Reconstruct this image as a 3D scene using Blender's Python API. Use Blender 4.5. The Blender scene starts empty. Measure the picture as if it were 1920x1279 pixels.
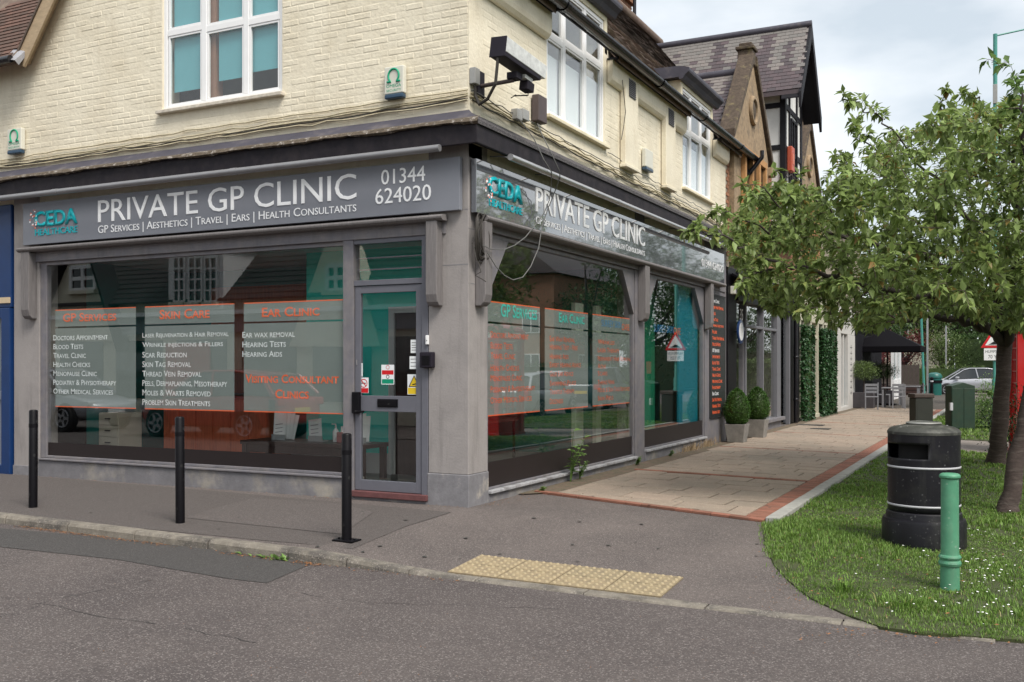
import bpy, bmesh, math, random
import numpy as np
from mathutils import Vector, Matrix

random.seed(7); RNG = np.random.default_rng(7)
S = bpy.context.scene
COL = S.collection
rad = math.radians

# ------------------------------------------------------------------ camera
TH = rad(26.73); F = 1867.0; HY = 688.0
CAM = Vector((5.134, -9.17, 1.48))
FW = Vector((-math.sin(TH), math.cos(TH), 0)); RT = Vector((math.cos(TH), math.sin(TH), 0))
cd = bpy.data.cameras.new('camera'); cam = bpy.data.objects.new('camera', cd); COL.objects.link(cam)
cam.location = CAM; cam.rotation_euler = (rad(90), 0, TH)
cd.sensor_width = 36; cd.lens = 36 * F / 1920; cd.shift_y = (HY - 639.5) / 1920
cd.clip_start = 0.1; cd.clip_end = 2000
S.camera = cam
# ------------------------------------------------------------------ light
SUN_AZ = rad(122); SUN_EL = rad(52)          # compass style: azimuth from +Y towards +X
S.view_settings.view_transform = 'Standard'; S.view_settings.look = 'None'
S.view_settings.exposure = 1.7; S.view_settings.gamma = 1.0; S.view_settings.use_curve_mapping = False
W = bpy.data.worlds.new('World'); S.world = W; W.use_nodes = True
nt = W.node_tree; nt.nodes.clear()
def wn(t, **k):
    n = nt.nodes.new(t)
    for a, b in k.items(): setattr(n, a, b)
    return n
out = wn('ShaderNodeOutputWorld'); bg = wn('ShaderNodeBackground'); bg.inputs['Strength'].default_value = 0.1
sky = wn('ShaderNodeTexSky', sky_type='NISHITA', sun_disc=False, sun_elevation=SUN_EL, sun_rotation=SUN_AZ, air_density=1.0, dust_density=2.0)
tc = wn('ShaderNodeTexCoord'); mp = wn('ShaderNodeMapping'); mp.inputs['Scale'].default_value = (1.0, 1.0, 2.6)
mp.inputs['Location'].default_value = (0.35, 0.2, 0.1)
n1 = wn('ShaderNodeTexNoise'); n1.inputs['Scale'].default_value = 2.3; n1.inputs['Detail'].default_value = 6; n1.inputs['Roughness'].default_value = 0.5
cr = wn('ShaderNodeValToRGB'); e = cr.color_ramp.elements
e[0].position = 0.38; e[0].color = (2.1, 2.32, 2.48, 1); e[1].position = 0.55; e[1].color = (3.45, 3.5, 3.52, 1)
mx = wn('ShaderNodeMix', data_type='RGBA'); mx.inputs[0].default_value = 0.90
L_ = nt.links.new
L_(tc.outputs['Generated'], mp.inputs['Vector']); L_(mp.outputs[0], n1.inputs['Vector']); L_(n1.outputs['Fac'], cr.inputs[0])
L_(sky.outputs[0], mx.inputs[6]); L_(cr.outputs[0], mx.inputs[7]); L_(mx.outputs[2], bg.inputs[0]); L_(bg.outputs[0], out.inputs[0])
sl = bpy.data.lights.new('sun', 'SUN'); sl.energy = 1.3; sl.angle = rad(24); sl.color = (1.0, 0.95, 0.88)
so = bpy.data.objects.new('sun', sl); COL.objects.link(so)
sdir = Vector((math.sin(SUN_AZ)*math.cos(SUN_EL), math.cos(SUN_AZ)*math.cos(SUN_EL), math.sin(SUN_EL)))
so.rotation_euler = (-sdir).to_track_quat('-Z', 'Y').to_euler(); so.location = (8, -12, 20)
S.cycles.use_denoising = True
S.cycles.max_bounces = 10; S.cycles.transparent_max_bounces = 24; S.cycles.glossy_bounces = 5
S.cycles.caustics_reflective = False; S.cycles.caustics_refractive = False

# ------------------------------------------------------------------ pixels (1920 wide) to places
def ray(px, py): return FW + RT*((px-960)/F) + Vector((0, 0, (HY-py)/F))
def PL(px, py, yo=0.0):                      # on a plane parallel to the side-street facade
    d = ray(px, py); return CAM + d*((yo-CAM.y)/d.y)
def PR(px, py, xo=0.0):                      # on a plane parallel to the main-street facade
    d = ray(px, py); return CAM + d*((xo-CAM.x)/d.x)
def PD(px, py, depth): return CAM + ray(px, py)*depth
def LX(px, yo=0.0): return PL(px, HY, yo).x
def RY(px, xo=0.0): return PR(px, HY, xo).y
def interp(x, xs, ys):
    return float(np.interp(x, xs, ys))
def z_kerb(x): return interp(x, [-30, -4.2, -0.2, 1.1, 3, 9], [0.05, -0.05, -0.10, -0.185, -0.20, -0.22])
def z_road(x): return interp(x, [-30, -4.2, -0.15, 1.1, 3, 9], [-0.03, -0.13, -0.185, -0.195, -0.21, -0.23])
KY = -2.25
def z_pave(x, y):
    z0 = -0.02*min(max(x, 0), 6)
    if y >= 0: return z0
    t = min(-y/-KY, 1.0)
    return z0*(1-t) + z_kerb(x)*t
def PG(px, py, dz=0.0):                      # on the pavement / grass
    d = ray(px, py); z = -0.05
    for _ in range(12):
        p = CAM + d*((z-CAM.z)/d.z); z = z_pave(p.x, p.y) + dz
    return p
def PRD(px, py):                             # on the road
    d = ray(px, py); z = -0.19
    for _ in range(8):
        p = CAM + d*((z-CAM.z)/d.z); z = z_road(p.x)
    return p

# ------------------------------------------------------------------ materials
MATS = {}
def nm(name):
    m = bpy.data.materials.new(name); m.use_nodes = True
    return m, m.node_tree, m.node_tree.nodes['Principled BSDF']
def mat(name, col, rough=0.6, metal=0.0, var=0.0, vscale=6.0, bump=0.0, bscale=60.0, spec=0.5, col2=None, cscale=3.0, crange=(0.4, 0.65), island=0.0, objrand=0.0, stretch=None, speck=None, alpha_tr=0.0, coat=0.0, streak=None):
    """procedural material: base colour, blotchy second colour, fine variation, bump"""
    if name in MATS: return MATS[name]
    m, t, b = nm(name); MATS[name] = m
    N = t.nodes.new; K = t.links.new
    b.inputs['Roughness'].default_value = rough; b.inputs['Metallic'].default_value = metal
    b.inputs['Specular IOR Level'].default_value = spec; b.inputs['Coat Weight'].default_value = coat
    c = N('ShaderNodeRGB'); c.outputs[0].default_value = (*col, 1); cur = c.outputs[0]
    co = N('ShaderNodeTexCoord'); vec = co.outputs['Object']
    if stretch:
        mpn = N('ShaderNodeMapping'); mpn.inputs['Scale'].default_value = stretch; K(vec, mpn.inputs[0]); vec = mpn.outputs[0]
    def noise(sc, det=5, ro=0.6):
        n = N('ShaderNodeTexNoise'); n.inputs['Scale'].default_value = sc; n.inputs['Detail'].default_value = det; n.inputs['Roughness'].default_value = ro
        K(vec, n.inputs['Vector']); return n.outputs['Fac']
    def mixc(fac, a, bb, mode='MIX'):
        x = N('ShaderNodeMix'); x.data_type = 'RGBA'; x.blend_type = mode
        if isinstance(fac, float): x.inputs[0].default_value = fac
        else: K(fac, x.inputs[0])
        for i, v in ((6, a), (7, bb)):
            if isinstance(v, tuple): x.inputs[i].default_value = (*v, 1)
            else: K(v, x.inputs[i])
        return x.outputs[2]
    def ramp(f, p0, p1, lo=0.0, hi=1.0):
        r = N('ShaderNodeMapRange'); r.inputs[1].default_value = p0; r.inputs[2].default_value = p1; r.inputs[3].default_value = lo; r.inputs[4].default_value = hi
        K(f, r.inputs[0]); return r.outputs[0]
    if col2: cur = mixc(ramp(noise(cscale, 8, 0.65), *crange), cur, col2)
    if speck:                                # (colour, scale, threshold)
        v = N('ShaderNodeTexVoronoi'); v.inputs['Scale'].default_value = speck[1]; K(vec, v.inputs['Vector'])
        sp = N('ShaderNodeSeparateColor'); K(v.outputs['Color'], sp.inputs[0])
        cur = mixc(ramp(sp.outputs[0], speck[2], speck[2]+0.08), cur, speck[0])
    if streak:                               # (colour, amount): weather streaks running down
        ms_ = N('ShaderNodeMapping'); ms_.inputs['Scale'].default_value = (5.0, 5.0, 0.55); K(co.outputs['Object'], ms_.inputs[0])
        ns = N('ShaderNodeTexNoise'); ns.inputs['Scale'].default_value = 1.6; ns.inputs['Detail'].default_value = 7; ns.inputs['Roughness'].default_value = 0.7; K(ms_.outputs[0], ns.inputs['Vector'])
        cur = mixc(ramp(ns.outputs['Fac'], 0.52, 0.78, 0.0, streak[1]), cur, streak[0])
    if var:
        f = ramp(noise(vscale, 6, 0.7), 0.3, 0.7, 1-var, 1+var)
        cm = N('ShaderNodeCombineColor'); [K(f, cm.inputs[i]) for i in range(3)]
        cur = mixc(1.0, cur, cm.outputs[0], 'MULTIPLY')
    if island or objrand:
        g = N('ShaderNodeNewGeometry') if island else N('ShaderNodeObjectInfo')
        s_ = g.outputs['Random Per Island'] if island else g.outputs['Random']
        a = island or objrand
        f = ramp(s_, 0, 1, 1-a, 1+a)
        cm = N('ShaderNodeCombineColor'); K(f, cm.inputs[0]); K(ramp(s_, 0, 1, 1-a*0.75, 1+a*0.75), cm.inputs[1]); K(ramp(s_, 0, 1, 1-a*0.9, 1+a*0.5), cm.inputs[2])
        cur = mixc(1.0, cur, cm.outputs[0], 'MULTIPLY')
    K(cur, b.inputs['Base Color'])
    if bump:
        bn = N('ShaderNodeBump'); bn.inputs['Strength'].default_value = bump; bn.inputs['Distance'].default_value = 0.01
        K(noise(bscale, 4, 0.6), bn.inputs['Height']); K(bn.outputs[0], b.inputs['Normal'])
    if alpha_tr:
        tr = N('ShaderNodeBsdfTransparent'); ms = N('ShaderNodeMixShader'); ms.inputs[0].default_value = alpha_tr
        K(b.outputs[0], ms.inputs[1]); K(tr.outputs[0], ms.inputs[2]); K(ms.outputs[0], t.nodes['Material Output'].inputs[0])
    return m
def glass(name, tint=(0.97, 0.985, 0.98), ior=1.5, rough=0.0):
    if name in MATS: return MATS[name]
    m, t, b = nm(name); MATS[name] = m; t.nodes.remove(b)
    N = t.nodes.new; K = t.links.new
    tr = N('ShaderNodeBsdfTransparent'); tr.inputs[0].default_value = (*tint, 1)
    gl = N('ShaderNodeBsdfGlossy'); gl.inputs['Roughness'].default_value = rough; gl.inputs[0].default_value = (0.96, 0.98, 1, 1)
    fr = N('ShaderNodeFresnel'); ge = N('ShaderNodeNewGeometry'); mr = N('ShaderNodeMapRange')
    mr.inputs[3].default_value = ior; mr.inputs[4].default_value = 1/ior; K(ge.outputs['Backfacing'], mr.inputs[0]); K(mr.outputs[0], fr.inputs[0])
    ms = N('ShaderNodeMixShader'); K(fr.outputs[0], ms.inputs[0]); K(tr.outputs[0], ms.inputs[1]); K(gl.outputs[0], ms.inputs[2])
    K(ms.outputs[0], t.nodes['Material Output'].inputs[0])
    return m
def leafmat(name, col, var=0.35, trans=0.35, rough=0.45, tint=None):
    if name in MATS: return MATS[name]
    m, t, b = nm(name); MATS[name] = m
    N = t.nodes.new; K = t.links.new
    g = N('ShaderNodeNewGeometry'); r = N('ShaderNodeValToRGB'); e = r.color_ramp.elements
    e[0].color = tuple(c*(1-var) for c in col) + (1,); e[1].color = tuple(min(1, c*(1+var)) for c in col) + (1,)
    if tint:
        x = r.color_ramp.elements.new(tint[1]); x.color = tuple(min(1, c*(1+var)) for c in col) + (1,)
        e = r.color_ramp.elements; e[len(e)-1].color = (*tint[0], 1)
    K(g.outputs['Random Per Island'], r.inputs[0]); K(r.outputs[0], b.inputs['Base Color'])
    b.inputs['Roughness'].default_value = rough; b.inputs['Specular IOR Level'].default_value = 0.35
    tl = N('ShaderNodeBsdfTranslucent'); K(r.outputs[0], tl.inputs[0])
    ms = N('ShaderNodeMixShader'); ms.inputs[0].default_value = trans
    K(b.outputs[0], ms.inputs[1]); K(tl.outputs[0], ms.inputs[2]); K(ms.outputs[0], t.nodes['Material Output'].inputs[0])
    return m

M = {}
M['cream'] = mat('cream_paint', (0.745, 0.682, 0.54), 0.75, var=0.035, vscale=3, bump=0.6, bscale=26, col2=(0.64, 0.57, 0.43), cscale=1.6, crange=(0.45, 0.75), speck=((0.42, 0.36, 0.28), 26, 0.992), streak=((0.52, 0.45, 0.33), 0.45))
M['cream_smooth'] = mat('cream_render', (0.72, 0.65, 0.48), 0.8, var=0.12, vscale=4, bump=0.3, bscale=30)
M['upvc'] = mat('white_frame', (0.80, 0.80, 0.80), 0.35, var=0.03)
M['sill_old'] = mat('weathered_sill', (0.55, 0.50, 0.42), 0.8, var=0.25, vscale=14, bump=0.4)
M['greyframe'] = mat('grey_shop_frame', (0.158, 0.152, 0.170), 0.55, streak=((0.10, 0.095, 0.10), 0.7), var=0.10, vscale=9, bump=0.08, bscale=25, col2=(0.20, 0.185, 0.185), cscale=5)
M['doorframe'] = mat('grey_door_frame', (0.125, 0.127, 0.15), 0.42, var=0.06, vscale=8)
M['pier'] = mat('painted_pier', (0.295, 0.272, 0.262), 0.75, var=0.08, vscale=2.5, bump=0.25, bscale=40, col2=(0.22, 0.205, 0.20), cscale=2.2, crange=(0.48, 0.8), streak=((0.17, 0.155, 0.15), 0.8))
M['plinth'] = mat('grey_plinth', (0.19, 0.185, 0.195), 0.75, var=0.2, vscale=7, bump=0.3, bscale=40, col2=(0.33, 0.30, 0.26), cscale=3.5, crange=(0.55, 0.7))
M['riser'] = mat('concrete_riser', (0.17, 0.165, 0.175), 0.8, var=0.2, vscale=5, bump=0.35, bscale=50, col2=(0.30, 0.275, 0.235), cscale=1.3, crange=(0.5, 0.66))
M['bracket'] = mat('weathered_console', (0.165, 0.152, 0.15), 0.7, var=0.22, vscale=5, stretch=(9, 9, 0.8), bump=0.2)
M['cornice'] = mat('dark_cornice', (0.014, 0.0115, 0.016), 0.65, spec=0.25, var=0.3, vscale=8, bump=0.15, bscale=20, col2=(0.026, 0.021, 0.024), cscale=6)
M['lead'] = mat('lead_flashing', (0.055, 0.052, 0.07), 0.6, var=0.25, vscale=3, bump=0.25, bscale=15, col2=(0.12, 0.105, 0.10), cscale=3, crange=(0.55, 0.75))
M['lichen'] = mat('peeling_edge', (0.085, 0.065, 0.045), 0.85, var=0.4, vscale=30, bump=0.8, bscale=60, col2=(0.34, 0.31, 0.28), cscale=14, crange=(0.54, 0.64))
M['felt'] = mat('roof_felt', (0.055, 0.05, 0.055), 0.9, var=0.3, vscale=60, bump=0.6, bscale=120, speck=((0.2, 0.19, 0.18), 160, 0.85))
M['signgrey'] = mat('sign_panel_grey', (0.20, 0.21, 0.24), 0.3, var=0.03, spec=0.55)
M['signgloss'] = mat('sign_panel_gloss', (0.135, 0.142, 0.16), 0.07, var=0.03, spec=0.9, coat=1.0)
MATS['sign_panel_gloss'].node_tree.nodes['Principled BSDF'].inputs['Coat IOR'].default_value = 2.3
M['white'] = mat('white_lettering', (0.92, 0.93, 0.94), 0.45, var=0.03)
M['teal_letter'] = mat('teal_lettering', (0.0, 0.42, 0.48), 0.35, var=0.05)
M['orange_letter'] = mat('orange_lettering', (0.98, 0.16, 0.05), 0.5, var=0.05)
M['cyan_letter'] = mat('cyan_lettering', (0.08, 0.68, 0.58), 0.5, var=0.05)
M['blue_letter'] = mat('blue_lettering', (0.02, 0.25, 0.55), 0.5, var=0.05)
M['tube'] = mat('grey_pipe', (0.24, 0.24, 0.25), 0.35, metal=0.3, var=0.08, vscale=6)
M['tube_bright'] = mat('aluminium_pipe', (0.46, 0.46, 0.47), 0.3, metal=0.7, var=0.08, vscale=6)
M['black'] = mat('black_metal', (0.0035, 0.003, 0.0045), 0.45, spec=0.2, var=0.3, vscale=10, bump=0.05, bscale=30, speck=((0.10, 0.10, 0.095), 45, 0.985))
M['blackplastic'] = mat('black_plastic', (0.016, 0.0155, 0.019), 0.4, var=0.2, vscale=10, bump=0.05, bscale=60, speck=((0.10, 0.10, 0.10), 220, 0.965))
M['bin_black'] = mat('bin_black', (0.006, 0.0055, 0.0085), 0.45, spec=0.35, streak=((0.03, 0.03, 0.027), 0.8), var=0.25, vscale=5, bump=0.06, bscale=80, col2=(0.022, 0.022, 0.02), cscale=4, crange=(0.55, 0.8), speck=((0.22, 0.22, 0.22), 90, 0.975))
M['bin_top'] = mat('bin_lid_grimy', (0.035, 0.036, 0.03), 0.6, var=0.35, vscale=14, bump=0.2, bscale=60, col2=(0.10, 0.10, 0.085), cscale=9, crange=(0.5, 0.7))
M['gutter'] = mat('black_gutter', (0.007, 0.0065, 0.009), 0.22, var=0.2, vscale=5)
M['band_grey'] = mat('light_band', (0.45, 0.45, 0.47), 0.4, var=0.1)
M['green_paint'] = mat('green_post_paint', (0.075, 0.25, 0.145), 0.5, streak=((0.13, 0.22, 0.15), 0.8), var=0.14, vscale=7, bump=0.12, bscale=30, col2=(0.12, 0.27, 0.17), cscale=5, crange=(0.55, 0.75), speck=((0.35, 0.42, 0.36), 70, 0.975))
M['green_dark'] = mat('green_cabinet_paint', (0.009, 0.032, 0.018), 0.55, var=0.2, vscale=6, col2=(0.018, 0.036, 0.018), cscale=5)
M['teal_pole'] = mat('teal_pole_paint', (0.05, 0.24, 0.20), 0.45, var=0.12)
M['asphalt'] = mat('road_asphalt', (0.068, 0.056, 0.054), 0.9, var=0.42, vscale=55, bump=1.0, bscale=110, col2=(0.104, 0.087, 0.081), cscale=0.6, crange=(0.36, 0.66), speck=((0.19, 0.168, 0.158), 120, 0.84))
M['asphalt_patch'] = mat('dark_asphalt_patch', (0.054, 0.050, 0.048), 0.9, var=0.4, vscale=55, bump=0.9, bscale=150, speck=((0.10, 0.094, 0.09), 170, 0.84))
M['pavement'] = mat('pavement_asphalt', (0.092, 0.077, 0.072), 0.9, var=0.36, vscale=60, bump=0.9, bscale=130, col2=(0.130, 0.108, 0.099), cscale=0.9, crange=(0.36, 0.66), speck=((0.20, 0.175, 0.16), 130, 0.84))
M['pavement_dark'] = mat('pavement_asphalt_strip', (0.084, 0.071, 0.066), 0.9, var=0.36, vscale=60, bump=0.8, bscale=160, speck=((0.125, 0.112, 0.104), 180, 0.82))
M['kerb'] = mat('kerb_concrete', (0.185, 0.165, 0.135), 0.9, var=0.3, vscale=8, bump=0.7, bscale=60, col2=(0.095, 0.085, 0.075), cscale=3.5, crange=(0.48, 0.62), speck=((0.235, 0.21, 0.18), 110, 0.86))
M['kerb_pale'] = mat('pale_edging', (0.32, 0.315, 0.29), 0.85, var=0.2, vscale=8, bump=0.5, bscale=60)
M['slab'] = mat('paving_slab', (0.270, 0.215, 0.170), 0.9, var=0.10, vscale=5, bump=0.5, bscale=90, objrand=0.09, speck=((0.36, 0.30, 0.23), 80, 0.88))
M['redbrick'] = mat('red_block_paving', (0.235, 0.10, 0.068), 0.9, var=0.2, vscale=9, bump=0.5, bscale=80, objrand=0.2)
M['sand'] = mat('joint_sand', (0.06, 0.05, 0.04), 0.95, var=0.3, vscale=20, bump=0.5)
M['tactile'] = mat('buff_tactile', (0.285, 0.225, 0.135), 0.9, var=0.2, vscale=14, bump=0.5, bscale=80, col2=(0.19, 0.15, 0.10), cscale=9, crange=(0.40, 0.70), objrand=0.08)
M['dirt'] = mat('brown_dirt', (0.15, 0.105, 0.075), 0.95, var=0.3, vscale=14, bump=0.7, bscale=60, col2=(0.09, 0.085, 0.05), cscale=5)
M['path'] = mat('pale_path', (0.19, 0.165, 0.145), 0.9, var=0.15, vscale=3, bump=0.5, bscale=100)
M['tactile_stud'] = mat('buff_tactile_stud', (0.345, 0.28, 0.175), 0.85, var=0.15, vscale=20, bump=0.3)
M['soil'] = mat('soil', (0.045, 0.055, 0.018), 0.95, var=0.35, vscale=9, bump=0.8, bscale=30)
M['debris'] = mat('dry_debris', (0.20, 0.095, 0.045), 0.95, island=0.5)
M['roof_tile'] = mat('brown_roof_tile', (0.125, 0.088, 0.072), 0.85, var=0.25, vscale=6, bump=0.3, bscale=30, island=0.3, col2=(0.16, 0.125, 0.095), cscale=1.5, crange=(0.5, 0.66))
M['slate'] = mat('purple_slate', (0.075, 0.056, 0.064), 0.55, var=0.15, vscale=6, objrand=0.22, bump=0.15, bscale=25)
M['slate_stuff'] = mat('purple_slate_rest', (0.075, 0.056, 0.064), 0.55, var=0.15, vscale=6, island=0.22, bump=0.15, bscale=25)
M['slate_pale'] = mat('lichened_slate', (0.165, 0.15, 0.145), 0.7, var=0.2, vscale=8, objrand=0.15, bump=0.15, bscale=25)
M['stone'] = mat('ochre_stone', (0.29, 0.21, 0.13), 0.9, var=0.35, vscale=9, bump=0.5, bscale=30, col2=(0.17, 0.13, 0.09), cscale=3, crange=(0.5, 0.7))
M['mossy'] = mat('mossy_coping', (0.075, 0.055, 0.04), 0.95, var=0.45, vscale=12, bump=0.9, bscale=25, col2=(0.17, 0.14, 0.07), cscale=5, crange=(0.55, 0.7))
M['brick'] = mat('brown_brick', (0.25, 0.12, 0.07), 0.9, var=0.3, vscale=12, bump=0.6, bscale=30, island=0.25)
M['mortar'] = mat('mortar', (0.26, 0.22, 0.17), 0.9, var=0.2, vscale=12)
M['timber'] = mat('black_timber', (0.008, 0.0075, 0.011), 0.65, spec=0.25, var=0.3, vscale=8)
M['whitewash'] = mat('white_infill', (0.66, 0.66, 0.64), 0.85, var=0.08, vscale=3, bump=0.2)
M['teal_wall_lit'] = mat('teal_wall_lit', (0.012, 0.74, 0.62), 0.7, var=0.05, vscale=2)  # wall paint brightened in its colour to stand for the room lighting
M['teal_dim'] = mat('teal_wall_dim', (0.0, 0.17, 0.155), 0.7, var=0.05, vscale=2)  # same teal paint, dimness of the deeper walls put into the colour
M['teal_board'] = mat('teal_board', (0.0, 0.215, 0.30), 0.35, var=0.05, vscale=2)
M['blind'] = mat('teal_blind', (0.14, 0.42, 0.47), 0.8, var=0.04, vscale=2)
M['floor_in'] = mat('interior_floor', (0.12, 0.115, 0.11), 0.5, var=0.15)
M['ceil_in'] = mat('interior_ceiling', (0.68, 0.69, 0.68), 0.8, var=0.04)
M['wood_dark'] = mat('dark_wood', (0.045, 0.022, 0.018), 0.4, var=0.25, stretch=(6, 6, 0.7))
M['wood_red'] = mat('red_wood', (0.50, 0.12, 0.055), 0.5, var=0.25, stretch=(8, 8, 0.6))
M['beige'] = mat('beige_metal', (0.50, 0.46, 0.38), 0.5, var=0.05)
M['paper'] = mat('white_paper', (0.75, 0.77, 0.78), 0.7, var=0.03)
M['frost'] = mat('frosted_vinyl', (0.265, 0.30, 0.285), 0.6, var=0.03, alpha_tr=0.16)
M['band_dark'] = mat('dark_vinyl_band', (0.012, 0.007, 0.007), 0.5, var=0.1)
M['blue_paint'] = mat('navy_blue_paint', (0.006, 0.032, 0.12), 0.35, var=0.1, vscale=5)
M['grey_glaze'] = mat('grey_panel', (0.22, 0.23, 0.26), 0.4, var=0.05)
M['wood_cream'] = mat('pale_wood_strip', (0.55, 0.43, 0.28), 0.6, var=0.1)
M['glass'] = glass('window_glass', ior=1.66)
M['glass_up'] = glass('upper_window_glass', ior=1.5)
M['glass_dark'] = mat('dark_glazing', (0.012, 0.015, 0.016), 0.03, spec=0.8, var=0.02)
M['lamp_glass'] = mat('car_lamp_clear', (0.55, 0.56, 0.58), 0.12, var=0.03, coat=1)
M['cable'] = mat('dark_cable', (0.035, 0.030, 0.025), 0.7, var=0.3)
M['cable_cream'] = mat('painted_cable', (0.42, 0.37, 0.25), 0.75, var=0.3, vscale=15)
M['cable_grey'] = mat('grey_cable', (0.13, 0.13, 0.125), 0.6, var=0.1)
M['alarm_white'] = mat('alarm_box_white', (0.62, 0.61, 0.53), 0.5, var=0.05)
M['alarm_blue'] = mat('alarm_box_blue', (0.02, 0.055, 0.10), 0.3, var=0.1)
M['green_print'] = mat('green_print', (0.0, 0.32, 0.17), 0.5, var=0.05)
M['cctv_dark'] = mat('cctv_dark', (0.014, 0.011, 0.018), 0.65, spec=0.25, var=0.2)
M['cctv_side'] = mat('cctv_grey', (0.55, 0.56, 0.54), 0.45, metal=0.1, var=0.25, vscale=12)
M['box_grey'] = mat('junction_grey', (0.30, 0.30, 0.29), 0.6, var=0.1)
M['box_brown'] = mat('junction_brown', (0.075, 0.055, 0.055), 0.6, var=0.15)
M['bark'] = mat('cherry_bark', (0.070, 0.050, 0.043), 0.9, var=0.4, vscale=10, stretch=(1, 1, 6), bump=1.0, bscale=22, col2=(0.13, 0.105, 0.09), cscale=4, crange=(0.5, 0.68))
M['bark_dark'] = mat('branch_bark', (0.045, 0.034, 0.032), 0.9, var=0.3, vscale=8)
M['twig'] = mat('twig_bark', (0.085, 0.058, 0.055), 0.8, var=0.2)
M['leaf'] = leafmat('cherry_leaf', (0.228, 0.305, 0.098), 0.48, 0.46, tint=((0.26, 0.15, 0.045), 0.93))
M['leaf2'] = leafmat('cherry_leaf_near', (0.15, 0.24, 0.075), 0.45, 0.45)
M['leaf_bg'] = leafmat('tree_leaf', (0.055, 0.105, 0.028), 0.4, 0.25)
M['leaf_bg2'] = leafmat('tree_leaf_light', (0.10, 0.15, 0.04), 0.4, 0.25)
M['leaf_red'] = leafmat('tree_leaf_copper', (0.13, 0.03, 0.03), 0.4, 0.2)
M['leaf_box'] = leafmat('box_leaf', (0.050, 0.120, 0.018), 0.45, 0.15)
M['leaf_ivy'] = leafmat('ivy_leaf', (0.022, 0.066, 0.020), 0.5, 0.15)
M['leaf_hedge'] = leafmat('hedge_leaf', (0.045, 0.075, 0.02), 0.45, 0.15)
M['leaf_weed'] = leafmat('weed_leaf', (0.16, 0.27, 0.07), 0.35, 0.35)
M['dry'] = leafmat('dry_stalk', (0.38, 0.28, 0.17), 0.35, 0.2)
M['grass'] = leafmat('grass_blade', (0.152, 0.256, 0.050), 0.5, 0.34, rough=0.5, tint=((0.34, 0.29, 0.13), 0.93))
M['petal'] = mat('daisy_petal', (0.80, 0.80, 0.78), 0.7, var=0.05)
M['red_paint'] = mat('red_kiosk_paint', (0.50, 0.012, 0.012), 0.3, var=0.08, coat=0.3)
M['sign_red'] = mat('sign_red', (0.58, 0.012, 0.018), 0.35, var=0.05)
M['sign_white'] = mat('sign_white', (0.80, 0.80, 0.80), 0.4, var=0.04)
M['sign_black'] = mat('sign_black', (0.01, 0.01, 0.01), 0.4, var=0.05)
M['sign_yellow'] = mat('sign_yellow', (0.75, 0.52, 0.02), 0.4, var=0.04)
M['sign_green'] = mat('sign_green', (0.0, 0.25, 0.14), 0.4, var=0.04)
M['concrete_pot'] = mat('concrete_pot', (0.22, 0.205, 0.185), 0.9, var=0.22, vscale=9, bump=0.4, bscale=50)
M['grey_wood'] = mat('grey_painted_wood', (0.20, 0.20, 0.215), 0.7, var=0.15, stretch=(8, 8, 1))
M['cream_frame'] = mat('cream_shop_frame', (0.48, 0.45, 0.35), 0.5, var=0.06)
M['pale_frame'] = mat('pale_shop_frame', (0.55, 0.53, 0.50), 0.5, var=0.06)
M['canopy'] = mat('black_canopy', (0.004, 0.0035, 0.005), 0.85, spec=0.1, var=0.2)
M['brown_bin'] = mat('brown_bin', (0.055, 0.04, 0.033), 0.7, var=0.2, bump=0.2)
M['bin_olive'] = mat('olive_bin', (0.018, 0.020, 0.014), 0.6, var=0.2)
M['tyre'] = mat('tyre_rubber', (0.012, 0.012, 0.013), 0.75, var=0.15)
M['rim'] = mat('alloy_rim', (0.42, 0.42, 0.44), 0.3, metal=0.8, var=0.05)
M['car_red'] = mat('red_car_paint', (0.42, 0.020, 0.012), 0.25, var=0.02, coat=1)
M['car_silver'] = mat('silver_car_paint', (0.38, 0.39, 0.42), 0.3, metal=0.4, var=0.02, coat=1)
M['car_white'] = mat('white_car_paint', (0.72, 0.72, 0.74), 0.25, var=0.02, coat=1)
M['car_dark'] = mat('dark_car_paint', (0.06, 0.075, 0.09), 0.25, metal=0.3, var=0.02, coat=1)
M['tail_red'] = mat('tail_lamp_red', (0.5, 0.01, 0.01), 0.2, var=0.02, coat=1)
M['ground'] = mat('far_ground', (0.06, 0.075, 0.03), 0.95, var=0.3, vscale=0.4)
M['threshold'] = mat('red_threshold', (0.12, 0.045, 0.045), 0.7, var=0.25, vscale=14)
M['opp_cream'] = mat('opposite_render', (0.74, 0.69, 0.55), 0.85, var=0.08)
M['red_roof'] = mat('red_roof', (0.26, 0.085, 0.05), 0.85, var=0.25)

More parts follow.
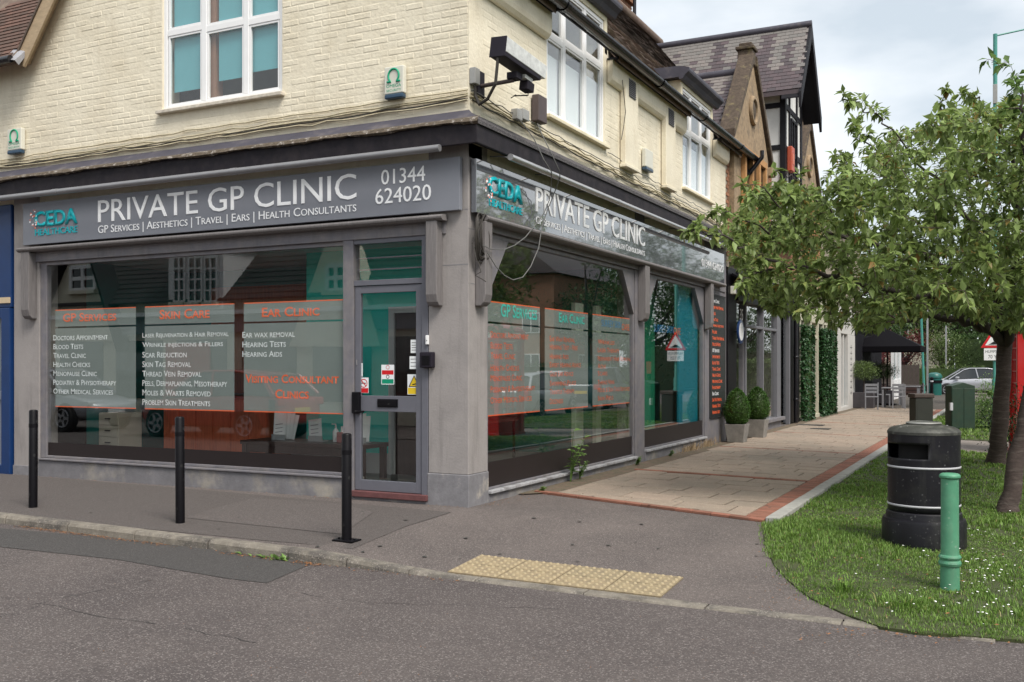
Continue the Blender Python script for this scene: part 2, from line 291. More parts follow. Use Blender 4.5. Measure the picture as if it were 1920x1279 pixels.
# ------------------------------------------------------------------ mesh builder
class MB:
    def __init__(self): self.v = []; self.f = []; self.m = []
    def add(self, vs, fs, mi=0):
        o = len(self.v); self.v += [tuple(p) for p in vs]
        for f in fs: self.f.append(tuple(i+o for i in f)); self.m.append(mi)
        return self
    def box(self, x0, x1, y0, y1, z0, z1, mi=0):
        if x0 > x1: x0, x1 = x1, x0
        if y0 > y1: y0, y1 = y1, y0
        if z0 > z1: z0, z1 = z1, z0
        vs = [(x, y, z) for z in (z0, z1) for y in (y0, y1) for x in (x0, x1)]
        return self.add(vs, [(0, 2, 3, 1), (4, 5, 7, 6), (0, 1, 5, 4), (2, 6, 7, 3), (0, 4, 6, 2), (1, 3, 7, 5)], mi)
    def prism(self, poly, axis, a, b, mi=0):
        n = len(poly)
        def P(u, v, w): return {'x': (w, u, v), 'y': (u, w, v), 'z': (u, v, w)}[axis]
        ar = sum(poly[i][0]*poly[(i+1) % n][1]-poly[(i+1) % n][0]*poly[i][1] for i in range(n))
        if (ar > 0) != (axis == 'y'): pass
        else: poly = poly[::-1]
        if a > b: a, b = b, a
        vs = [P(u, v, a) for u, v in poly] + [P(u, v, b) for u, v in poly]
        fs = [tuple(range(n))[::-1], tuple(range(n, 2*n))] + [(i, (i+1) % n, n+(i+1) % n, n+i) for i in range(n)]
        return self.add(vs, fs, mi)
    def tube(self, pts, r, n=8, cap=True, mi=0):
        pts = [Vector(p) for p in pts]; k = len(pts)
        rs = r if isinstance(r, (list, tuple)) else [r]*k
        vs = []; up = None
        for i in range(k):
            d = (pts[min(i+1, k-1)]-pts[max(i-1, 0)])
            d = d.normalized() if d.length > 1e-9 else Vector((0, 0, 1))
            if up is None:
                up = d.cross(Vector((0, 0, 1)) if abs(d.z) < 0.9 else Vector((1, 0, 0))).normalized()
            else:
                up = up - d*up.dot(d)
                up = up.normalized() if up.length > 1e-6 else d.orthogonal().normalized()
            w = d.cross(up)
            for j in range(n):
                a = 2*math.pi*j/n; vs.append(pts[i]+(up*math.cos(a)+w*math.sin(a))*rs[i])
        fs = [(i*n+j, i*n+(j+1) % n, (i+1)*n+(j+1) % n, (i+1)*n+j) for i in range(k-1) for j in range(n)]
        if cap: fs += [tuple(range(n))[::-1], tuple(range((k-1)*n, k*n))]
        return self.add(vs, fs, mi)
    def lathe(self, prof, n=32, c=(0, 0, 0), mi=0):
        vs = [(c[0]+r*math.cos(2*math.pi*j/n), c[1]+r*math.sin(2*math.pi*j/n), c[2]+z) for r, z in prof for j in range(n)]
        k = len(prof)
        fs = [(i*n+j, i*n+(j+1) % n, (i+1)*n+(j+1) % n, (i+1)*n+j) for i in range(k-1) for j in range(n)]
        fs += [tuple(range(n))[::-1], tuple(range((k-1)*n, k*n))]
        return self.add(vs, fs, mi)
    def quad(self, a, b, c, d, mi=0): return self.add([a, b, c, d], [(0, 1, 2, 3)], mi)
    def mesh(self, name, mats, smooth=None):
        me = bpy.data.meshes.new(name); me.from_pydata(self.v, [], self.f)
        mats = mats if isinstance(mats, (list, tuple)) else [mats]
        for m in mats: me.materials.append(m)
        if len(mats) > 1: me.polygons.foreach_set('material_index', self.m)
        bm = bmesh.new(); bm.from_mesh(me); bmesh.ops.recalc_face_normals(bm, faces=bm.faces); bm.to_mesh(me); bm.free()
        if smooth is not None:
            me.polygons.foreach_set('use_smooth', [True]*len(me.polygons)); me.set_sharp_from_angle(angle=rad(smooth))
        me.update(); return me
    def obj(self, name, mats, parent=None, smooth=None, bevel=0.0, loc=None):
        return link(name, self.mesh(name, mats, smooth), parent, bevel, loc)
def link(name, me, parent=None, bevel=0.0, loc=None):
    o = bpy.data.objects.new(name, me); COL.objects.link(o)
    if parent is not None: o.parent = parent
    if loc is not None: o.location = loc
    if bevel:
        b = o.modifiers.new('bevel', 'BEVEL'); b.width = bevel; b.segments = 2; b.limit_method = 'ANGLE'; b.angle_limit = rad(40)
    return o
def tag(o, label, cat, group=None):
    o['label'] = label; o['category'] = cat
    if group: o['group'] = group
    return o
def thing(name, label, cat, loc=(0, 0, 0), rz=0.0, group=None):
    o = bpy.data.objects.new(name, None); COL.objects.link(o); o.location = loc; o.rotation_euler = (0, 0, rz)
    o.empty_display_size = 0.1
    return tag(o, label, cat, group)
def struct(name, o): o['kind'] = 'structure'; return o
def stuff(o): o['kind'] = 'stuff'; return o
def box(name, b, mats, parent=None, bevel=0.0, **k): return MB().box(*b).obj(name, mats, parent, bevel=bevel, **k)
def copy_tree(o, parent=None):
    c = o.copy(); COL.objects.link(c); c.parent = parent
    for ch in o.children: copy_tree(ch, c)
    return c
def mesh_np(name, V, Fq, mats, nper):        # fast uniform polygons
    me = bpy.data.meshes.new(name); nv = len(V); nf = len(Fq)
    me.vertices.add(nv); me.vertices.foreach_set('co', np.asarray(V, dtype=np.float32).ravel())
    me.loops.add(nf*nper); me.loops.foreach_set('vertex_index', np.asarray(Fq, dtype=np.int32).ravel())
    me.polygons.add(nf); me.polygons.foreach_set('loop_start', np.arange(nf, dtype=np.int32)*nper)
    for m in (mats if isinstance(mats, (list, tuple)) else [mats]): me.materials.append(m)
    me.update(calc_edges=True); me.validate(); return me

# ------------------------------------------------------------------ lettering
def text_mesh(body, weight=0.0, depth=0.0, small=0.78):
    cu = bpy.data.curves.new('t', 'FONT'); cu.body = body.upper() if small is None else body
    cu.size = 1; cu.offset = weight; cu.extrude = depth; cu.resolution_u = 3
    if small is not None:
        cu.small_caps_scale = small
        for i, ch in enumerate(body):
            if ch.islower(): cu.body_format[i].use_small_caps = True
    o = bpy.data.objects.new('t', cu); COL.objects.link(o)
    dg = bpy.context.evaluated_depsgraph_get(); dg.update()
    me = bpy.data.meshes.new_from_object(o.evaluated_get(dg), depsgraph=dg)
    bpy.data.objects.remove(o); bpy.data.curves.remove(cu)
    return me
def lettering(body, plane, u0, u1, z0, z1, w, m, parent, weight=0.0, depth=0.003, small=0.78, name='lettering', words=False):
    """fit text into the box (u0..u1, z0..z1) on plane 'L' (y = w, faces -y) or 'R' (x = w, faces +x)"""
    me = text_mesh(body, weight, 0.0, small); n = len(me.vertices)
    if n == 0: return None
    co = np.empty(n*3, dtype=np.float32); me.vertices.foreach_get('co', co); co = co.reshape(-1, 3)
    a0, a1 = co[:, 0].min(), co[:, 0].max(); b0, b1 = co[:, 1].min(), co[:, 1].max()
    if any(c in body for c in 'Q,;|'):       # descenders: keep the cap box
        b0 = max(b0, -0.03); b1 = min(b1, 0.745)
    if u1 is None: u1 = u0 + (a1-a0)*(z1-z0)/(b1-b0)*0.92
    U = u0 + (co[:, 0]-a0)/(a1-a0)*(u1-u0); Z = z0 + (co[:, 1]-b0)/(b1-b0)*(z1-z0)
    nv = np.zeros_like(co); nv[:, 2] = Z
    if plane == 'L': nv[:, 0] = U; nv[:, 1] = w
    else: nv[:, 1] = U; nv[:, 0] = w
    me.vertices.foreach_set('co', nv.ravel()); me.materials.clear(); me.materials.append(m); me.name = name; me.update()
    if words:                                # one part for each word
        bm = bmesh.new(); bm.from_mesh(me); ax = 0 if plane == 'L' else 1; left = set(bm.faces); isl = []
        while left:
            st = [left.pop()]; comp = list(st)
            while st:
                f = st.pop()
                for v in f.verts:
                    for q in v.link_faces:
                        if q in left: left.discard(q); st.append(q); comp.append(q)
            us = [v.co[ax] for f in comp for v in f.verts]; isl.append((min(us), max(us), comp))
        isl.sort(key=lambda t: t[0]); groups = []; gap = 0.24*(z1-z0)
        for a, b, c in isl:
            if groups and a-groups[-1][0] < gap: groups[-1][0] = max(groups[-1][0], b); groups[-1][1] += c
            else: groups.append([b, list(c)])
        for _, fs in groups:
            nmv = {}; V = []; Fq = []
            for f in fs:
                for v in f.verts:
                    if v not in nmv: nmv[v] = len(V); V.append(tuple(v.co))
                Fq.append(tuple(nmv[v] for v in f.verts))
            m2 = bpy.data.meshes.new(name); m2.from_pydata(V, [], Fq); m2.materials.append(m); o = link(name, m2, parent)
            if depth: sd = o.modifiers.new('thick', 'SOLIDIFY'); sd.thickness = depth; sd.offset = 0
        bm.free(); bpy.data.meshes.remove(me); return
    o = link(name, me, parent)
    if depth:
        sd = o.modifiers.new('thick', 'SOLIDIFY'); sd.thickness = depth; sd.offset = 0
    return o
# ------------------------------------------------------------------ the setting
def clip(poly, a, b, c):                     # keep a*x + b*y <= c
    outp = []
    for i in range(len(poly)):
        p, q = poly[i], poly[(i+1) % len(poly)]
        fp, fq = a*p[0]+b*p[1]-c, a*q[0]+b*q[1]-c
        if fp <= 0: outp.append(p)
        if fp*fq < 0:
            t = fp/(fp-fq); outp.append((p[0]+t*(q[0]-p[0]), p[1]+t*(q[1]-p[1])))
    return outp
def grid(xs, ys, zf, name, m):
    xs = list(xs); ys = list(ys); nx = len(xs)
    V = [(x, y, zf(x, y)) for y in ys for x in xs]
    Fq = [(j*nx+i, j*nx+i+1, (j+1)*nx+i+1, (j+1)*nx+i) for j in range(len(ys)-1) for i in range(nx-1)]
    mb = MB(); mb.add(V, Fq); o = mb.obj(name, m, smooth=60); return struct(name, o)
def sheet(poly, dz, name, m, zf=z_pave, parent=None, step=0.5):
    """flat piece that follows the ground, cut from a grid so that it bends with it"""
    x0 = min(p[0] for p in poly); x1 = max(p[0] for p in poly); y0 = min(p[1] for p in poly); y1 = max(p[1] for p in poly)
    bm = bmesh.new(); vs = [bm.verts.new((p[0], p[1], 0)) for p in poly]; bm.faces.new(vs)
    k = math.floor(x0/step)+1
    while k*step < x1:
        bmesh.ops.bisect_plane(bm, geom=bm.verts[:]+bm.edges[:]+bm.faces[:], plane_co=(k*step, 0, 0), plane_no=(1, 0, 0)); k += 1
    k = math.floor(y0/step)+1
    while k*step < y1:
        bmesh.ops.bisect_plane(bm, geom=bm.verts[:]+bm.edges[:]+bm.faces[:], plane_co=(0, k*step, 0), plane_no=(0, 1, 0)); k += 1
    for v in bm.verts: v.co.z = zf(v.co.x, v.co.y)+dz
    bmesh.ops.triangulate(bm, faces=bm.faces[:]); bmesh.ops.recalc_face_normals(bm, faces=bm.faces[:])
    if sum(f.normal.z for f in bm.faces) < 0: bmesh.ops.reverse_faces(bm, faces=bm.faces[:])
    me = bpy.data.meshes.new(name); bm.to_mesh(me); bm.free(); me.materials.append(m)
    return link(name, me, parent)

struct('ground', MB().quad((-400, -400, -0.42), (400, -400, -0.42), (400, 400, -0.42), (-400, 400, -0.42)).obj('ground', M['ground']))
zr = lambda x, y: z_road(x)
xsr = [-60, -40, -30, -20, -12, -8, -6, -4.2, -3, -2, -1, -0.15, 0.5, 1.1, 2, 3, 4, 5, 6, 7, 8.5]
road = grid(xsr, [-9.2, -7, -5, -3.5, KY], zr, 'road', M['asphalt'])
main_road = grid([8.5, 12, 15.5], [-70, -40, -9.2, KY, 10, 30, 60, 130], lambda x, y: -0.23, 'main_road', M['asphalt'])
struct('far_pavement', MB().box(-60, 8.45, -14.5, -9.2, -0.35, -0.10).obj('far_pavement', M['pavement']))
struct('far_verge', MB().box(15.5, 60, -70, 130, -0.40, -0.12).obj('far_verge', M['soil']))
struct('south_verge', MB().box(15.5, 60, -90, -70.1, -0.40, -0.12).obj('south_verge', M['soil']))
pavement = grid([-30, -20, -12, -8, -6, -5, -4.2, -3, -2, -1, -0.2, 0.3, 0.7, 1.1, 1.6, 2.2, 3, 4, 5, 6, 7, 8.5],
     [KY, -1.9, -1.5, -1.1, -0.7, -0.35, 0.0, 0.4, 1, 2, 4, 8, 16, 30, 60, 130], z_pave, 'pavement', M['pavement'])
M['pavement_patch'] = mat('pavement_patch', (0.094, 0.080, 0.075), 0.9, var=0.36, vscale=60, bump=0.9, bscale=130, speck=((0.16, 0.14, 0.13), 130, 0.84))
# darker resurfaced strip along the side-street shopfront and a patch within it
dk = [PG(x, y) for x, y in ((-160, 868), (60, 893), (400, 921), (700, 948), (846, 961), (760, 988), (660, 1030), (470, 1012), (250, 990), (60, 968), (-160, 946))]
sheet([(p.x, max(KY+0.008, min(p.y, -0.03))) for p in dk], 0.004, 'pavement_strip', M['pavement_dark'], parent=pavement)
lt = [PG(x, y) for x, y in ((470, 935), (640, 946), (700, 962), (640, 1003), (345, 972))]
sheet([(p.x, p.y) for p in lt], 0.008, 'pavement_patch', M['pavement_patch'], parent=pavement)
# dark trench patch in the road beside the kerb
pt = [PRD(x, y) for x, y in ((-200, 985), (0, 991), (300, 1018), (600, 1046), (588, 1056), (500, 1094), (430, 1086), (220, 1050), (0, 1026), (-200, 1004))]
sheet([(p.x, p.y) for p in pt], 0.004, 'road_patch', M['asphalt_patch'], zf=zr, parent=road)
# cracks in the road: thin dark seams
def seam(pts, w, name, parent, zf, px=True):
    P = [PRD(*p) for p in pts]; Q = []
    for i in range(len(P)-1):
        for k in range(5):
            t = k/5; q = P[i].lerp(P[i+1], t); Q.append(q + Vector((random.uniform(-1, 1), random.uniform(-1, 1), 0))*0.028)
    Q.append(P[-1]); mb = MB()
    for i in range(len(Q)-1):
        if random.random() < 0.18: continue
        d = (Q[i+1]-Q[i]).normalized(); n = Vector((-d.y, d.x, 0))*w*random.uniform(0.25, 0.8)
        a, b = Q[i], Q[i+1]
        vs = [a-n, b-n, b+n, a+n]
        mb.quad(*[(v.x, v.y, zf(v.x, v.y)+0.003) for v in vs])
    return mb.obj(name, M['crack'], parent)
M['crack'] = mat('crack_tar', (0.035, 0.032, 0.031), 0.95, var=0.2)
seam([(60, 1134), (140, 1118), (285, 1088)], 0.006, 'crack', road, zr)
seam([(-10, 1118), (80, 1134), (240, 1164), (370, 1184), (480, 1206)], 0.006, 'crack', road, zr)
seam([(520, 1104), (600, 1118), (700, 1130), (900, 1138), (1050, 1142)], 0.004, 'crack', road, zr)
seam([(0, 1158), (45, 1146), (75, 1135)], 0.004, 'crack', road, zr)

# kerb stones
kerb = thing('kerb', 'row of worn concrete kerb stones, dropped at the crossing', 'kerb')
del kerb['category'], kerb['label']; kerb['kind'] = 'structure'
x = -9.6
while x < 4.4:
    ln = 0.915 if not (-0.5 < x < 1.0) else 0.61
    a, b = x+0.006, x+ln-0.006
    jit = random.uniform(-0.006, 0.006); sk = random.uniform(-0.004, 0.004)
    y1 = KY+0.005; y0 = KY-0.125+jit
    mb = MB(); xs = [a, a+(b-a)/3, a+2*(b-a)/3, b]
    V = []
    for q in xs:
        zt = z_kerb(q)+0.006+sk
        V += [(q, y0-0.012, z_road(q)-0.06), (q, y0-0.004, zt-0.03), (q, y0+0.018, zt), (q, y1, zt+0.002), (q, y1, z_road(q)-0.06)]
    Fq = [(i*5+j, i*5+(j+1) % 5, (i+1)*5+(j+1) % 5, (i+1)*5+j) for i in range(3) for j in range(5)]
    Fq += [(0, 1, 2, 3, 4), (15, 16, 17, 18, 19)]
    mb.add(V, Fq).obj('kerb_stone', M['kerb'], kerb, bevel=0.006)
    x += ln

# buff blister paving
tact = thing('tactile_paving', '', 'paving'); del tact['category'], tact['label']; tact['kind'] = 'structure'
tb = MB(); TW, TD = 0.45, 0.285
tb.box(0.005, TW-0.005, 0.005, TD-0.005, -0.03, 0.0)
for i in range(7):
    for j in range(4):
        cx, cy = (i+0.5)*TW/7, (j+0.5)*TD/4+0.004
        n = 8; r0, r1 = 0.0165, 0.011
        tb.add([(cx+r0*math.cos(2*math.pi*k/n), cy+r0*math.sin(2*math.pi*k/n), 0) for k in range(n)] + [(cx+r1*math.cos(2*math.pi*k/n), cy+r1*math.sin(2*math.pi*k/n), 0.009) for k in range(n)],
               [(k, (k+1) % n, n+(k+1) % n, n+k) for k in range(n)] + [tuple(range(n, 2*n))], 1)
tme = tb.mesh('tactile_tile', [M['tactile'], M['tactile_stud']], smooth=50)
for i in range(4):
    for j in range(2):
        xx = 1.05+i*TW; yy = KY+0.02+j*TD; o = link('tactile_tile', tme, tact)
        zc = z_pave(xx+TW/2, yy+TD/2); sx = (z_pave(xx+TW, yy+TD/2)-z_pave(xx, yy+TD/2))/TW; sy = (z_pave(xx+TW/2, yy+TD)-z_pave(xx+TW/2, yy))/TD
        o.rotation_euler = (math.atan(sy), -math.atan(sx), 0); o.location = (xx, yy, z_pave(xx, yy)+0.010)

# slab paving on the main-street side
paving = thing('slab_paving', '', 'paving'); del paving['category'], paving['label']; paving['kind'] = 'structure'
yf = lambda x: 1.42-0.235*x
base_poly = [(0.02, yf(0.0)), (2.93, yf(2.93)), (2.93, 60), (0.02, 60)]
sheet(base_poly, 0.005, 'bedding_sand', M['sand'], parent=paving, step=3)
sheet([(0.02, 1.15), (0.10, 1.2), (0.34, 1.5), (0.36, 3), (0.30, 29), (0.02, 29)], 0.014, 'dirt_strip', M['dirt'], parent=paving, step=2)
sheet([(3.08, 10.95), (8.4, 10.95), (8.4, 14.0), (3.08, 14.0)], 0.010, 'verge_path', M['path'], parent=pavement, step=2)
def block(poly, dz, name, m, bev=0.004):
    if len(poly) < 3: return
    ar = abs(sum(poly[i][0]*poly[(i+1) % len(poly)][1]-poly[(i+1) % len(poly)][0]*poly[i][1] for i in range(len(poly))))/2
    if ar < 0.004: return
    cx = sum(p[0] for p in poly)/len(poly); cy = sum(p[1] for p in poly)/len(poly)
    n = len(poly); tilt = random.uniform(-0.004, 0.004); t2 = random.uniform(-0.004, 0.004)
    zt = [z_pave(p[0], p[1])+dz+tilt*(p[0]-cx)*3+t2*(p[1]-cy)*3 for p in poly]
    ins = [(p[0]+(cx-p[0])*0.0+math.copysign(bev, cx-p[0]), p[1]+math.copysign(bev, cy-p[1])) for p in poly]
    V = [(p[0], p[1], zt[i]-0.03) for i, p in enumerate(poly)] + [(p[0], p[1], zt[i]-0.004) for i, p in enumerate(poly)] + [(ins[i][0], ins[i][1], zt[i]) for i in range(n)]
    Fq = [(k*n+i, k*n+(i+1) % n, (k+1)*n+(i+1) % n, (k+1)*n+i) for k in range(2) for i in range(n)] + [tuple(range(2*n, 3*n))]
    MB().add(V, Fq).obj(name, m, paving)
strips = [4.3, 8.9, 13.5, 18.1, 22.7]
rows = []; y = 0.62
for s in strips + [29.0]:
    while y+0.30 < s:
        d = min(0.45, s-y) if s-y < 0.75 else 0.45
        rows.append((y, y+d)); y += d
    y = s+0.105
XR0, XR1 = 2.71, 2.93
for ri, (ya, yb) in enumerate(rows):
    x = 0.38 if ya < 8 else 0.30
    off = [0.0, 0.3, 0.15, 0.45][ri % 4]
    cuts = [x]; q = x+off if off > 0.05 else x+0.6
    while q < XR0-0.1: cuts.append(q); q += 0.6
    cuts.append(XR0)
    for a, b in zip(cuts, cuts[1:]):
        g = 0.010
        p = [(a+g, ya+g), (b-g, ya+g), (b-g, yb-g), (a+g, yb-g)]
        p = clip(p, -0.235, -1, -(1.42+0.115))     # y >= yf + brick row
        block(p, 0.028+random.uniform(-0.002, 0.002), 'slab', M['slab'])
def redrow(ys):
    x = 0.3
    while x < XR0:
        b = min(x+0.205, XR0)
        block([(x+0.003, ys+0.003), (b-0.003, ys+0.003), (b-0.003, ys+0.1), (x+0.003, ys+0.1)], 0.028, 'paving_brick', M['redbrick'], 0.003); x += 0.205
for s in strips: redrow(s)
x = 0.1
while x < 2.93:                                # front row follows the slanted edge
    b = min(x+0.205, 2.93)
    block([(x+0.003, yf(x)+0.005), (b-0.003, yf(b)+0.005), (b-0.003, yf(b)+0.107), (x+0.003, yf(x)+0.107)], 0.028, 'paving_brick', M['redbrick'], 0.003); x += 0.205
y = 0.62; k = 0; far = MB()
while y < 29:
    for c, (a, b) in enumerate(((XR0+0.004, XR1-0.004),)):
        yo = y + (0.05 if c else 0)
        p = [(a, yo+0.003), (b, yo+0.003), (b, yo+0.099), (a, yo+0.099)]
        p = clip(p, -0.235, -1, -(1.42+0.115))
        if len(p) < 3: continue
        if y < 9.0: block(p, 0.028+random.uniform(-0.002, 0.002), 'paving_brick', M['redbrick'], 0.003)
        else: far.prism([(q[0], q[1]) for q in p], 'z', z_pave(2.8, y), z_pave(2.8, y)+0.026)
    y += 0.102
stuff(far.obj('paving_brick_border', M['redbrick'], paving))
ed = MB(); yy = yf(3.0)+0.05
while yy < 40:
    ln = 0.9; ed = MB(); z = z_pave(3.0, yy)
    ed.box(2.938, 3.075, yy+0.004, yy+ln-0.004, z-0.05, z+0.05+random.uniform(-0.004, 0.004))
    ed.obj('edging_stone', M['kerb_pale'], paving, bevel=0.01); yy += ln

# grass
gp = [PG(*p) for p in ((1434, 985), (1432, 1000), (1434, 1022), (1452, 1062), (1480, 1092), (1520, 1124), (1580, 1152), (1650, 1178), (1720, 1188), (1800, 1194), (1925, 1204))]
GA = [(p.x, p.y) for p in gp] + [(8.2, gp[-1].y-0.0), (8.2, 10.9), (3.08, 10.9), (3.08, 0.85)]
GB = [(3.08, 14.1), (8.2, 14.1), (8.2, 40), (3.08, 40)]
verge = struct('grass_verge', sheet(GA, 0.012, 'grass_verge', M['soil']))
verge2 = struct('grass_verge', sheet(GB, 0.012, 'grass_verge', M['soil'], step=4))
for v_ in (verge, verge2): sd_ = v_.modifiers.new('depth', 'SOLIDIFY'); sd_.thickness = 0.06; sd_.offset = -1
def inside(poly, X, Y):
    r = np.zeros(len(X), bool); n = len(poly)
    for i in range(n):
        x1, y1 = poly[i]; x2, y2 = poly[(i+1) % n]
        c = ((y1 > Y) != (y2 > Y)) & (X < (x2-x1)*(Y-y1)/((y2-y1) if y2 != y1 else 1e-9)+x1)
        r ^= c
    return r
zpv = np.vectorize(z_pave)
def blades(poly, bbox, dens, hmin, hmax, w, seed, edge=0.0):
    g = np.random.default_rng(seed); x0, x1, y0, y1 = bbox
    n = int((x1-x0)*(y1-y0)*dens); X = g.uniform(x0, x1, n); Y = g.uniform(y0, y1, n)
    # tufts: pull blades towards random centres
    C = g.uniform((x0, y0), (x1, y1), (max(8, n//28), 2)); pick = g.integers(0, len(C), n); pull = g.random(n) < 0.6
    X = np.where(pull, C[pick, 0]+g.normal(0, 0.022, n), X); Y = np.where(pull, C[pick, 1]+g.normal(0, 0.022, n), Y)
    k = inside(poly, X+g.normal(0, 0.03, n)*edge, Y+g.normal(0, 0.03, n)*edge); X, Y = X[k], Y[k]; n = len(X)
    worn = np.sin(X*3.1+2.0*np.sin(Y*2.3+1))+np.sin(Y*4.3+1.5*np.sin(X*2.7))+0.8*np.sin(X*7.7+Y*6.1); k = (worn < 1.25) | (g.random(n) < 0.35); X, Y = X[k], Y[k]; n = len(X)
    patch = 0.75+0.45*np.sin(X*2.1+1.3*np.sin(Y*1.7))*np.sin(Y*1.9+0.8)
    Z = zpv(X, Y)+0.008; h = g.uniform(hmin, hmax, n)*patch; a = g.uniform(0, 2*np.pi, n); l = g.uniform(0.1, 0.75, n)*h
    dx, dy = np.cos(a), np.sin(a); ww = w*g.uniform(0.6, 1.2, n)
    px, py = -dy*ww, dx*ww
    V = np.empty((n, 5, 3))
    V[:, 0] = np.c_[X-px, Y-py, Z]; V[:, 1] = np.c_[X+px, Y+py, Z]
    V[:, 2] = np.c_[X+dx*l*0.35+px*0.8, Y+dy*l*0.35+py*0.8, Z+h*0.6]; V[:, 3] = np.c_[X+dx*l*0.35-px*0.8, Y+dy*l*0.35-py*0.8, Z+h*0.6]
    V[:, 4] = np.c_[X+dx*l, Y+dy*l, Z+h*0.95]
    b = np.arange(n)[:, None]*5
    T = np.concatenate([b+[0, 1, 2], b+[0, 2, 3], b+[3, 2, 4]], 1).reshape(-1, 3)
    return V.reshape(-1, 3), T
parts = [blades(GA, (2.8, 5.6, -2.7, 1.2), 6500, 0.022, 0.055, 0.0032, 1, 1), blades(GA, (2.9, 6.6, 1.2, 5.0), 3000, 0.025, 0.055, 0.005, 2, 1),
         blades(GA, (6.6, 8.2, 1.2, 5.0), 900, 0.025, 0.06, 0.006, 6), blades(GA, (5.6, 8.2, -2.7, 1.2), 900, 0.025, 0.06, 0.006, 5), blades(GA, (3.0, 8.2, 5.0, 11), 1000, 0.03, 0.06, 0.008, 3), blades(GB, (3.0, 8.2, 14, 24), 500, 0.04, 0.09, 0.010, 4)]
V = []; T = []; o_ = 0
for v, t in parts: V.append(v); T.append(t+o_); o_ += len(v)
grass = link('grass', mesh_np('grass', np.concatenate(V), np.concatenate(T), M['grass'], 3)); stuff(grass)
grass['label'] = 'mown green grass with longer tufts on the verge'; grass['category'] = 'grass'
# taller tufts near the tarmac edge, round the bin and post
def tuft(name, c, n, h, spread, m=None, lean=0.8):
    mb = MB()
    for _ in range(n):
        a = random.uniform(0, 6.28); r = abs(random.gauss(0, spread)); x, y = c[0]+r*math.cos(a), c[1]+r*math.sin(a); z = z_pave(x, y)
        hh = h*random.uniform(0.5, 1.1); a2 = a+random.uniform(-0.9, 0.9); l = hh*lean*random.uniform(0.3, 1); w = 0.004
        d = Vector((math.cos(a2), math.sin(a2), 0)); p = Vector((-d.y, d.x, 0))*w
        b = Vector((x, y, z)); m1 = b+d*l*0.4+Vector((0, 0, hh*0.65)); t = b+d*l+Vector((0, 0, hh*0.8))
        mb.add([b-p, b+p, m1+p*0.8, m1-p*0.8, t], [(0, 1, 2, 3), (3, 2, 4)])
    return mb
tf = MB()
for (x, y), n, h, s in (((PG(1582, 1110).x, PG(1582, 1110).y), 150, 0.11, 0.15), ((PG(1490, 1010).x, PG(1490, 1010).y), 90, 0.09, 0.08), ((PG(1700, 1140).x, PG(1700, 1140).y), 120, 0.10, 0.12), ((PG(1560, 960).x, PG(1560, 960).y), 60, 0.08, 0.08)):
    t = tuft('t', (x, y), n, h, s); tf.add(t.v, t.f)
stuff(tf.obj('grass_tufts', M['grass'], grass))
# daisies
ds = MB(); dg = np.random.default_rng(12)
for _ in range(135):
    if dg.random() < 0.75: px, py = dg.normal(1830, 60), dg.normal(1085, 38)
    else: px, py = dg.uniform(1600, 1915), dg.uniform(960, 1170)
    p = PG(px, py)
    if not inside(GA, np.array([p.x]), np.array([p.y]))[0]: continue
    z = z_pave(p.x, p.y)+dg.uniform(0.04, 0.06); r = dg.uniform(0.0055, 0.0095); n = 8; tx, ty = dg.uniform(-0.3, 0.3, 2)
    ds.add([(p.x+r*math.cos(k*6.283/n), p.y+r*math.sin(k*6.283/n), z+r*(tx*math.cos(k*6.283/n)+ty*math.sin(k*6.283/n))) for k in range(n)] + [(p.x, p.y, z+0.003)], [(k, (k+1) % n, n) for k in range(n)])
    ds.tube([(p.x, p.y, z-0.08), (p.x, p.y, z)], 0.0012, 3, mi=1)
dz_ = ds.obj('daisies', [M['petal'], M['leaf_weed']]); stuff(dz_); dz_['label'] = 'white daisies scattered in the grass'; dz_['category'] = 'daisies'
# dry leaves and grit in the gutter and along the wall foot
db = MB(); dr = np.random.default_rng(5)
def crumb(x, y, z, s):
    a = dr.uniform(0, 6.28); t = dr.uniform(-0.5, 0.5); l = s*dr.uniform(0.5, 1.4); w = l*dr.uniform(0.25, 0.7)
    d = Vector((math.cos(a), math.sin(a), t*0.6)); p = Vector((-math.sin(a), math.cos(a), 0))*w
    c = Vector((x, y, z+s*0.3)); db.add([c-d*l, c-p+Vector((0, 0, s*0.3)), c+d*l, c+p], [(0, 1, 2), (0, 2, 3)])
for px0, px1, n in ((30, 190, 300), (190, 330, 160), (440, 560, 90), (580, 640, 120), (640, 900, 90), (0, 640, 130)):
    for _ in range(n):
        px = dr.uniform(px0, px1); x = PRD(px, 985+px*0.104).x; y = KY-0.15-abs(dr.normal(0, 0.045)); crumb(x, y, z_road(x)+0.004, 0.010)
for _ in range(620):
    y = dr.uniform(0.1, 10.3); x = 0.05+abs(dr.normal(0, 0.10)); crumb(x, y, z_pave(x, y)+0.006, 0.008)
for _ in range(200):
    x = dr.uniform(-7.2, 0); y = -0.03-abs(dr.normal(0, 0.035)); crumb(x, y, z_pave(x, y)+0.006, 0.007)
for _ in range(120):
    p = PG(dr.uniform(1500, 1920), 1190+dr.normal(0, 8)); crumb(p.x, p.y-0.03, z_pave(p.x, p.y)+0.004, 0.01)
for _ in range(160):
    p = PG(dr.normal(1480, 30), dr.uniform(1020, 1150)); 
    if not inside(GA, np.array([p.x]), np.array([p.y]))[0]: crumb(p.x, p.y, z_pave(p.x, p.y)+0.004, 0.007)
gm = MB()
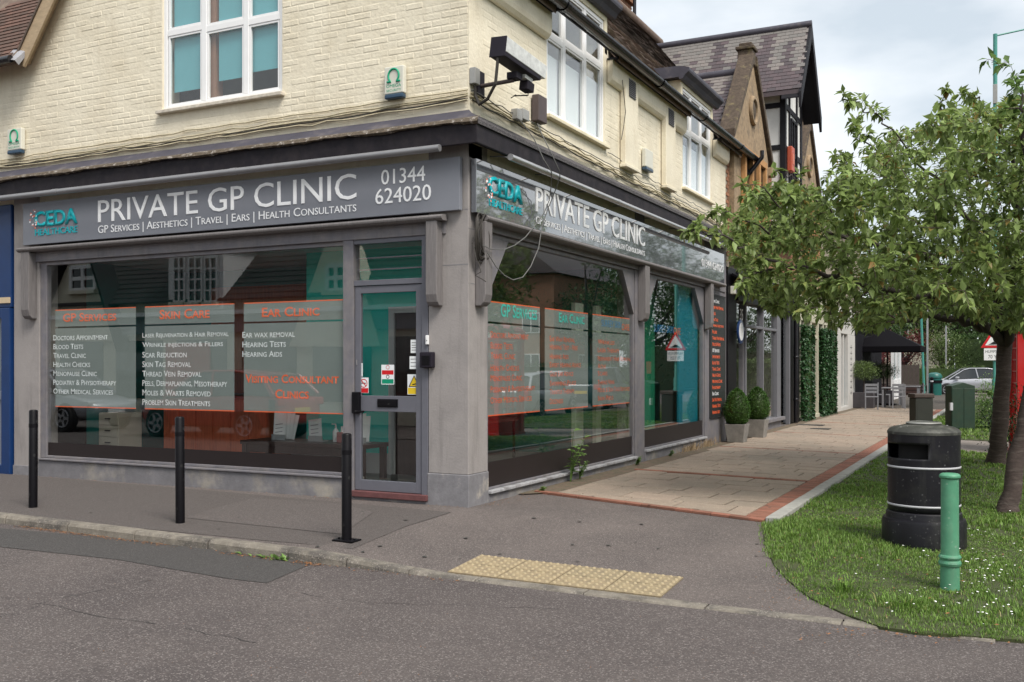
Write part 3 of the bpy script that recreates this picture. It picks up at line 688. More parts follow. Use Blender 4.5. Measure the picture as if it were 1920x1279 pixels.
for _ in range(75):
    if dr.random() < 0.6: p = PG(dr.uniform(0, 1420), dr.uniform(960, 1060)); zf_ = z_pave(p.x, p.y)
    else: p = PG(dr.uniform(1100, 1500), dr.uniform(800, 975)); zf_ = z_pave(p.x, p.y)+0.028
    if p.y < KY+0.05: continue
    r = dr.uniform(0.010, 0.024); zf_ = zf_+0.0095 if p.y < 1.2 else zf_+0.002; ph = dr.uniform(0, 6, 3)
    gm.add([(p.x+r*(1+0.2*math.sin(3*t+ph[0]))*math.cos(t), p.y+r*(1+0.2*math.sin(2*t+ph[1]))*math.sin(t), zf_) for t in [i*6.283/9 for i in range(9)]], [tuple(range(9))])
gmo = stuff(gm.obj('gum_spots', mat('old_gum', (0.066, 0.060, 0.057), 0.8, var=0.2, island=0.4))); gmo['label'] = 'old dark chewing gum spots on the pavement'; gmo['category'] = 'gum spots'
for _ in range(260):
    p = PG(dr.uniform(1440, 1920), dr.uniform(870, 1190))
    if inside(GA, np.array([p.x]), np.array([p.y]))[0]: crumb(p.x, p.y, z_pave(p.x, p.y)+0.035, 0.012)
for _ in range(420):
    p = PRD(dr.uniform(0, 1920), dr.uniform(1040, 1279)); crumb(p.x, p.y, z_road(p.x)+0.003, 0.004)
dbo = db.obj('fallen_debris', M['debris']); stuff(dbo); dbo['label'] = 'dry brown leaf litter along kerb and wall foot'; dbo['category'] = 'leaf litter'
# ------------------------------------------------------------------ the corner clinic building
CL = thing('clinic_building', 'cream painted brick corner building with grey shopfront and tiled roof', 'building')
GAB = [(-9.4, 3.7), (0, 3.7), (0, 6.05), (-3.5, 10.2), (-6.72, 5.85), (-9.4, 5.85)]   # (x, z) outline of the gable wall
LWIN = (LX(303), LX(528), 4.69, 6.45)
RW1 = (2.0, 3.95, 4.60, 6.36); RW2 = (7.66, 9.5, 4.62, 6.36)
WEND = 10.55
# backing walls with openings left for the windows
wl = MB()
x0, x1, z0, z1 = LWIN
for p in (clip(GAB, 1, 0, x0), clip(GAB, -1, 0, -x1), clip(clip(clip(GAB, 1, 0, x1), -1, 0, -x0), 0, 1, z0), clip(clip(clip(GAB, 1, 0, x1), -1, 0, -x0), 0, -1, -z1)):
    wl.prism(p, 'y', 0.012, 0.30)
wall_l = wl.obj('gable_wall', M['cream'], CL)
wr = MB(); zt = 6.03
for a, b, c, d in ((0.30, RW1[0], 3.7, zt), (RW1[1], RW2[0], 3.7, zt), (RW2[1], WEND, 3.7, zt), (RW1[0], RW1[1], 3.7, RW1[2]), (RW2[0], RW2[1], 3.7, RW2[2])):
    wr.box(-0.30, -0.012, a, b, c, d)
wr.box(-0.30, -0.012, 0.30, 0.301, 3.7, zt); wr.box(-0.20, -0.012, 0.02, 0.2995, 3.7, zt)
wall_r = wr.obj('street_wall', M['cream'], CL)
# painted bricks: the 300 that show largest are single pieces, the others one joined piece
def brick_shape(mb, plane, a, b, z0, z1, d, dep=0.0021):
    i = 0.008; p = 0.012-(dep if plane == 'L' else dep*0.6)+d*0.7
    if plane == 'L':
        V = [(a, 0.0125, z0), (b, 0.0125, z0), (b, 0.0125, z1), (a, 0.0125, z1), (a+i, p, z0+i), (b-i, p, z0+i), (b-i, p, z1-i), (a+i, p, z1-i)]
        Fq = [(4, 5, 6, 7), (0, 1, 5, 4), (1, 2, 6, 5), (2, 3, 7, 6), (3, 0, 4, 7)]
    else:
        V = [(-0.0125, a, z0), (-0.0125, b, z0), (-0.0125, b, z1), (-0.0125, a, z1), (-p, a+i, z0+i), (-p, b-i, z0+i), (-p, b-i, z1-i), (-p, a+i, z1-i)]
        Fq = [(7, 6, 5, 4), (4, 5, 1, 0), (5, 6, 2, 1), (6, 7, 3, 2), (7, 4, 0, 3)]
    mb.add(V, Fq)
def gab_x(z):
    if z <= 5.85: return -9.35, -0.004
    l = -6.72 + (z-5.85)/(10.2-5.85)*(6.72-3.5)
    r = 0.0 if z <= 6.05 else -(z-6.05)/(10.2-6.05)*3.5
    return l+0.02, r-0.004
cand = []; CH = 0.0765
z = 4.06; ci = 0
while z < 8.6:
    lo, hi = gab_x(z+CH); x = hi
    first = True
    while x > lo+0.03:
        ln = 0.1125 if (first and ci % 2) else 0.225
        a = max(x-ln, lo); first = False
        segs = [(a, x)]
        if LWIN[2]-0.02 < z+CH and z < LWIN[3]:
            s2 = []
            for p, q in segs:
                if q <= LWIN[0] or p >= LWIN[1]: s2.append((p, q))
                else:
                    if p < LWIN[0]-0.03: s2.append((p, LWIN[0]))
                    if q > LWIN[1]+0.03: s2.append((LWIN[1], q))
            segs = s2
        for p, q in segs:
            if q-p > 0.03: cand.append((p, q, z))
        x = a
    z += CH; ci += 1
def seen(b): return (b[0]-CAM.x)**2 + CAM.y**2 - (0 if b[2] < 5.6 else -40)
cand.sort(key=seen)
vis = [b for b in cand if b[2] < 5.9]
single = set(vis[:290]); rest = MB()
for b in cand:
    p, q, z = b; wob = random.uniform(-0.002, 0.002); jz = random.uniform(-0.003, 0.003)
    mb = MB() if b in single else rest
    brick_shape(mb, 'L', p+0.005, q-0.005, z+0.005+jz, z+CH-0.005+jz, random.uniform(-0.0025, 0.003))
    if b in single: mb.obj('brick', M['cream'], wall_l)
stuff(rest.obj('brickwork', M['cream'], wall_l))
rest = MB(); z = 4.06; ci = 0
while z < 5.95:
    y = 0.004; first = True
    while y < WEND:
        ln = 0.1125 if (first and not ci % 2) else 0.225; first = False
        a, b = y, min(y+ln, WEND); y += ln; ok = True
        for w in (RW1, RW2):
            if w[2]-0.02 < z+CH and z < w[3] and b > w[0] and a < w[1]:
                if a < w[0]-0.04: b = w[0]
                elif b > w[1]+0.04: a = w[1]
                else: ok = False
        if ok and b-a > 0.03: brick_shape(rest, 'R', a+0.005, b-0.005, z+0.005, z+CH-0.005, random.uniform(-0.0025, 0.003))
    z += CH; ci += 1
stuff(rest.obj('brickwork', M['cream'], wall_r))
# pilasters, recess bands and air vents on the street wall
def pil(a, b):
    o = MB().box(0.0, 0.085, a, b, 4.45, 5.82).box(0.0, 0.11, a-0.02, b+0.02, 4.40, 4.45).obj('pilaster', M['cream'], wall_r, bevel=0.008)
    v = MB(); vm = (a+b)/2; v.box(0.086, 0.092, vm-0.14, vm+0.14, 5.46, 5.73)
    for k in range(9):
        zz = 5.47+k*0.028; v.prism([(0.092, zz), (0.104, zz), (0.092, zz+0.022)], 'y', vm-0.135, vm+0.135)
    v.obj('air_vent', M['vent'], wall_r)
M['vent'] = mat('vent_grey', (0.13, 0.13, 0.14), 0.7, var=0.2)
pil(4.54, 5.09); pil(6.44, 6.95)
def wall_piece(a, b):
    mb = MB(); pr = [(0.0, 5.50), (0.035, 5.51), (0.07, 5.55), (0.085, 5.60), (0.085, 5.82), (0.0, 5.82)]
    vs = [(p[0], a, p[1]) for p in pr] + [(p[0], b, p[1]) for p in pr]; n = len(pr)
    mb.add(vs, [(i, (i+1) % n, n+(i+1) % n, n+i) for i in range(n)] + [tuple(range(n)), tuple(range(n, 2*n))])
    mb.obj('recess_band', M['cream'], wall_r, bevel=0.004)
for a, b in ((0.02, 1.95), (4.02, 4.54), (5.09, 6.44), (6.95, 7.6), (9.56, 10.5)): wall_piece(a, b)
# upper windows
def pane(name, plane, u0, u1, z0, z1, w, m, parent, th=0.006):
    b = (u0, u1, w, w+th, z0, z1) if plane == 'L' else (w-th, w, u0, u1, z0, z1)
    return box(name, b, m, parent)
def fr(mb, plane, u0, u1, z0, z1, w0, w1):
    """w0 outer offset (towards the viewer), w1 inner"""
    if plane == 'L': mb.box(u0, u1, w0, w1, z0, z1)
    else: mb.box(-w1, -w0, u0, u1, z0, z1)
def casement(plane, u0, u1, z0, z1, splits, ztr, rec, parent, blindcol, sillm):
    f = MB(); t = 0.055
    fr(f, plane, u0, u0+t, z0, z1, rec, rec+0.07); fr(f, plane, u1-t, u1, z0, z1, rec, rec+0.07)
    fr(f, plane, u0+t, u1-t, z0, z0+t, rec, rec+0.07); fr(f, plane, u0+t, u1-t, z1-t, z1, rec, rec+0.07)
    us = [u0+t*0.5] + [u0+(u1-u0)*s for s in splits] + [u1-t*0.5]
    for s in us[1:-1]: fr(f, plane, s-0.04, s+0.04, z0+t, z1-t, rec+0.003, rec+0.067)
    for a, b, zt_ in zip(us, us[1:], ztr): fr(f, plane, a+0.038, b-0.038, zt_-0.04, zt_+0.04, rec+0.005, rec+0.065)
    w = f.obj('window', M['upvc'], parent, bevel=0.006)
    for i, (a, b, zt_) in enumerate(zip(us, us[1:], ztr)):
        for c, d in ((z0+t, zt_-0.04), (zt_+0.04, z1-t)):
            # casement sash bead
            s = MB(); aa, bb = a+0.042, b-0.042; k = 0.026
            if i != 1 or True:
                fr(s, plane, aa, aa+k, c, d, rec+0.012, rec+0.05); fr(s, plane, bb-k, bb, c, d, rec+0.012, rec+0.05)
                fr(s, plane, aa+k, bb-k, c, c+k, rec+0.012, rec+0.05); fr(s, plane, aa+k, bb-k, d-k, d, rec+0.012, rec+0.05)
                s.obj('sash', M['upvc'], w, bevel=0.003)
            pane('pane', plane, aa+0.01, bb-0.01, c+0.01, d-0.01, (rec+0.030) if plane == 'L' else -(rec+0.030), M['glass_up'], w)
    sl_ = MB(); fr(sl_, plane, u0-0.05, u1+0.04, z0-0.05, z0-0.004, -0.06, 0.05); sl_.obj('window_sill', sillm, w, bevel=0.008)
    return w
sp = [(LX(378)-LWIN[0])/(LWIN[1]-LWIN[0]), (LX(457)-LWIN[0])/(LWIN[1]-LWIN[0])]
w0 = casement('L', LWIN[0], LWIN[1], LWIN[2], LWIN[3], sp, (5.66, 5.62, 5.60), 0.035, CL, None, M['sill_old'])
# teal roller blinds, wooden jamb and the room behind
for (a, b, zb) in ((LWIN[0]+0.10, LX(372), 4.93), (LX(398), LX(452), 4.98), (LX(462), LWIN[1]-0.05, 5.02)):
    box('roller_blind', (a, b, 0.115, 0.120, zb, 6.45), M['blind'], w0)
box('inner_jamb', (LX(381), LX(392), 0.112, 0.24, 4.7, 6.45), mat('inner_jamb', (0.30, 0.16, 0.10), 0.7, var=0.1), w0)
for w in (RW1, RW2):
    ww = casement('R', w[0], w[1], w[2], w[3], (0.30, 0.66), (5.62, 5.66, 5.70), 0.03, CL, None, M['cream_smooth'])
    for a, b, zb in ((0.03, 0.29, 4.66), (0.31, 0.65, 4.66), (0.67, 0.97, 4.66)):
        box('net_blind', (-0.115, -0.11, w[0]+(w[1]-w[0])*a, w[0]+(w[1]-w[0])*b, zb, 5.42+0.1*a), mat('net_blind', (0.80, 0.82, 0.84), 0.8, var=0.03), ww)
# dark first-floor room shell (floor between the storeys too)
rm = MB(); rm.box(-8.5, -0.32, 0.32, 16.5, 3.66, 3.70); rm.box(-6.0, -0.85, 2.4, 2.45, 3.71, 6.43); rm.box(-2.4, -2.35, 2.46, 10.5, 3.71, 6.43); rm.box(-6.0, -0.85, 0.32, 10.5, 6.44, 6.48)
rm.obj('upper_room', mat('upper_room', (0.30, 0.30, 0.28), 0.9, var=0.05), CL)

# dormer tops over the street windows
def dormer(w):
    mb = MB(); a, b = w[0]-0.10, w[1]+0.10
    mb.box(-1.0, -0.012, a, w[0]-0.005, 5.9, 6.36); mb.box(-1.0, -0.012, w[1]+0.005, b, 5.9, 6.36)
    mb.box(-1.2, -0.012, a, b, 6.362, 6.46)
    d = mb.obj('dormer', M['cream_smooth'], CL)
    c = MB(); pr = [(0.0, 6.43), (0.06, 6.44), (0.10, 6.50), (0.16, 6.55), (0.17, 6.58), (0.17, 6.62), (0.0, 6.66), (-1.3, 6.70), (-1.3, 6.47), (-0.005, 6.47)]
    n = len(pr); vs = [(p[0], a-0.14, p[1]) for p in pr] + [(p[0], b+0.14, p[1]) for p in pr]
    c.add(vs, [(i, (i+1) % n, n+(i+1) % n, n+i) for i in range(n)] + [tuple(range(n)), tuple(range(n, 2*n))])
    c.obj('dormer_cornice', M['lead'], d)
dormer(RW1); dormer(RW2)
# roof of the corner building
RID = (-3.5, 10.28); EAV = (0.17, 5.89)
def slope_pts(s, lift=0.0):
    dx, dz = RID[0]-EAV[0], RID[1]-EAV[1]; L = math.hypot(dx, dz)
    return EAV[0]+dx*s/L + dz/L*lift*1.0, EAV[1]+dz*s/L - dx/L*lift, L
roof = MB()
yA, yB = 0.03, 16.9
_, _, LS = slope_pts(0)
def slab_roof(y0, y1, s0):
    x0, z0, _ = slope_pts(s0)
    V = [(x0, y0, z0), (x0, y1, z0), (RID[0], y1, RID[1]), (RID[0], y0, RID[1])]; V += [(x, y, z-0.12) for x, y, z in V]
    roof.add(V, [(0, 1, 2, 3), (7, 6, 5, 4), (0, 4, 5, 1), (1, 5, 6, 2), (2, 6, 7, 3), (3, 7, 4, 0)])
DS = 0.75
for y0, y1, s0 in ((yA, RW1[0]-0.12, 0), (RW1[0]-0.12, RW1[1]+0.12, DS), (RW1[1]+0.12, RW2[0]-0.12, 0), (RW2[0]-0.12, RW2[1]+0.12, DS), (RW2[1]+0.12, 11.2, 0), (11.2, yB, 0.75)): slab_roof(y0, y1, s0)
roof.add([(RID[0], yA, RID[1]), (RID[0], yB, RID[1]), (-6.95, yB, 5.75), (-6.95, yA, 5.75), (RID[0], yA, RID[1]-0.12), (RID[0], yB, RID[1]-0.12), (-6.9, yB, 5.63), (-6.9, yA, 5.63)], [(0, 1, 2, 3), (7, 6, 5, 4), (0, 4, 5, 1), (1, 5, 6, 2), (2, 6, 7, 3), (3, 7, 4, 0)])
roof_o = roof.obj('roof', M['roof_tile'], CL)
tl = MB(); s = 0.0; row = 0; GA_ = 0.105; TWd = 0.168
def in_dormer(y, s):
    if y > 11.1 and s < 0.8: return True
    return any(w[0]-0.12 < y < w[1]+0.12 and s < DS for w in (RW1, RW2))
while s < LS-0.05:
    y = yA + (0.5*TWd if row % 2 else 0)
    while y < yB-0.05:
        if not in_dormer(y+0.08, s) and (s < 3.5 or True):
            l1 = random.uniform(0.012, 0.022); a, b = y+0.003, y+TWd-0.003
            x0, z0, _ = slope_pts(s, l1); x1_, z1_, _ = slope_pts(s+0.115, 0.004); xb, zb, _ = slope_pts(s, 0.0)
            if row < 22 or y < 4: tl.add([(x0, a, z0), (x0, b, z0), (x1_, b, z1_), (x1_, a, z1_), (xb, a, zb), (xb, b, zb)], [(0, 1, 2, 3), (4, 5, 1, 0), (4, 0, 3), (5, 2, 1)])
            else: tl.add([(x0, a, z0), (x0, b, z0), (x1_, b, z1_), (x1_, a, z1_)], [(0, 1, 2, 3)])
        y += TWd
    s += GA_; row += 1
stuff(tl.obj('roof_tiles', M['roof_tile'], roof_o))
MB().tube([(RID[0], yA, RID[1]+0.03), (RID[0], yB, RID[1]+0.03)], 0.13, 10).obj('ridge_tiles', M['roof_tile'], roof_o, smooth=50)
# front verge of the gable with pale bargeboard and soffit, dark street-facing roof to its left
vb = MB(); a = Vector((-6.78, 0, 5.70)); b = Vector((-3.5, 0, 10.18)); d = (b-a).normalized(); n_ = Vector((d.z, 0, -d.x))
def vplank(o0, o1, y0, y1, m, nme):
    p = [a+n_*o0-d*0.12, b+n_*o0, b+n_*o1, a+n_*o1-d*0.12]
    MB().prism([(q.x, q.z) for q in p], 'y', y0, y1).obj(nme, m, CL, bevel=0.004)
M['barge'] = mat('tan_bargeboard', (0.40, 0.30, 0.19), 0.8, var=0.2, vscale=8, stretch=(1, 1, 3))
vplank(-0.04, 0.18, -0.20, -0.165, M['barge'], 'bargeboard'); vplank(-0.05, -0.02, -0.22, 0.02, M['roof_tile'], 'verge_tiles'); vplank(-0.015, 0.02, -0.163, 0.0, M['barge'], 'soffit')
# right-hand verge
a2 = Vector((0.17, 0, 5.76)); b2 = Vector((-3.5, 0, 10.18)); d2 = (b2-a2).normalized(); n2 = Vector((-d2.z, 0, d2.x))*-1
p = [a2, b2, b2+Vector((0, 0, 0.14)), a2+Vector((0, 0, 0.14))]
MB().prism([(q.x, q.z) for q in p], 'y', -0.16, 0.02).obj('bargeboard', M['barge'], CL)
# lower street-facing tiled roof at the far left
LR = MB(); ys, zs = -0.32, 5.60; sl2 = math.tan(rad(50))
lr_root = MB().add([(-6.80, ys, zs), (-12, ys, zs), (-12, 3.5, zs+3.82*sl2), (-6.80, 3.5, zs+3.82*sl2), (-6.80, ys+0.08, zs-0.06), (-12, ys+0.08, zs-0.06), (-12, 3.5, zs+3.82*sl2-0.14), (-6.80, 3.5, zs+3.82*sl2-0.14)],
               [(0, 1, 2, 3), (4, 7, 6, 5), (0, 4, 5, 1), (2, 6, 7, 3), (0, 3, 7, 4), (1, 5, 6, 2)]).obj('side_roof', M['roof_tile'], CL)
tb_ = MB().add([(0, 0, 0.02), (0.158, 0, 0.02), (0.158, 0.115, 0.006), (0, 0.115, 0.006), (0, 0, 0), (0.158, 0, 0)], [(0, 1, 2, 3), (4, 5, 1, 0), (4, 0, 3), (5, 2, 1)]).mesh('roof_tile', mat('roof_tile_single', (0.10, 0.055, 0.042), 0.85, var=0.2, vscale=6, objrand=0.3))
for r in range(17):
    for k in range(9):
        o = link('roof_tile', tb_, lr_root); o.rotation_euler = (rad(50), 0, random.uniform(-0.01, 0.01))
        xx = -6.83-(k+1)*0.163-(0.08 if r % 2 else 0); t = r*0.1
        o.location = (xx, ys+t*math.cos(rad(50))-0.004, zs+t*math.sin(rad(50))+0.006)
MB().tube([(-6.78, -0.34, 5.58), (-12, -0.34, 5.58)], 0.05, 10).obj('gutter', M['gutter'], lr_root, smooth=50)
MB().add([(-6.70, -0.34, 5.55), (-6.95, -0.34, 5.60), (-6.85, 0.1, 6.1), (-6.66, 0.02, 5.95), (-6.70, -0.28, 5.50)], [(0, 1, 2, 3), (0, 3, 4)]).obj('lead_valley', mat('pale_lead', (0.30, 0.30, 0.32), 0.5, var=0.2), lr_root)

# gutter, brackets, downpipe shoe and soffit along the street eaves
g = MB(); n = 10; GXc, GZc, GR = 0.245, 5.90, 0.085
def gut(mb, y0, y1, r):
    V = []
    for y in (y0, y1):
        V += [(GXc+r*math.cos(t), y, GZc+r*math.sin(t)) for t in [math.pi+math.pi*i/n for i in range(n+1)]]
        V += [(GXc+(r-0.006)*math.cos(t), y, GZc+(r-0.006)*math.sin(t)) for t in [2*math.pi-math.pi*i/n for i in range(n+1)]]
    k = 2*(n+1)
    mb.add(V, [(i, (i+1) % k, k+(i+1) % k, k+i) for i in range(k)] + [tuple(range(k)), tuple(range(k, 2*k))])
gut(g, -0.1, 12.0, GR)
for y in (1.9, 5.6, 8.0, 10.6): gut(g, y, y+0.09, GR+0.012)
gu = g.obj('gutter', M['gutter'], CL, smooth=40)
for a, b in ((0.0, RW1[0]-0.06), (RW1[1]+0.06, RW2[0]-0.06), (RW2[1]+0.06, 10.6)): MB().box(0.0, 0.16, a, b, 5.82, 5.845).obj('eaves_soffit', M['timber'], CL)
MB().box(0.135, 0.16, 0.0, 10.6, 5.846, 5.90).obj('eaves_board', M['timber'], CL)
for y in [0.5+0.8*i for i in range(13)]:
    MB().box(0.161, 0.175, y, y+0.03, 5.83, 5.90).obj('gutter_bracket', M['gutter'], gu)
# chimney behind the ridge
ch = MB(); cx, cy = -4.6, 16.0
ch.box(cx-0.45, cx+0.45, cy-0.45, cy+0.45, 8.6, 11.5); chim = ch.obj('chimney', M['mortar'], CL)
bk = MB()
for r in range(37):
    z = 8.65+r*0.077
    for k in range(4):
        o_ = 0.1125 if r % 2 else 0
        a = cx-0.46+k*0.23+o_*0.5; bk.box(a, a+0.215, cy-0.458, cy-0.445, z, z+0.065); bk.box(cx+0.445, cx+0.458, cy-0.46+k*0.23+o_*0.5, cy-0.245+k*0.23+o_*0.5, z, z+0.065)
stuff(bk.obj('brickwork', M['brick'], chim))
MB().box(cx-0.55, cx+0.55, cy-0.55, cy+0.55, 11.3, 11.5).box(cx-0.6, cx+0.6, cy-0.6, cy+0.6, 11.51, 11.62).obj('chimney_cap', M['brick'], chim)
MB().tube([(cx+0.75, cy-0.1, 9.6), (cx+0.75, cy-0.1, 12.2)], 0.05, 8).obj('flue_pipe', M['gutter'], chim)
for q in (-0.25, 0.25): MB().lathe([(0.12, 0), (0.14, 0.05), (0.11, 0.1), (0.10, 0.45), (0.13, 0.5)], 12, (cx+q, cy, 11.62)).obj('chimney_pot', M['brick'], chim, smooth=40)

# ------------------------------------------------------------------ cornice above the signs
PR_ = 0.23
co = MB()
co.prism([(-9.4, -PR_), (PR_, -PR_), (PR_, 10.55), (PR_-0.04, 10.55), (PR_-0.04, -PR_+0.04), (-9.4, -PR_+0.04)], 'z', 3.78, 4.0)
co.prism([(-9.4, -PR_+0.041), (PR_-0.041, -PR_+0.041), (PR_-0.041, 10.55), (0.0, 10.55), (0.0, 0.0), (-9.4, 0.0)], 'z', 3.86, 3.88)
corn = co.obj('cornice', M['cornice'], CL, bevel=0.006)
# lead flashing (side street) and felt (main street)
MB().add([(-9.4, -PR_-0.02, 4.015), (PR_+0.015, -PR_-0.02, 4.015), (0.012, -0.004, 4.19), (-9.4, -0.004, 4.19), (-9.4, -PR_-0.02, 4.004), (PR_+0.015, -PR_-0.02, 4.004), (0.0, -0.001, 4.004), (-9.4, -0.001, 4.004)],
         [(0, 1, 2, 3), (4, 7, 6, 5), (0, 4, 5, 1), (1, 5, 6, 2), (2, 6, 7, 3), (3, 7, 4, 0)]).obj('lead_flashing', M['lead'], corn)
MB().add([(PR_+0.02, -PR_-0.015, 4.012), (PR_+0.02, 10.55, 4.012), (0.004, 10.55, 4.17), (0.016, 0.0, 4.17), (PR_+0.02, -PR_-0.015, 3.97), (PR_+0.02, 10.55, 3.97)], [(0, 1, 2, 3), (0, 4, 5, 1)]).obj('roofing_felt', M['felt'], corn)
# peeling timber lip along the side-street edge: an uneven strip
pe = MB(); x = -9.4; rows_ = []
while x <= PR_+0.06:
    h = 0.035+0.012*math.sin(x*5)+random.uniform(-0.008, 0.01); rows_.append((x, h)); x += 0.06
V = []; 
for x, h in rows_:
    V += [(x, -PR_-0.022, 4.02-h), (x, -PR_-0.05-random.uniform(0, 0.008), 4.01-h*0.4), (x, -PR_-0.03, 4.03), (x, -PR_+0.05, 4.065)]
pe.add(V, [(i*4+j, (i+1)*4+j, (i+1)*4+j+1, i*4+j+1) for i in range(len(rows_)-1) for j in range(3)])
pe.obj('weathered_lip', M['lichen'], corn)
# back of the sign zone
MB().box(-9.4, -0.5, 0.014, 0.25, 3.10, 3.855).box(-0.25, -0.014, 0.44, 10.55, 3.10, 3.855).obj('fascia_back', M['cornice'], CL)

# ------------------------------------------------------------------ piers, risers and frames of the shopfront
pr = MB()
pr.prism([(-0.49, -0.0), (0.0, -0.0), (0.0, 0.43), (-0.22, 0.43), (-0.22, 0.25), (-0.49, 0.25)], 'z', 0.34, 3.86)
pier = pr.obj('corner_pier', M['pier'], CL, bevel=0.006)
for zz in (2.56, 3.14): MB().box(-0.488, 0.0, -0.0015, 0.0, zz, zz+0.008).box(0.0, 0.0015, 0.0, 0.428, zz-0.2, zz-0.192).obj('pier_joint', M['plinth'], pier)
MB().prism([(-0.50, -0.012), (0.012, -0.012), (0.012, 0.44), (-0.22, 0.44), (-0.22, 0.25), (-0.50, 0.25)], 'z', -0.06, 0.338).obj('pier_base', M['plinth'], pier, bevel=0.008)
MB().box(-7.17, -6.66, 0.0, 0.3, -0.05, 3.86).obj('end_pier', M['pier'], CL, bevel=0.006)
MB().box(-7.18, -6.65, -0.01, 0.0, -0.05, 0.13).obj('pier_base', M['plinth'], CL, bevel=0.005)
MB().box(-0.3, 0.0, 5.20, 5.62, -0.05, 3.86).obj('street_pier', M['greyframe'], CL, bevel=0.006)
MB().box(-0.3, 0.0, 9.02, 10.55, -0.05, 3.86).obj('street_pier', M['greyframe'], CL, bevel=0.006)
# risers
MB().box(-6.655, -1.5, -0.015, 0.25, -0.10, 0.225).obj('stall_riser', M['riser'], CL, bevel=0.01)
MB().box(-6.655, -1.5, -0.04, 0.02, 0.226, 0.25).obj('riser_sill', M['greyframe'], CL, bevel=0.005)
MB().box(-0.25, 0.015, 0.445, 5.195, -0.06, 0.09).obj('stall_riser', M['riser'], CL, bevel=0.01)
MB().box(-0.25, 0.015, 5.625, 9.015, -0.06, 0.15).obj('stall_riser', M['riser'], CL, bevel=0.01)
M['white_sill'] = mat('peeling_sill', (0.36, 0.36, 0.37), 0.7, var=0.35, vscale=12, bump=0.4, col2=(0.16, 0.15, 0.15), cscale=6, crange=(0.5, 0.62))
MB().box(-0.03, 0.05, 0.435, 5.195, 0.091, 0.125).obj('window_sill', M['white_sill'], CL, bevel=0.006)
MB().box(-0.03, 0.05, 5.625, 9.015, 0.151, 0.185).obj('window_sill', M['white_sill'], CL, bevel=0.006)
# lintels and hooded rails beneath the signs
MB().box(-6.95, -0.27, -0.02, 0.10, 2.90, 3.10).obj('lintel', M['greyframe'], CL, bevel=0.004)
hood = MB(); prf = [(-0.0, 3.10), (-0.0, 3.03), (-0.10, 3.03), (-0.13, 3.05), (-0.135, 3.07), (-0.12, 3.09)]
V = [(-6.93, p[0]-0.021, p[1]) for p in prf] + [(-0.24, p[0]-0.021, p[1]) for p in prf]; k = len(prf)
hood.add(V, [(i, (i+1) % k, k+(i+1) % k, k+i) for i in range(k)] + [tuple(range(k)), tuple(range(k, 2*k))]); hood.obj('blind_hood', M['bracket'], CL, bevel=0.004)
MB().box(-0.10, 0.02, 0.43, 10.45, 2.96, 3.10).obj('lintel', M['greyframe'], CL, bevel=0.004)
V = [(-p[0]+0.021, 0.16, p[1]) for p in prf] + [(-p[0]+0.021, 10.0, p[1]) for p in prf]
MB().add(V, [(i, (i+1) % k, k+(i+1) % k, k+i) for i in range(k)] + [tuple(range(k)), tuple(range(k, 2*k))]).obj('blind_hood', M['bracket'], CL, bevel=0.004)
def console(plane, a, b, z0=2.13, z1=3.03, dp=0.13):
    prf = [(0.0, z1), (-dp, z1), (-dp, z0+0.12), (-dp+0.02, z0+0.04), (-dp+0.06, z0), (0.0, z0)]; k = len(prf)
    if plane == 'L': V = [(a, p[0]-0.001, p[1]) for p in prf] + [(b, p[0]-0.001, p[1]) for p in prf]
    else: V = [(-p[0]+0.001, a, p[1]) for p in prf] + [(-p[0]+0.001, b, p[1]) for p in prf]
    MB().add(V, [(i, (i+1) % k, k+(i+1) % k, k+i) for i in range(k)] + [tuple(range(k)), tuple(range(k, 2*k))]).obj('console', M['bracket'], CL, bevel=0.01)
console('L', -6.86, -6.70); console('L', -0.45, -0.31); console('R', 0.14, 0.30); console('R', 5.30, 5.50, 2.18); console('R', 8.98, 9.16, 2.18)

# --- big side-street window
sw = MB(); rc = 0.02
sw.box(-6.66, -6.54, rc, 0.10, 0.252, 2.90); sw.box(-1.61, -1.47, rc-0.03, 0.12, 0.02, 2.90); sw.box(-6.54, -1.61, rc, 0.10, 2.85, 2.90); sw.box(-6.54, -1.61, rc, 0.10, 0.252, 0.285)
win = sw.obj('shop_window', M['greyframe'], CL, bevel=0.005)
GY = 0.045
box('pane', (-6.545, -1.605, GY, GY+0.008, 0.28, 2.855), M['glass'], win)
box('base_band', (-6.53, -1.62, GY-0.004, GY-0.002, 0.288, 0.46), M['band_dark'], win)
# --- main-street windows with cut corners
def street_window(y0, y1, z0, head, knee, cut):
    f = MB(); f.box(-0.10, -0.02, y0-0.0, y0+0.045, z0, head); f.box(-0.10, -0.02, y1-0.045, y1, z0, head)
    f.box(-0.10, -0.02, y0+0.045, y1-0.045, head-0.05, head); f.box(-0.10, -0.02, y0+0.045, y1-0.045, z0, z0+0.025)
    w = f.obj('shop_window', M['greyframe'], CL, bevel=0.005)
    for s in (0, 1):
        if s == 0: p = [(y0+0.045, head-0.05), (y0+cut, head-0.05), (y0+0.045, knee)]
        else: p = [(y1-0.045, head-0.05), (y1-cut, head-0.05), (y1-0.045, knee)]
        V = [(-0.085, *q) for q in p] + [(-0.01, *q) for q in p]
        MB().add(V, [(0, 1, 2), (5, 4, 3), (0, 3, 4, 1), (1, 4, 5, 2), (2, 5, 3, 0)]).obj('corner_spandrel', M['greyframe'], w)
    box('pane', (-0.055, -0.047, y0+0.04, y1-0.04, z0+0.02, head-0.045), M['glass'], w)
    box('base_band', (-0.045, -0.042, y0+0.047, y1-0.047, z0+0.028, z0+0.30), M['band_dark'], w)
    return w
street_window(0.435, 5.195, 0.126, 2.955, 2.28, 0.52)
street_window(5.625, 9.015, 0.186, 2.955, 2.28, 0.62)

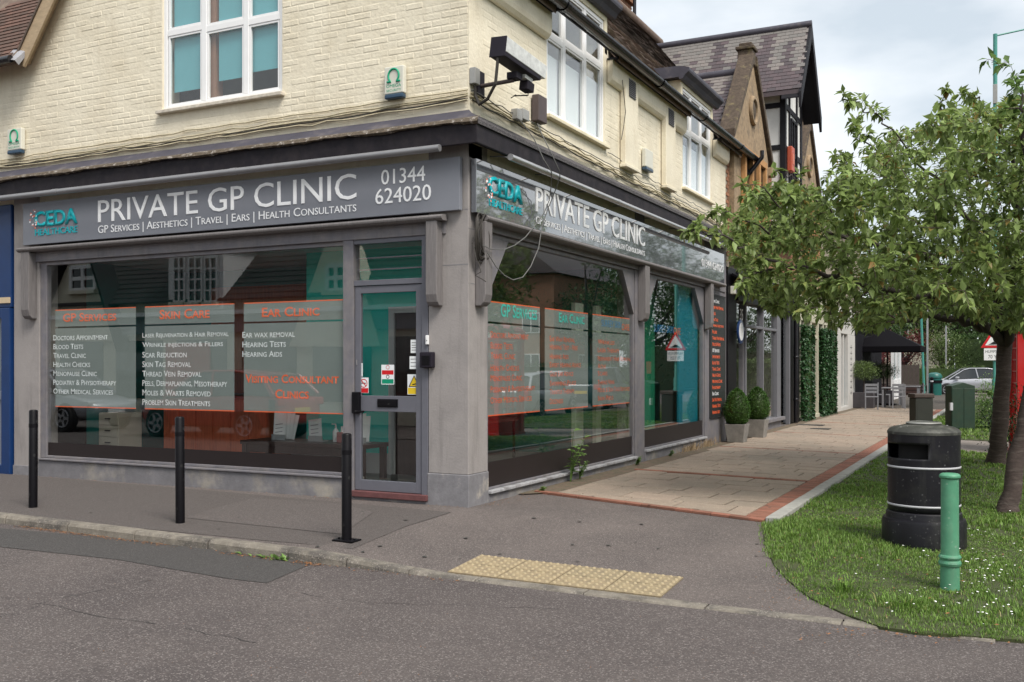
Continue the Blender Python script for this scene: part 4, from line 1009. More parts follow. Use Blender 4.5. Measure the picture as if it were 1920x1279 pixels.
# --- door, transom light
ds_ = MB(); ds_.box(-0.575, -0.495, -0.005, 0.12, 0.02, 2.90); ds_.box(-1.47, -0.575, 0.0, 0.11, 2.385, 2.445); ds_.box(-1.47, -0.575, 0.0, 0.11, 2.85, 2.90)
dfr = ds_.obj('door_frame', M['doorframe'], CL, bevel=0.004)
box('transom_pane', (-1.468, -0.577, 0.05, 0.058, 2.446, 2.849), M['glass'], dfr)
for k in range(2): MB().box(-1.468, -0.577, 0.07, 0.09, 2.56+k*0.13, 2.575+k*0.13).obj('louvre_bar', M['doorframe'], dfr)
dd = MB(); X0, X1 = -1.462, -0.583
dd.box(X0, X0+0.075, 0.012, 0.06, 0.105, 2.38); dd.box(X1-0.075, X1, 0.012, 0.06, 0.105, 2.38); dd.box(X0+0.075, X1-0.075, 0.014, 0.058, 2.30, 2.38)
dd.box(X0+0.075, X1-0.075, 0.014, 0.058, 0.985, 1.16); dd.box(X0+0.075, X1-0.075, 0.014, 0.058, 0.105, 0.22)
door = dd.obj('door', M['doorframe'], CL, bevel=0.004)
box('pane', (X0+0.07, X1-0.07, 0.032, 0.038, 1.15, 2.31), M['glass'], door); box('pane', (X0+0.07, X1-0.07, 0.032, 0.038, 0.21, 0.99), M['glass'], door)
MB().box(-1.155, -0.89, 0.002, 0.014, 1.035, 1.125).box(-1.14, -0.905, -0.003, 0.002, 1.05, 1.11).obj('letter_plate', M['black'], door, bevel=0.003)
MB().box(X0-0.015, X0+0.085, -0.035, 0.012, 0.96, 1.20).obj('lock_box', M['black'], door, bevel=0.008)
MB().tube([(X0+0.06, -0.02, 0.985), (X0+0.06, -0.06, 0.985), (X0+0.17, -0.06, 0.985)], 0.011, 8).obj('handle', M['black'], door, smooth=40)
MB().box(X0+0.02, X0+0.03, 0.006, 0.012, 1.50, 1.56).obj('key_escutcheon', M['tube_bright'], door)
MB().box(-1.50, -0.49, -0.05, 0.14, 0.035, 0.100).obj('threshold', M['threshold'], CL, bevel=0.006)
MB().box(-1.50, -0.50, -0.016, 0.24, -0.10, 0.034).obj('door_step', M['riser'], CL, bevel=0.005)

# ------------------------------------------------------------------ inside the clinic
IN = MB()
IN.box(-7.0, -0.25, 0.14, 9.3, 0.04, 0.10, 0)
fl = IN.obj('interior_floor', M['floor_in'], CL)
MB().box(-7.0, -0.26, 0.26, 9.3, 3.02, 3.08).obj('interior_ceiling', M['ceil_in'], CL)
MB().box(-7.05, -7.0, 0.3, 9.3, 0.1, 3.02).obj('interior_wall', M['teal_dim'], CL)
MB().box(-7.0, -1.8, 3.0, 3.06, 0.1, 3.02).obj('interior_wall', M['teal_dim'], CL)
MB().box(-3.4, -2.05, 1.60, 1.66, 0.1, 3.02).box(-3.4, -3.34, 1.66, 3.0, 0.1, 3.02).box(-2.05, -1.0, 1.60, 1.66, 2.25, 3.02).obj('interior_wall', M['teal_wall_lit'], CL)
MB().box(-7.0, -0.3, 5.40, 5.46, 0.1, 3.02).obj('interior_wall', M['teal_dim'], CL)
MB().box(-3.2, -3.14, 5.46, 9.3, 0.1, 3.02).box(-3.2, -0.3, 9.24, 9.3, 0.1, 3.02).obj('interior_wall', M['teal_dim'], CL)
idr = MB().box(-2.05, -1.97, 1.56, 1.68, 0.1, 2.25).box(-1.08, -1.0, 1.56, 1.68, 0.1, 2.25).box(-1.97, -1.08, 1.56, 1.68, 2.17, 2.25).obj('inner_door_frame', M['ceil_in'], CL)
MB().box(-1.97, -1.08, 1.60, 1.64, 0.1, 2.17).obj('inner_door', M['wood_dark'], idr)
MB().box(-3.4, -2.06, 1.57, 1.599, 0.1, 0.36).obj('skirting', M['ceil_in'], CL)
MB().box(-7.0, -3.11, 2.985, 2.999, 0.1, 0.34).obj('skirting', M['ceil_in'], CL)
MB().box(-6.4, -3.3, 2.97, 2.998, 1.0, 2.75).obj('wall_panel', M['wood_red'], CL)
MB().box(-6.99, -6.93, 0.3, 1.0, 0.1, 3.0).obj('curtain_strip', M['black'], CL)
# right-hand window: pale posts and teal board
for y0, y1 in ((3.95, 4.25), (4.75, 4.95), (6.05, 6.25)): MB().box(-0.52, -0.46, y0, y1, 0.1, 2.4 if y0 < 6 else 2.55).obj('pale_post', mat('pale_post', (0.42, 0.48, 0.38), 0.6, var=0.05), CL)
MB().box(-0.16, -0.13, 7.80, 8.98, 0.47, 2.92).obj('display_board', M['teal_board'], CL)
MB().box(-0.6, -0.5, 6.9, 7.6, 0.1, 2.9).obj('green_column', mat('green_column', (0.0, 0.16, 0.08), 0.6, var=0.1), CL)
# ------------------------------------------------------------------ fascia signs
def zL(px, py, w=0.0): return PL(px, py, w).z
def zR(px, py, w=0.0): return PR(px, py, w).z
yw = -0.084
sgL = thing('fascia_sign', 'matt grey fascia sign with white lettering above the clinic door', 'sign', (-3.5, 0, 3.4))
sgL.location = (0, 0, 0)
MB().box(-6.88, -0.06, -0.08, -0.018, 3.13, 3.69).obj('panel', M['signgrey'], sgL, bevel=0.004)
def LT(body, px0, px1, pyb, pyt, m, parent, **k):
    """text on the side-street plane: left px, right px, baseline and cap-top row at the left px"""
    w = k.pop('w', yw); return lettering(body, 'L', LX(px0, w), LX(px1, w) if px1 else None, zL(px0, pyb, w), zL(px0, pyt, w), w, m, parent, **k)
def RTx(body, px0, px1, pyb, pyt, m, parent, **k):
    w = k.pop('w', 0.084); return lettering(body, 'R', RY(px0, w), RY(px1, w) if px1 else None, zR(px0, pyb, w), zR(px0, pyt, w), w, m, parent, **k)
LT('PRIVATE GP CLINIC', 184, 668, 417.5, 376, M['white'], sgL, small=None, depth=0.008, words=True)
LT('GP Services | Aesthetics | Travel | Ears | Health Consultants', 184, 668, 438, 423.5, M['white'], sgL, depth=0.004, words=True, small=0.8)
LT('01344', 715, 797, 347, 319, M['white'], sgL, depth=0.006); LT('624020', 704, 808, 383.5, 355, M['white'], sgL, depth=0.006)
LT('CEDA', 65, 145, 426.5, 397.5, M['teal_letter'], sgL, weight=0.026, depth=0.02, small=None); LT('HEALTHCARE', 66, 145, 442.5, 430.5, M['teal_letter'], sgL, depth=0.01, small=None)
sgR = thing('fascia_sign', 'glossy grey fascia sign with raised lettering facing the slab paving', 'sign')
MB().box(0.018, 0.08, 0.03, 10.1, 3.11, 3.68).obj('panel', M['signgloss'], sgR, bevel=0.004)
RTx('PRIVATE GP CLINIC', 1005, 1209, 396.5, 350, M['white'], sgR, small=None, depth=0.012, words=True); RTx('GP Services | Aesthetics | Travel | Ears | Health Consultants', 1005, 1209, 419, 404.5, M['white'], sgR, depth=0.004, words=True, small=0.8)
RTx('01344 624020', 1316, 1356, 498.5, 484.5, M['white'], sgR, depth=0.006, words=True)
RTx('CEDA', 916, 979, 364, 328, M['teal_letter'], sgR, weight=0.026, depth=0.03, small=None); RTx('HEALTHCARE', 918, 979, 385.5, 371, M['teal_letter'], sgR, depth=0.012, small=None)
def logo_dots(plane, px, py, sc, parent, w):
    g = np.random.default_rng(3); mbs = [MB(), MB()]
    c = PL(px, py, w) if plane == 'L' else PR(px, py, w)
    for i in range(26):
        a = g.uniform(-0.22, 0.06)*sc; b = g.uniform(-0.26, 0.26)*sc*(1-abs(a)/0.3); r = g.uniform(0.010, 0.028)*sc
        k = 0 if i % 2 else 1; n = 5; e = w-0.014-0.001*i/26 if plane == 'L' else w+0.018+0.001*i/26
        ring = [(a+r*math.cos(t*6.283/n), b+r*math.sin(t*6.283/n)) for t in range(n)]
        V = [(c.x+u, e, c.z+v) if plane == 'L' else (e, c.y+u, c.z+v) for u, v in ring]
        mbs[k].add(V, [tuple(range(n))])
    mbs[0].obj('logo_dots', M['orange_letter'], parent); mbs[1].obj('logo_dots', M['white'], parent)
logo_dots('L', 68, 409, 0.55, sgL, yw); logo_dots('R', 918, 352, 0.6, sgR, 0.084)
# ------------------------------------------------------------------ tubes of the sign lights
tl_ = thing('sign_light', 'long grey tube light on arms above the matt sign', 'light')
MB().tube([(-9.4, -0.35, 3.735), (-0.14, -0.35, 3.735)], 0.037, 14).obj('tube', M['tube'], tl_, smooth=40)
for x in (-8.5, -7.0, -5.4, -3.6, -1.9, -0.45): MB().tube([(x, -0.35, 3.74), (x, -0.20, 3.80), (x, -0.05, 3.80)], 0.008, 6).obj('arm', M['tube'], tl_)
for x in (-5.9, -2.9): MB().tube([(x-0.05, -0.35, 3.735), (x+0.05, -0.35, 3.735)], 0.041, 14).obj('joint', M['tube'], tl_, smooth=40)
tr_ = thing('sign_light', 'long bright aluminium tube light on arms above the glossy sign', 'light')
MB().tube([(0.36, 0.27, 3.71), (0.36, 9.94, 3.71)], 0.036, 14).obj('tube', M['tube_bright'], tr_, smooth=40)
for y in (0.45, 1.6, 2.9, 4.2, 5.5, 6.8, 8.1, 9.4): MB().tube([(0.36, y, 3.715), (0.16, y, 3.77), (0.02, y, 3.78)], 0.008, 6).obj('arm', M['tube'], tr_)
for y in (3.5, 6.9): MB().tube([(0.36, y-0.05, 3.71), (0.36, y+0.05, 3.71)], 0.040, 14).obj('joint', M['tube_bright'], tr_, smooth=40)

# ------------------------------------------------------------------ frosted panels in the windows
def panel(plane, u0, u1, z0, z1, zh, w, label):
    p = thing('window_panel', label, 'window panel')
    def bx(a, b, c, d, nme, m, dw=0.0):
        if plane == 'L': box(nme, (a, b, w+0.002+dw, w+0.004+dw, c, d), m, p)
        else: box(nme, (-w-0.004-dw, -w-0.002-dw, a, b, c, d), m, p)
    bx(u0, u1, z0, zh-0.022, 'frosted_sheet', M['frost']); bx(u0, u1, zh, z1, 'header_sheet', M['frost'])
    bx(u0, u1, z0-0.014, z0-0.0005, 'border', M['orange_letter']); bx(u0, u1, z1+0.0005, z1+0.014, 'border', M['orange_letter'])
    return p
WL = 0.0555
def head(fn, txt, px0, px1, pb, pt, par, w, m, halo):
    fn(txt, px0, px1, pb, pt, halo, par, w=w, weight=0.024, depth=0, small=0.8); fn(txt, px0, px1, pb, pt, m, par, w=w-0.0012 if fn is LT else w+0.0012, weight=0.014, depth=0, small=0.8)
M['halo'] = mat('heading_outline', (0.92, 0.50, 0.36), 0.5, var=0.03); M['halo_c'] = mat('heading_outline_teal', (0.03, 0.33, 0.30), 0.5, var=0.03)
gpp = panel('L', LX(97), LX(248), 0.955, 2.235, 2.02, WL, 'grey frosted panel headed GP Services in orange with white list')
head(LT, 'GP Services', 118, 218, 604, 588, gpp, WL, M['orange_letter'], M['halo'])
for i, (t, e) in enumerate((('Doctors Appointment', 202), ('Blood Tests', 156), ('Travel Clinic', 161), ('Health Checks', 169), ('Menopause Clinic', 181.5), ('Podiatry & Physiotherapy', 218), ('Other Medical Services', 212))):
    c = 633.5+16.65*i; LT(t, 100, e, c+5, c-5, M['white'], gpp, w=WL, weight=0.012, depth=0, small=0.8)
skp = panel('L', LX(265), LX(433), 0.955, 2.235, 2.02, WL, 'grey frosted panel headed Skin Care in orange')
head(LT, 'Skin Care', 299, 393, 599, 581, skp, WL, M['orange_letter'], M['halo'])
for i, (t, e) in enumerate((('Laser Rejuvenation & Hair Removal', 428.6), ('Wrinkle injections & Fillers', 418), ('Scar Reduction', 350), ('Skin Tag Removal', 358), ('Thread Vein Removal', 377.5), ('Peels, Dermaplaning, Mesotherapy', 426), ('Moles & Warts Removed', 395), ('Problem Skin Treatments', 394))):
    c = 630+17.65*i; LT(t, 267, e, c+5.5, c-5.5, M['white'], skp, w=WL, weight=0.012, depth=0, small=0.8)
erp = panel('L', LX(451), LX(643), 0.955, 2.235, 2.02, WL, 'grey frosted panel headed Ear Clinic in orange beside the glazed door')
head(LT, 'Ear Clinic', 491, 599, 595, 577, erp, WL, M['orange_letter'], M['halo'])
for t, e, c in (('Ear wax removal', 553, 628), ('Hearing Tests', 536, 646), ('Hearing Aids', 529, 664)): LT(t, 454.5, e, c+5.5, c-5.5, M['white'], erp, w=WL, weight=0.012, depth=0, small=0.8)
head(LT, 'Visiting Consultant', 460, 635, 718, 702, erp, WL, M['orange_letter'], M['halo']); head(LT, 'Clinics', 516, 579, 747, 730, erp, WL, M['orange_letter'], M['halo'])
WR = -0.0575
gpr = panel('R', 0.485, 1.90, 0.945, 2.20, 1.985, 0.0575, 'grey frosted panel headed GP Services in turquoise with orange list')
head(RTx, 'GP Services', 939, 1007, 594, 569, gpr, WR, M['cyan_letter'], M['halo_c'])
for t, e, c in (('Doctors Appointment', 991, 627), ('Blood Tests', 961, 647.5), ('Travel Clinic', 966, 667), ('Health Checks', 973, 689.5), ('Menopause Clinic', 979, 709), ('Podiatry & Physiotherapy', 1003, 730.5), ('Other Medical Services', 997, 751)):
    RTx(t, 920, e, c+6, c-6, M['orange_letter'], gpr, w=WR, depth=0, small=0.8)
err_ = panel('R', 2.05, 3.45, 0.945, 2.20, 1.985, 0.0575, 'grey frosted panel headed Ear Clinic in turquoise')
head(RTx, 'Ear Clinic', 1048, 1096, 604, 586, err_, WR, M['cyan_letter'], M['halo_c'])
for t, e, c in (('Ear Wax Removal', 1078, 635), ('Hearing Test - Free', 1083, 650), ('Hearing Aids', 1066, 668), ('Expert Hearing Advice', 1089, 684), ('Glue Ear Advice', 1075, 701), ('Swimming Plugs', 1080, 719), ('Tinnitus Therapy', 1077, 735), ('Dizziness', 1056, 753)):
    RTx(t, 1031, e, c+5, c-5, M['orange_letter'], err_, w=WR, depth=0, small=0.8)
skr = panel('R', 3.62, 5.10, 0.945, 2.20, 1.985, 0.0575, 'grey frosted panel headed Surrey Skincare in blue and orange')
RTx('SURREY SKIN', 1128, 1165, 612, 599, M['blue_letter'], skr, w=WR, depth=0, small=None); RTx('CARE', 1166, 1180, 619, 607, M['orange_letter'], skr, w=WR, depth=0, small=None)
for t, e, c in (('Wrinkles', 1152, 640.6), ('Laser Therapy', 1161, 656), ('Permanent Hair Removal', 1183, 672), ('Acne', 1136, 686.6), ('Scars', 1139, 700), ('Thread Veins', 1152, 717), ('Moles & Skin Tags Removed', 1181, 731.5), ('Skin Peels', 1150, 747)):
    RTx(t, 1121, e, c+4.5, c-4.5, M['orange_letter'], skr, w=WR, depth=0, small=0.8)
ssc = thing('window_lettering', 'Surrey Skincare window lettering in blue and orange above teal board', 'lettering')
RTx('SURREY SKIN', 1226, 1263, 622, 607.5, M['blue_letter'], ssc, w=WR, depth=0, small=None); RTx('CARE', 1263.5, 1276, 627, 614, M['orange_letter'], ssc, w=WR, depth=0, small=None)
# tall treatment board on the last pier
tbd = thing('treatment_board', 'tall dark board listing treatments in orange on the last grey pier', 'sign')
MB().box(0.002, 0.03, 9.30, 10.40, 0.50, 2.87).obj('board', mat('board_dark', (0.035, 0.037, 0.040), 0.25, var=0.05), tbd, bevel=0.004)
for i, (t, wht) in enumerate((('Skin Clinic', 1), ('Laser Hair Removal', 0), ('Peels', 0), ('Skin Tags', 0), ('Wrinkle Injections', 0), ('Fillers', 0), ('Thread Vein Removal', 0), ('Moles & Warts', 0), ('GP Services', 1), ('Appointments', 0), ('Blood Tests', 0), ('Travel Clinic', 0), ('Health Checks', 0), ('Menopause Clinic', 0), ('Physiotherapy', 0), ('Ear Clinic', 1), ('Ear Wax Removal', 0), ('Hearing Tests', 0), ('Hearing Aids', 0))):
    zc = 2.74-i*0.118; lettering(t, 'R', 9.42, 9.42+0.062*len(t)*0.72, zc-0.034, zc+0.034, 0.032, M['white'] if wht else M['orange_letter'], tbd, depth=0, weight=0.01, small=0.8)

# ------------------------------------------------------------------ notices on the door
def notice(px0, px1, py0, py1, m, label, w=0.0305):
    o = thing('door_notice', label, 'notice', (0, 0, 0)); a, b = LX(px0, w), LX(px1, w); z0, z1 = zL((px0+px1)/2, py1, w), zL((px0+px1)/2, py0, w)
    box('sheet', (a, b, w, w+0.0012, z0, z1), m, o); return o, a, b, z0, z1, w
def disc(mb, cx, cz, r, w, n=20, r2=None):
    if r2 is None: mb.add([(cx+r*math.cos(t*6.283/n), w, cz+r*math.sin(t*6.283/n)) for t in range(n)], [tuple(range(n))])
    else: mb.add([(cx+q*math.cos(t*6.283/n), w, cz+q*math.sin(t*6.283/n)) for q in (r, r2) for t in range(n)], [(t, (t+1) % n, n+(t+1) % n, n+t) for t in range(n)])
o, a, b, z0, z1, w = notice(673, 691, 708, 737, M['paper'], 'white and red no smoking notice low on the glazed door')
mb = MB(); cx, cz = (a+b)/2, z0+(z1-z0)*0.63; disc(mb, cx, cz, 0.050, w-0.0006, 20, 0.040); mb.quad((cx-0.034, w-0.0008, cz+0.026), (cx-0.026, w-0.0008, cz+0.034), (cx+0.034, w-0.0008, cz-0.026), (cx+0.026, w-0.0008, cz-0.034)); mb.quad((a+0.003, w-0.0006, z0+0.003), (b-0.003, w-0.0006, z0+0.003), (b-0.003, w-0.0006, z0+0.055), (a+0.003, w-0.0006, z0+0.055)); mb.obj('print', M['sign_red'], o)
MB().quad((cx-0.03, w-0.0007, cz-0.004), (cx+0.03, w-0.0007, cz-0.004), (cx+0.03, w-0.0007, cz+0.006), (cx-0.03, w-0.0007, cz+0.006)).obj('print', M['sign_black'], o)
o, a, b, z0, z1, w = notice(715, 739, 684, 721, M['paper'], 'white, red and green hygiene notice in the middle of the door')
h = z1-z0; MB().quad((a+0.008, w-0.0006, z0+h*0.50), (b-0.008, w-0.0006, z0+h*0.50), (b-0.008, w-0.0006, z0+h*0.72), (a+0.008, w-0.0006, z0+h*0.72)).obj('print', M['sign_red'], o)
MB().quad((a+0.008, w-0.0006, z0+h*0.04), (b-0.008, w-0.0006, z0+h*0.04), (b-0.008, w-0.0006, z0+h*0.27), (a+0.008, w-0.0006, z0+h*0.27)).obj('print', M['sign_green'], o)
mb = MB(); disc(mb, (a+b)/2, z0+h*0.87, 0.024, w-0.0006, 16, 0.018); mb.obj('print', M['sign_red'], o); mb = MB(); disc(mb, (a+b)/2, z0+h*0.39, 0.022, w-0.0006, 16, 0.015); mb.obj('print', M['sign_black'], o)
o, a, b, z0, z1, w = notice(764, 789, 702, 740, M['paper'], 'white notice with yellow camera warning triangle on the door')
h = z1-z0; mx_ = (a+b)/2; q = (b-a)*0.42
MB().add([(mx_-q, w-0.0006, z0+h*0.38), (mx_+q, w-0.0006, z0+h*0.38), (mx_, w-0.0006, z0+h*0.96)], [(0, 1, 2)]).obj('print', M['sign_black'], o)
MB().add([(mx_-q*0.78, w-0.0010, z0+h*0.42), (mx_+q*0.78, w-0.0010, z0+h*0.42), (mx_, w-0.0010, z0+h*0.88)], [(0, 1, 2)]).quad((a+0.006, w-0.0006, z0+0.006), (b-0.006, w-0.0006, z0+0.006), (b-0.006, w-0.0006, z0+h*0.34), (a+0.006, w-0.0006, z0+h*0.34)).obj('print', M['sign_yellow'], o)
MB().quad((mx_-0.03, w-0.0014, z0+h*0.50), (mx_+0.02, w-0.0014, z0+h*0.56), (mx_+0.035, w-0.0014, z0+h*0.52), (mx_-0.015, w-0.0014, z0+h*0.46)).obj('print', M['sign_black'], o)
def lines(o, a, b, z0, z1, w, n):
    mb = MB()
    for k in range(n):
        zz = z0+(z1-z0)*(0.2+0.55*k/max(1, n-1)); mb.quad((a+0.012, w-0.0006, zz), (b-0.012-0.02*(k % 2), w-0.0006, zz), (b-0.012-0.02*(k % 2), w-0.0006, zz+0.006), (a+0.012, w-0.0006, zz+0.006))
    mb.obj('print', M['sign_black'], o)
r = notice(770, 790, 637, 662, M['paper'], 'plain white notice at the top of three on the door'); lines(*r[:6], 4)
r = notice(768, 790, 668, 692, M['paper'], 'plain white notice above the camera warning on the door'); lines(*r[:6], 3)
r = notice(672.5, 680, 681, 706, M['paper'], 'narrow white sticker above the no smoking notice')
r = notice(780, 791, 551, 563, mat('pink_sticker', (0.62, 0.42, 0.55), 0.5, var=0.05), 'small pink sticker in the top corner of the door')
# entry phone and bell push
ep = MB().box(-0.56, -0.40, -0.075, -0.006, 1.47, 1.64).obj('entry_phone', M['cctv_dark'], bevel=0.012); tag(ep, 'dark grey entry phone box beside the clinic door', 'entry phone')
MB().box(-0.53, -0.43, -0.079, -0.075, 1.5, 1.6).obj('front_plate', M['black'], ep, bevel=0.003)
bp = MB().box(-0.513, -0.478, -0.03, -0.003, 1.72, 1.82).obj('bell_push', M['upvc'], bevel=0.006); tag(bp, 'small white bell push above the entry phone', 'bell push')
MB().lathe([(0.008, 0), (0.006, 0.004)], 10, (0, 0, 0)).obj('button', M['box_grey'], bp, loc=(-0.4955, -0.030, 1.765)).rotation_euler = (rad(90), 0, 0)

# ------------------------------------------------------------------ alarm boxes
def alarm(plane, u0, u1, z0, z1, label, omega=True):
    o = thing('alarm_box', label, 'alarm box', group=None)
    def bx(a, b, c, d, p0, p1): return (a, b, -p1, -p0, c, d) if plane == 'L' else (p0, p1, a, b, c, d)
    box('case', bx(u0, u1, z0+0.05, z1, 0.002, 0.07), M['alarm_white'], o, bevel=0.012)
    box('strobe', bx(u0+0.006, u1-0.006, z0, z0+0.049, 0.004, 0.078), M['alarm_blue'], o, bevel=0.012)
    if omega:
        mb = MB(); cx, cz, r = (u0+u1)/2, z0+(z1-z0)*0.70, (u1-u0)*0.27; w = -0.074
        pts = [(cx+r*math.sin(t), w, cz+r*1.1*math.cos(t)) for t in [(-2.6+5.2*i/24) for i in range(25)]]
        pts = [(cx-r*1.25, w, pts[0][2])]+pts+[(cx+r*1.25, w, pts[-1][2])]
        mb.tube(pts, 0.011, 6); mb.obj('emblem', M['green_print'], o)
        lettering('OMEGA', 'L', u0+0.03, u1-0.03, z0+0.12, z0+0.155, -0.072, M['green_print'], o, depth=0, small=None)
        lettering('SECURITY', 'L', u0+0.03, u1-0.03, z0+0.075, z0+0.10, -0.072, M['green_print'], o, depth=0, small=None)
alarm('L', LX(727), LX(763), zL(745, 187), zL(745, 127), 'cream alarm box with green emblem near the building corner')
alarm('L', LX(22), LX(48), zL(35, 290), zL(35, 243), 'cream alarm box with green emblem above the blue shop')
alarm('R', RY(1203), RY(1217), zR(1210, 322), zR(1210, 282), 'plain white alarm box between the street wall pilasters', False)

# ------------------------------------------------------------------ CCTV camera over the corner
cc = thing('cctv_camera', 'weathered box CCTV camera on bracket above the building corner', 'camera', (0.42, 0.28, 4.60)); cc.rotation_euler = (rad(-5), rad(4), rad(-4)); cc.scale = (0.92, 0.9, 0.92)
MB().box(-0.10, 0.10, -0.42, 0.42, 0.04, 0.09).obj('housing', M['cctv_dark'], cc, bevel=0.006)
MB().add([(-0.105, -0.425, 0.091), (0.105, -0.425, 0.091), (0.105, 0.52, 0.091), (-0.105, 0.52, 0.091), (-0.09, -0.425, 0.27), (0.09, -0.425, 0.27), (0.09, 0.56, 0.26), (-0.09, 0.56, 0.26)], [(0, 3, 2, 1), (4, 5, 6, 7), (0, 1, 5, 4), (1, 2, 6, 5), (2, 3, 7, 6), (3, 0, 4, 7)]).obj('sun_shield', M['cctv_side'], cc, bevel=0.006)
MB().box(-0.104, 0.104, -0.44, -0.426, 0.035, 0.265).obj('end_plate', M['cctv_dark'], cc, bevel=0.004)
MB().box(-0.06, 0.06, 0.12, 0.30, -0.02, 0.02).obj('mount_plate', M['cctv_side'], cc)
MB().box(-0.06, 0.06, 0.20, 0.36, -0.13, -0.021).obj('wiper_motor', M['cctv_dark'], cc, bevel=0.01)
MB().tube([(0, 0.32, -0.13), (0.02, 0.30, -0.17), (-0.12, 0.20, -0.20)], 0.008, 6).tube([(-0.12, 0.15, -0.24), (-0.12, 0.25, -0.17)], 0.006, 6).obj('wiper_arm', M['black'], cc)
br = thing('camera_bracket', 'rusty steel arm carrying the CCTV camera from the wall', 'bracket')
MB().tube([(0.02, 0.25, 4.50), (0.40, 0.27, 4.52)], 0.022, 10).obj('arm', M['box_brown'], br, smooth=40)
MB().box(0.002, 0.02, 0.17, 0.33, 4.38, 4.66).obj('wall_plate', M['cctv_dark'], br, bevel=0.004)
MB().box(0.34, 0.46, 0.22, 0.36, 4.53, 4.60).obj('head', M['cctv_dark'], br, bevel=0.006)
jb = MB().box(0.004, 0.075, 0.015, 0.125, 4.47, 4.64).obj('junction_box', M['box_grey'], bevel=0.006); tag(jb, 'pale grey junction box at the wall corner under the camera', 'junction box')
MB().tube([(0.04, 0.07, 4.46), (0.04, 0.08, 4.36), (0.10, 0.06, 4.25), (0.24, -0.02, 4.27), (0.36, -0.07, 4.40), (0.40, -0.09, 4.66)], 0.017, 8).obj('camera_conduit', M['cable']).update_tag()
bpy.data.objects['camera_conduit']['label'] = 'black flexible conduit looping from junction box to CCTV camera'; bpy.data.objects['camera_conduit']['category'] = 'conduit'
for (a, b, lab) in ((957, 967, 'grey junction box beside its twin on the cream wall, nearer the building corner'), (968, 980, 'grey junction box beside its twin on the cream wall, nearer the brown box')):
    q = MB().box(0.006, 0.09, RY(a), RY(b), zR(a, 224), zR(a, 204)).obj('junction_box', M['box_grey'], bevel=0.008); tag(q, lab, 'junction box')
q = MB().box(0.006, 0.10, RY(996), RY(1012), zR(1004, 231), zR(1004, 182)).obj('junction_box', M['box_brown'], bevel=0.01); tag(q, 'tall brown cable box beside the white upper window', 'junction box')

# ------------------------------------------------------------------ cables
def wav(p0, p1, n, amp, sag=0.0, seed=1):
    g = np.random.default_rng(seed); out_ = []
    for i in range(n+1):
        t = i/n; p = Vector(p0).lerp(Vector(p1), t); p.z += g.normal(0, amp) - sag*4*t*(1-t); out_.append(p)
    return out_
cb = thing('wall_cables', 'paint-covered cable bundle clipped along the gable wall', 'cable')
for k, (dz, m, r) in enumerate(((0.0, 'cable_cream', 0.011), (0.025, 'cable_cream', 0.008), (-0.02, 'cable', 0.008), (-0.04, 'cable_cream', 0.009))):
    MB().tube(wav((-9.3, -0.012-0.004*k, 4.28+dz), (0.0, -0.012-0.004*k, 4.33+dz*1.2), 46, 0.008, 0.02, k), r, 6).obj('cable', M[m], cb, smooth=60)
MB().tube(wav((-9.3, -0.01, 4.32), (-0.0, -0.01, 4.40), 40, 0.006, -0.02, 9), 0.007, 6).obj('cable', M['cable_cream'], cb, smooth=60)
cb2 = thing('wall_cables', 'tangled cable bundle running along the street wall below the windows', 'cable')
for k, (dz, m, r) in enumerate(((0.0, 'cable_cream', 0.011), (0.03, 'cable_cream', 0.008), (-0.03, 'cable_cream', 0.009), (0.06, 'cable_grey', 0.006), (-0.05, 'cable', 0.007))):
    MB().tube(wav((0.012+0.006*k, 0.02, 4.34+dz), (0.012+0.006*k, 10.5, 4.26+dz), 60, 0.009, 0.02, 20+k), r, 6).obj('cable', M[m], cb2, smooth=60)
MB().tube(wav((0.02, 4.0, 4.52), (0.02, 10.0, 4.40), 40, 0.012, 0.05, 41), 0.006, 5).obj('cable', M['cable_grey'], cb2, smooth=60)
lc = MB(); lc.tube([PR(1167, 150, 0.10), PR(1170, 180, 0.11), PR(1173, 210, 0.10), PR(1169, 240, 0.11), PR(1165, 262, 0.10)], 0.006, 5); o = lc.obj('loose_cable', M['cable'], smooth=60); tag(o, 'thin loose cable hanging down a cream pilaster', 'cable')
hc = thing('hanging_cables', 'two thin cables drooping from the wall across the glossy sign', 'cable')
MB().tube([PR(975, 225, 0.10), PR(985, 238, 0.24), PR(1002, 262, 0.30), PR(1020, 300, 0.42), PR(1034, 322, 0.42), PR(1034, 345, 0.30), PR(1030, 375, 0.20), PR(1020, 400, 0.16), PR(1005, 420, 0.16), PR(985, 445, 0.17), PR(965, 460, 0.17), PR(945, 468, 0.17), PR(920, 467, 0.16), PR(906, 460, 0.15)], 0.006, 5).obj('cable', M['cable_grey'], hc, smooth=60)
MB().tube([PR(1008, 232, 0.10), PR(1015, 250, 0.26), PR(1035, 290, 0.42), PR(1049, 320, 0.44), PR(1050, 333, 0.40), PR(1042, 355, 0.28), PR(1026, 395, 0.18), PR(1016, 425, 0.17), PR(1010, 465, 0.18), PR(995, 500, 0.18), PR(980, 520, 0.18), PR(962, 525, 0.18), PR(945, 516, 0.17), PR(930, 500, 0.17), PR(914, 474, 0.15)], 0.006, 5).obj('cable', M['cable_grey'], hc, smooth=60)
ct = thing('cable_coil', 'tangled coil of dark cable hanging at the pier corner', 'cable'); g = np.random.default_rng(8)
